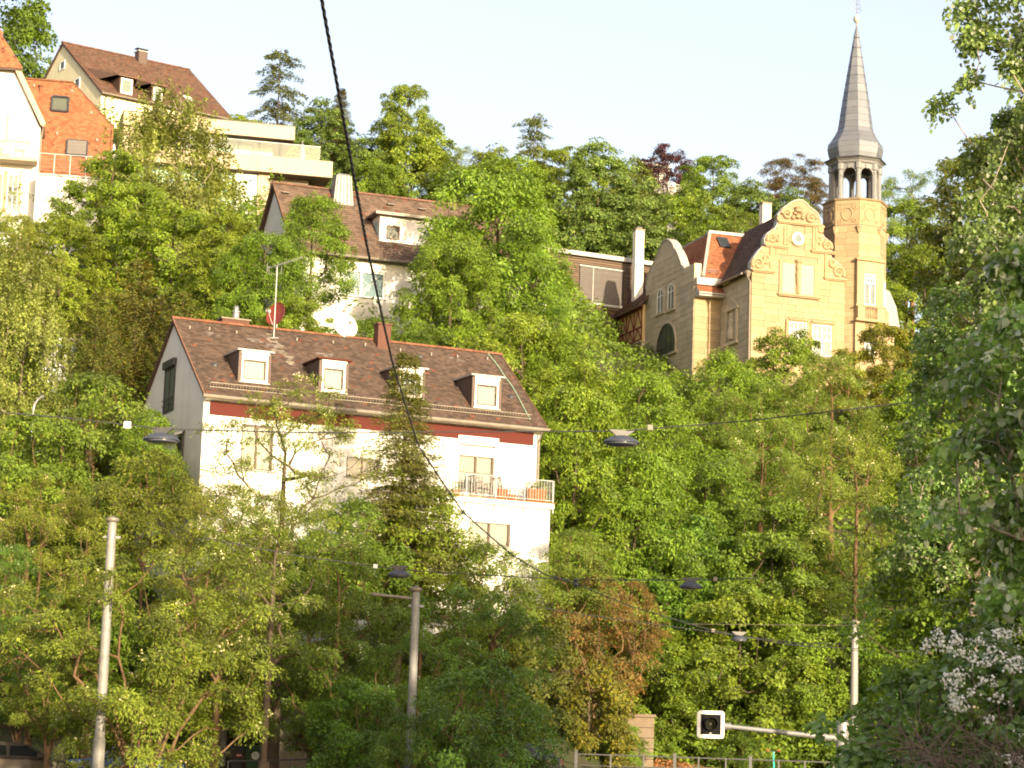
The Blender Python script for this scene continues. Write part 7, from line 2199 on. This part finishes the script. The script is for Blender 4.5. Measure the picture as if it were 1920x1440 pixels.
T('maple_b', 'broadleaf_tree', 'tree right of the red satellite dish under the white house wall', 'tree', 552, 555, 160, 120, (.9, 1.05, .75))
T('walnut_b', 'walnut_tree', 'dark leaved tree behind the white satellite dish', 'tree', 705, 588, 170, 120, (.7, .85, .7))
T('maple_a', 'broadleaf_tree', 'small tree behind the brick chimney, below the white balcony', 'tree', 800, 605, 150, 119, (.65, .8, .65))
T('walnut_b', 'walnut_tree', 'tall lobed tree in the centre covering the right end of the upper house', 'tree', 935, 308, 330, 133, (1, 1.08, .9))
T('walnut_a', 'walnut_tree', 'wide tree below the tall lobed one, left of the slatted house', 'tree', 850, 430, 210, 128, (1, 1.05, .85))
T('walnut_a', 'walnut_tree', 'lobed tree right next to the slatted house', 'tree', 990, 420, 180, 131, (.95, 1.05, .85))
T('yew_a', 'conifer', 'brownish conifer, the broadest of the group left of the white house', 'conifer', 262, 478, 230, 116, (1, .95, .8))
T('yew_a', 'conifer', 'brownish conifer touching the gable of the white house', 'conifer', 345, 540, 160, 114, (.95, .95, .8))
T('yew_a', 'conifer', 'darker conifer nearest the forked birch', 'conifer', 185, 545, 150, 112, (.85, .95, .8))
# the big green trees right of the white house
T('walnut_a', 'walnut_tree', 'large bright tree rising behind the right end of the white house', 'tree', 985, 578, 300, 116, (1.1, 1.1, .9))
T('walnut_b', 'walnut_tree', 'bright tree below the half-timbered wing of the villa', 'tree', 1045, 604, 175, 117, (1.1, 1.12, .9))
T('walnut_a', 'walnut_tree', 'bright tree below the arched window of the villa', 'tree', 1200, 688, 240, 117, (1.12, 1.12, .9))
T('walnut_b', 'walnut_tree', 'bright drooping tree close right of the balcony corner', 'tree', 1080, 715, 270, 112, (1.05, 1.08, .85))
T('maple_a', 'broadleaf_tree', 'tree in front of the ground floor of the stone gable', 'tree', 1470, 612, 190, 140, (.8, .95, .8))
T('walnut_a', 'walnut_tree', 'tree below the corner of the stone gable', 'tree', 1360, 655, 230, 130, (.95, 1.05, .85))
T('maple_b', 'broadleaf_tree', 'reddish tipped tree in front of the foot of the tower', 'tree', 1655, 605, 180, 145, (1.0, .85, .7))
T('maple_a', 'broadleaf_tree', 'tree right of the flowering locust, below the tower', 'tree', 1720, 690, 230, 135, (.85, 1, .75))
T('locust_a', 'locust_tree', 'flowering locust below the villa, right of its white windows', 'tree', 1560, 655, 230, 126, (.95, 1, .9))
T('locust_b', 'locust_tree', 'locust with pale blossom in the middle of the wooded slope', 'tree', 1430, 720, 220, 122, (.92, 1.02, .9))
T('locust_a', 'locust_tree', 'tall locust with orange trunk and pale blossom beside the right street pole', 'tree', 1606, 800, 290, 114, (1.05, 1.05, .95))
T('walnut_b', 'walnut_tree', 'drooping tree between street lamp and balcony corner, below the bright ones', 'tree', 1190, 835, 270, 112, (.88, 1, .8))
T('walnut_a', 'walnut_tree', 'tree left of the flowering locusts at mid slope', 'tree', 1325, 830, 240, 116, (.8, .95, .78))
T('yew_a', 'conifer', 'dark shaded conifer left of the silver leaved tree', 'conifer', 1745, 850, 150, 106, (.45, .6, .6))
T('maple_b', 'broadleaf_tree', 'shaded maple left of the orange trunk', 'tree', 1450, 930, 280, 113, (.75, .95, .85))  # dark tint puts the shade of this stretch into the leaf colour
T('maple_a', 'broadleaf_tree', 'shaded maple above the brown flowered bush', 'tree', 1290, 960, 260, 113, (.7, .95, .85))  # shade put into the crown tint here too
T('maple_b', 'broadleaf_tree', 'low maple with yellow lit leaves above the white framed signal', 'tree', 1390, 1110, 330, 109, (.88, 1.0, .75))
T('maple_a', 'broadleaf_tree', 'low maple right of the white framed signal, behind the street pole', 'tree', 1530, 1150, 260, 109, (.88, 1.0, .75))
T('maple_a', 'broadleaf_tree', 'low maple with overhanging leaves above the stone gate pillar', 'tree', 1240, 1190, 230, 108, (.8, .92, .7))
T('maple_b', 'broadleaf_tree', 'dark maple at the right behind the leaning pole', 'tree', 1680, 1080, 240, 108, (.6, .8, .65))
# under and before the white house
T('spruce_a', 'spruce_tree', 'pointed spruce in front of the white house facade', 'spruce', 765, 655, 262, 98.5, (1, 1, .9))
T('locust_thin', 'locust_tree', 'thin tree with bare branches in front of the left facade windows', 'tree', 545, 695, 300, 92, (.95, .95, .9))
T('locust_b', 'locust_tree', 'locust with bare orange boughs below the left facade', 'tree', 430, 885, 290, 90, (1, .95, .85))
T('thicket_b', 'shrub', 'light green shrubbery by the shaded gable of the white house', 'shrub', 185, 690, 330, 104, (.92, 1.02, .9))
T('thicket_a', 'shrub', 'shrub covering the foot of the shaded gable wall', 'shrub', 285, 765, 150, 101, (.9, 1, .85), st=1.3)
T('thicket_a', 'shrub', 'shrubbery left of the hanging lamp at the left', 'shrub', 70, 770, 270, 100, (.95, 1, .9))
T('thicket_b', 'shrub', 'shrub with whitish flowers right under the left hanging lamp', 'shrub', 280, 835, 250, 97, (1, .98, .85))
T('locust_b', 'locust_tree', 'reddish twigged tree left of the tall left pole', 'tree', 85, 880, 260, 90, (1.0, .92, .8))
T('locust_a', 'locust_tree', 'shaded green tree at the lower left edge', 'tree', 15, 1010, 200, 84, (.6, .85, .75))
T('thicket_a', 'shrub', 'bright shrub under the balcony of the white house', 'shrub', 800, 905, 260, 99, (.95, .95, .8))
T('thicket_b', 'shrub', 'shrub below the lower window of the white house', 'shrub', 930, 1010, 230, 98, (.85, .95, .8))
T('thicket_b', 'shrub', 'shrub with flat white flowers by the right corner of the white house', 'shrub', 1085, 985, 190, 105, (.95, 1, .9))
T('thicket_a', 'shrub', 'shrub in the middle below the thin facade tree', 'shrub', 660, 930, 250, 96, (.85, .92, .8))
T('thicket_b', 'shrub', 'shrub at the wall foot under the tall left facade window', 'shrub', 470, 965, 240, 97.5, (.92, .98, .85))
T('thicket_a', 'shrub', 'shrub at the wall foot right of the thin facade tree', 'shrub', 590, 995, 220, 97.5, (.85, .95, .8))
T('thicket_a', 'shrub', 'small leafy shrub growing over the left side of the gate pillar', 'shrub', 1172, 1352, 95, 102.3, (.8, .95, .75))
T('thicket_b', 'shrub', 'low dark shrub beneath the square signal', 'shrub', 1400, 1370, 150, 104.5, (.6, .8, .6))
T('thicket_a', 'shrub', 'dense shrub behind the tall left pole', 'shrub', 180, 1075, 300, 93, (.95, 1, .85))
T('thicket_b', 'shrub', 'dense shrub between the left pole and the thick rough trunk', 'shrub', 375, 1110, 280, 92.5, (.98, 1, .85))
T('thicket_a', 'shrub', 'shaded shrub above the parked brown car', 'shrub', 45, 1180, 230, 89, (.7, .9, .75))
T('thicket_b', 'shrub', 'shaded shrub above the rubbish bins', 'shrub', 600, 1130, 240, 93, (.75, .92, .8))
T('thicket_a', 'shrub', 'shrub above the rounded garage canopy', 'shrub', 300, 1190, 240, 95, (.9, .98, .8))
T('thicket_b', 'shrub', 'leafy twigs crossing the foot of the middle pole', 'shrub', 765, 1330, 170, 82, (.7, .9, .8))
T('lime_a', 'broadleaf_tree', 'broad light green tree left of the ragged skyline conifer', 'tree', 925, 268, 190, 197, (1.05, 1.1, .9))
T('rust_a', 'rust_shrub', 'bush with brown orange flower heads in the lower middle', 'shrub', 1120, 1060, 200, 104, (1, 1, 1))
T('rust_a', 'rust_shrub', 'smaller brown orange bush touching the right side of the larger one', 'shrub', 1190, 1080, 120, 106, (1, .92, .9))
T('ivy_a', 'ivy_mass', 'yellow green ivy hanging down to the railing left of the gate pillar', 'ivy', 1105, 1235, 170, 101, (1.1, 1.05, .8))
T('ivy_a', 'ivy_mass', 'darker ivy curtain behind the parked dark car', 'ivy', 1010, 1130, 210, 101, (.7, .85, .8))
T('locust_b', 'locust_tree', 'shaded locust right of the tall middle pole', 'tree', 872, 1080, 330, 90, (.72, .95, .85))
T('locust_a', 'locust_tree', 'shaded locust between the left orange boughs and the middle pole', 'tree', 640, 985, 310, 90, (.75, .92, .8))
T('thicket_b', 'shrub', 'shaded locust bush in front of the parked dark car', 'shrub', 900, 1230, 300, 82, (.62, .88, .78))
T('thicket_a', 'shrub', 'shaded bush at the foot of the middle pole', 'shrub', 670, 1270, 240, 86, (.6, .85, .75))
T('locust_thin', 'locust_tree', 'tree with thick rough trunk beside the rubbish bins', 'tree', 520, 905, 280, 86, (.9, .9, .8))
T('locust_fan', 'locust_tree', 'fan of many thin yellow stems in front of the tall left pole', 'tree', 295, 1015, 450, 80.0, (1.05, 1.02, .85))
T('locust_fan', 'locust_tree', 'low yellow green tree between the left pole and parked brown car', 'tree', 105, 1150, 230, 82, (1.0, 1, .8))


def undergrowth():
    """bramble and ivy cover over the whole slope: nobody could count it"""
    rng = np.random.default_rng(77)
    n = 5200
    y = 98.5 + 95 * rng.random(n) ** 1.25
    a = rng.uniform(-40, 1960, n)
    x = (a - 960) / FPX * y
    ok = np.ones(n, bool)
    for s, L_, D_ in ((H1, LH, 2 * DH),):
        lx = (x - s.l[0]) * s.c + (y - s.l[1]) * s.s; ly = -(x - s.l[0]) * s.s + (y - s.l[1]) * s.c
        ok &= ~((lx > -.3) & (lx < L_ + .6) & (ly > -1.9) & (ly < D_ + .3))
    ok &= ~((y < 105) & (a > 1000) & (a < 1620))
    x, y, a = x[ok], y[ok], a[ok]
    hgt = rng.random(len(x)) ** 1.6 * np.clip((y - 97) / 6, .3, 3.2) * np.where((y > 122) & (a > 1040), .15, 1)
    C = np.stack([x, y, ground_z(x, y) + .2 + hgt], 1)
    D = unit(np.stack([np.zeros(len(x)), -np.ones(len(x)) * .5, np.ones(len(x))], 1))
    V, Q, mi = sprays(rng, C, D, rng.uniform(.6, 1.5, len(C)), 6, 12, .5, .8, .4, .23, .6, rnd=.5)
    o = inst('undergrowth', quads_mesh('undergrowth', V, Q, [LM['walnut']]))
    o.color = (.8, .85, .75, 1)
    tag(o, 'leafy undergrowth covering the steep slope', kind='stuff')


undergrowth()
# ------------------------------------------------------------------ trees and shrubs near the camera at the right
broadleaf('poplar_a', 60, 'poplar', prof=lambda h: max(.05, math.sin(math.pi * min(1, .2 + .74 * h)) ** .6), H=10, W=5.2, z0=.3, n=150, per=8, nl=32, leaf=.105, asp=.82, rc=.55, rs=.30, flat=.8, droop=.4, petals='silver_leaf', fine=True, bark='pale_bark', trunk_r=.13, lobes=.45, rnd=.8, sep=.35, mix=.12)
broadleaf('silver_a', 61, 'poplar', prof=dome, H=5.4, W=3.0, z0=.0, n=90, per=7, nl=20, leaf=.115, asp=.86, rc=.36, rs=.24, flat=.9, droop=.5, petals='silver_leaf', fine=True, bark='pale_bark', trunk_r=.06, lobes=.5, rnd=.9, sep=.26, mix=.30)
broadleaf('hazel_a', 62, 'maple', prof=bush, H=5, W=3.6, z0=-.2, n=90, per=7, nl=26, leaf=.10, asp=.8, rc=.42, rs=.28, flat=.6, droop=.35, fine=True, stems=5, trunk_r=.04, sep=.3, lobes=.5)
broadleaf('lilac_a', 63, 'poplar', prof=bush, H=2.6, W=2.6, z0=-.2, n=90, per=6, nl=13, leaf=.098, asp=.72, rc=.22, rs=.16, flat=.9, droop=.6, fine=True, stems=6, trunk_r=.02, sep=.16, lobes=.5, rnd=.6, bark='dead_twig', tip=.006)
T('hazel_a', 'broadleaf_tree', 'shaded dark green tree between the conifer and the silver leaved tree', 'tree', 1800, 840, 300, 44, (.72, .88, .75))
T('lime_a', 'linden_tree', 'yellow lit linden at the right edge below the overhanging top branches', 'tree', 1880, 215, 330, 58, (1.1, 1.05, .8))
T('poplar_a', 'poplar_tree', 'bluish green leafy tree right of the tower foot', 'tree', 1830, 520, 320, 40, (1.2, 1.2, 1.0))
T('poplar_a', 'poplar_tree', 'tree at the right edge whose upper twigs reach into the sky', 'tree', 1990, -150, 430, 30, (1.0, 1.0, .9), rot=1.1, st=1.1)
T('poplar_a', 'poplar_tree', 'full green crown at the right edge under the overhanging upper twigs', 'tree', 1995, 40, 330, 36, (1.05, 1.05, .8), rot=2.6, st=1.2)
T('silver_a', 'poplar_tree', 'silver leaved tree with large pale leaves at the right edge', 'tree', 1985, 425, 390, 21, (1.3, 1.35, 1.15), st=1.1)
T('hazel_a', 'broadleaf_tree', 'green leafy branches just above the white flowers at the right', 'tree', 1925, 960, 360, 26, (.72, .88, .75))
lil = T('lilac_a', 'flowering_shrub', 'dark leaved shrub with white flower clusters in the lower right corner', 'shrub', 1835, 1165, 480, 19, (.85, .95, .85), st=.8)
T('lilac_a', 'shrub', 'heart leaved branches hiding the signal post at the lower right', 'shrub', 1690, 1275, 210, 20.5, (1.0, 1.15, .95), rot=2.0, st=1.2)


def clusters(parent_y, spots):
    """bunches of white blossom, each bunch its own part of the shrub"""
    rng = np.random.default_rng(91)
    for px, py, s in spots:
        c = unp(px + rng.normal(0, 3), py + rng.normal(0, 3), parent_y)
        n = int(26 * s)
        P_ = rng.normal(0, 1, (n, 3)) * np.array([.026, .026, .022]) * s
        N_ = unit(P_) + np.array([0, -.5, .3]) + rng.normal(0, .4, (n, 3))
        V_, Q_ = leaf_faces(rng, P_, N_, rng.normal(0, 1, (n, 3)), np.full(n, .027), np.full(n, .023), fold=.25)
        o = inst('flower_cluster', quads_mesh('flower_cluster', V_, Q_, [M['white_petal']]), lil)
        w_ = Vector(c)
        o.matrix_parent_inverse = lil.matrix_basis.inverted()
        o.location = w_
        o['kind'] = 'stuff'


clusters(18.2, [(1742, 1202, 1), (1760, 1190, 1.1), (1738, 1216, .9), (1786, 1196, 1.2), (1801, 1199, .9), (1780, 1222, 1), (1798, 1225, 1.1), (1765, 1209, .8), (1815, 1231, 1), (1836, 1203, .9), (1858, 1215, 1), (1868, 1190, 1.1), (1872, 1186, .8), (1895, 1190, 1), (1912, 1185, .9), (1830, 1245, 1.1), (1845, 1240, .9), (1876, 1232, 1.1), (1890, 1246, 1), (1905, 1240, 1.2), (1915, 1252, 1), (1780, 1268, 1), (1792, 1262, 1.2), (1800, 1275, 1.1), (1786, 1284, .9), (1835, 1272, .8), (1858, 1278, 1.1), (1828, 1296, .8), (1790, 1305, .9), (1800, 1310, 1), (1790, 1322, 1.1), (1802, 1330, .9), (1866, 1310, .8), (1888, 1312, 1), (1856, 1354, .8), (1898, 1385, 1.1), (1912, 1378, 1), (1890, 1424, 1.2), (1908, 1430, 1.1)])


def brush():
    """tangle of dry twigs"""
    rng = np.random.default_rng(17)
    A, B, ra, rb = [], [], [], []
    for k in range(260):
        p = unp(rng.uniform(1700, 1980), rng.uniform(1400, 1560), 17.4 + rng.random() * 1.4)
        d = unit(np.array([rng.normal(-.35, .6), rng.normal(0, .4), rng.uniform(.1, .9)]))
        r = rng.uniform(.0025, .006)
        for s in range(6):
            q = p + d * rng.uniform(.06, .13); A.append(p); B.append(q); ra.append(r); rb.append(r * .85); r *= .85
            p = q; d = unit(d + rng.normal(0, .22, 3) + np.array([0, 0, -.09]))
    t = inst('dry_brush', limb_mesh('dry_brush', A, B, ra, rb, M['dead_twig'], 4))
    tag(t, 'tangle of dry leafless twigs in the lower right corner', kind='stuff')


brush()
# unseen trees added past the right picture edge to shade slope and foreground
for k, (x, y, h, w_) in enumerate(((19.5, 40, 19.5, 11), (24, 46, 20.5, 11), (20, 50, 18.5, 10), (26, 38, 19, 11), (15.5, 3, 11.5, 11), (19, -4, 12.5, 12), (13.5, -7, 11.5, 12))):
    crown, limbs, H, W = PROTO['maple_a' if k % 2 else 'maple_b']
    z = gz(x, y)
    t = thing('unseen_shade_tree', 'unseen tree added for its shade beyond the right picture edge, number %s along the row' % ['one', 'two', 'three', 'four', 'five', 'six', 'seven'][k], 'tree', (x, y, z), k * 1.3, 'unseen shade trees beyond the right edge')
    t['label'] = 'unseen leafy tree added for its shade beyond the right picture edge'
    t.scale = (w_ / W, w_ / W, h / H)
    inst('crown', crown, t); inst('trunk', limbs, t)
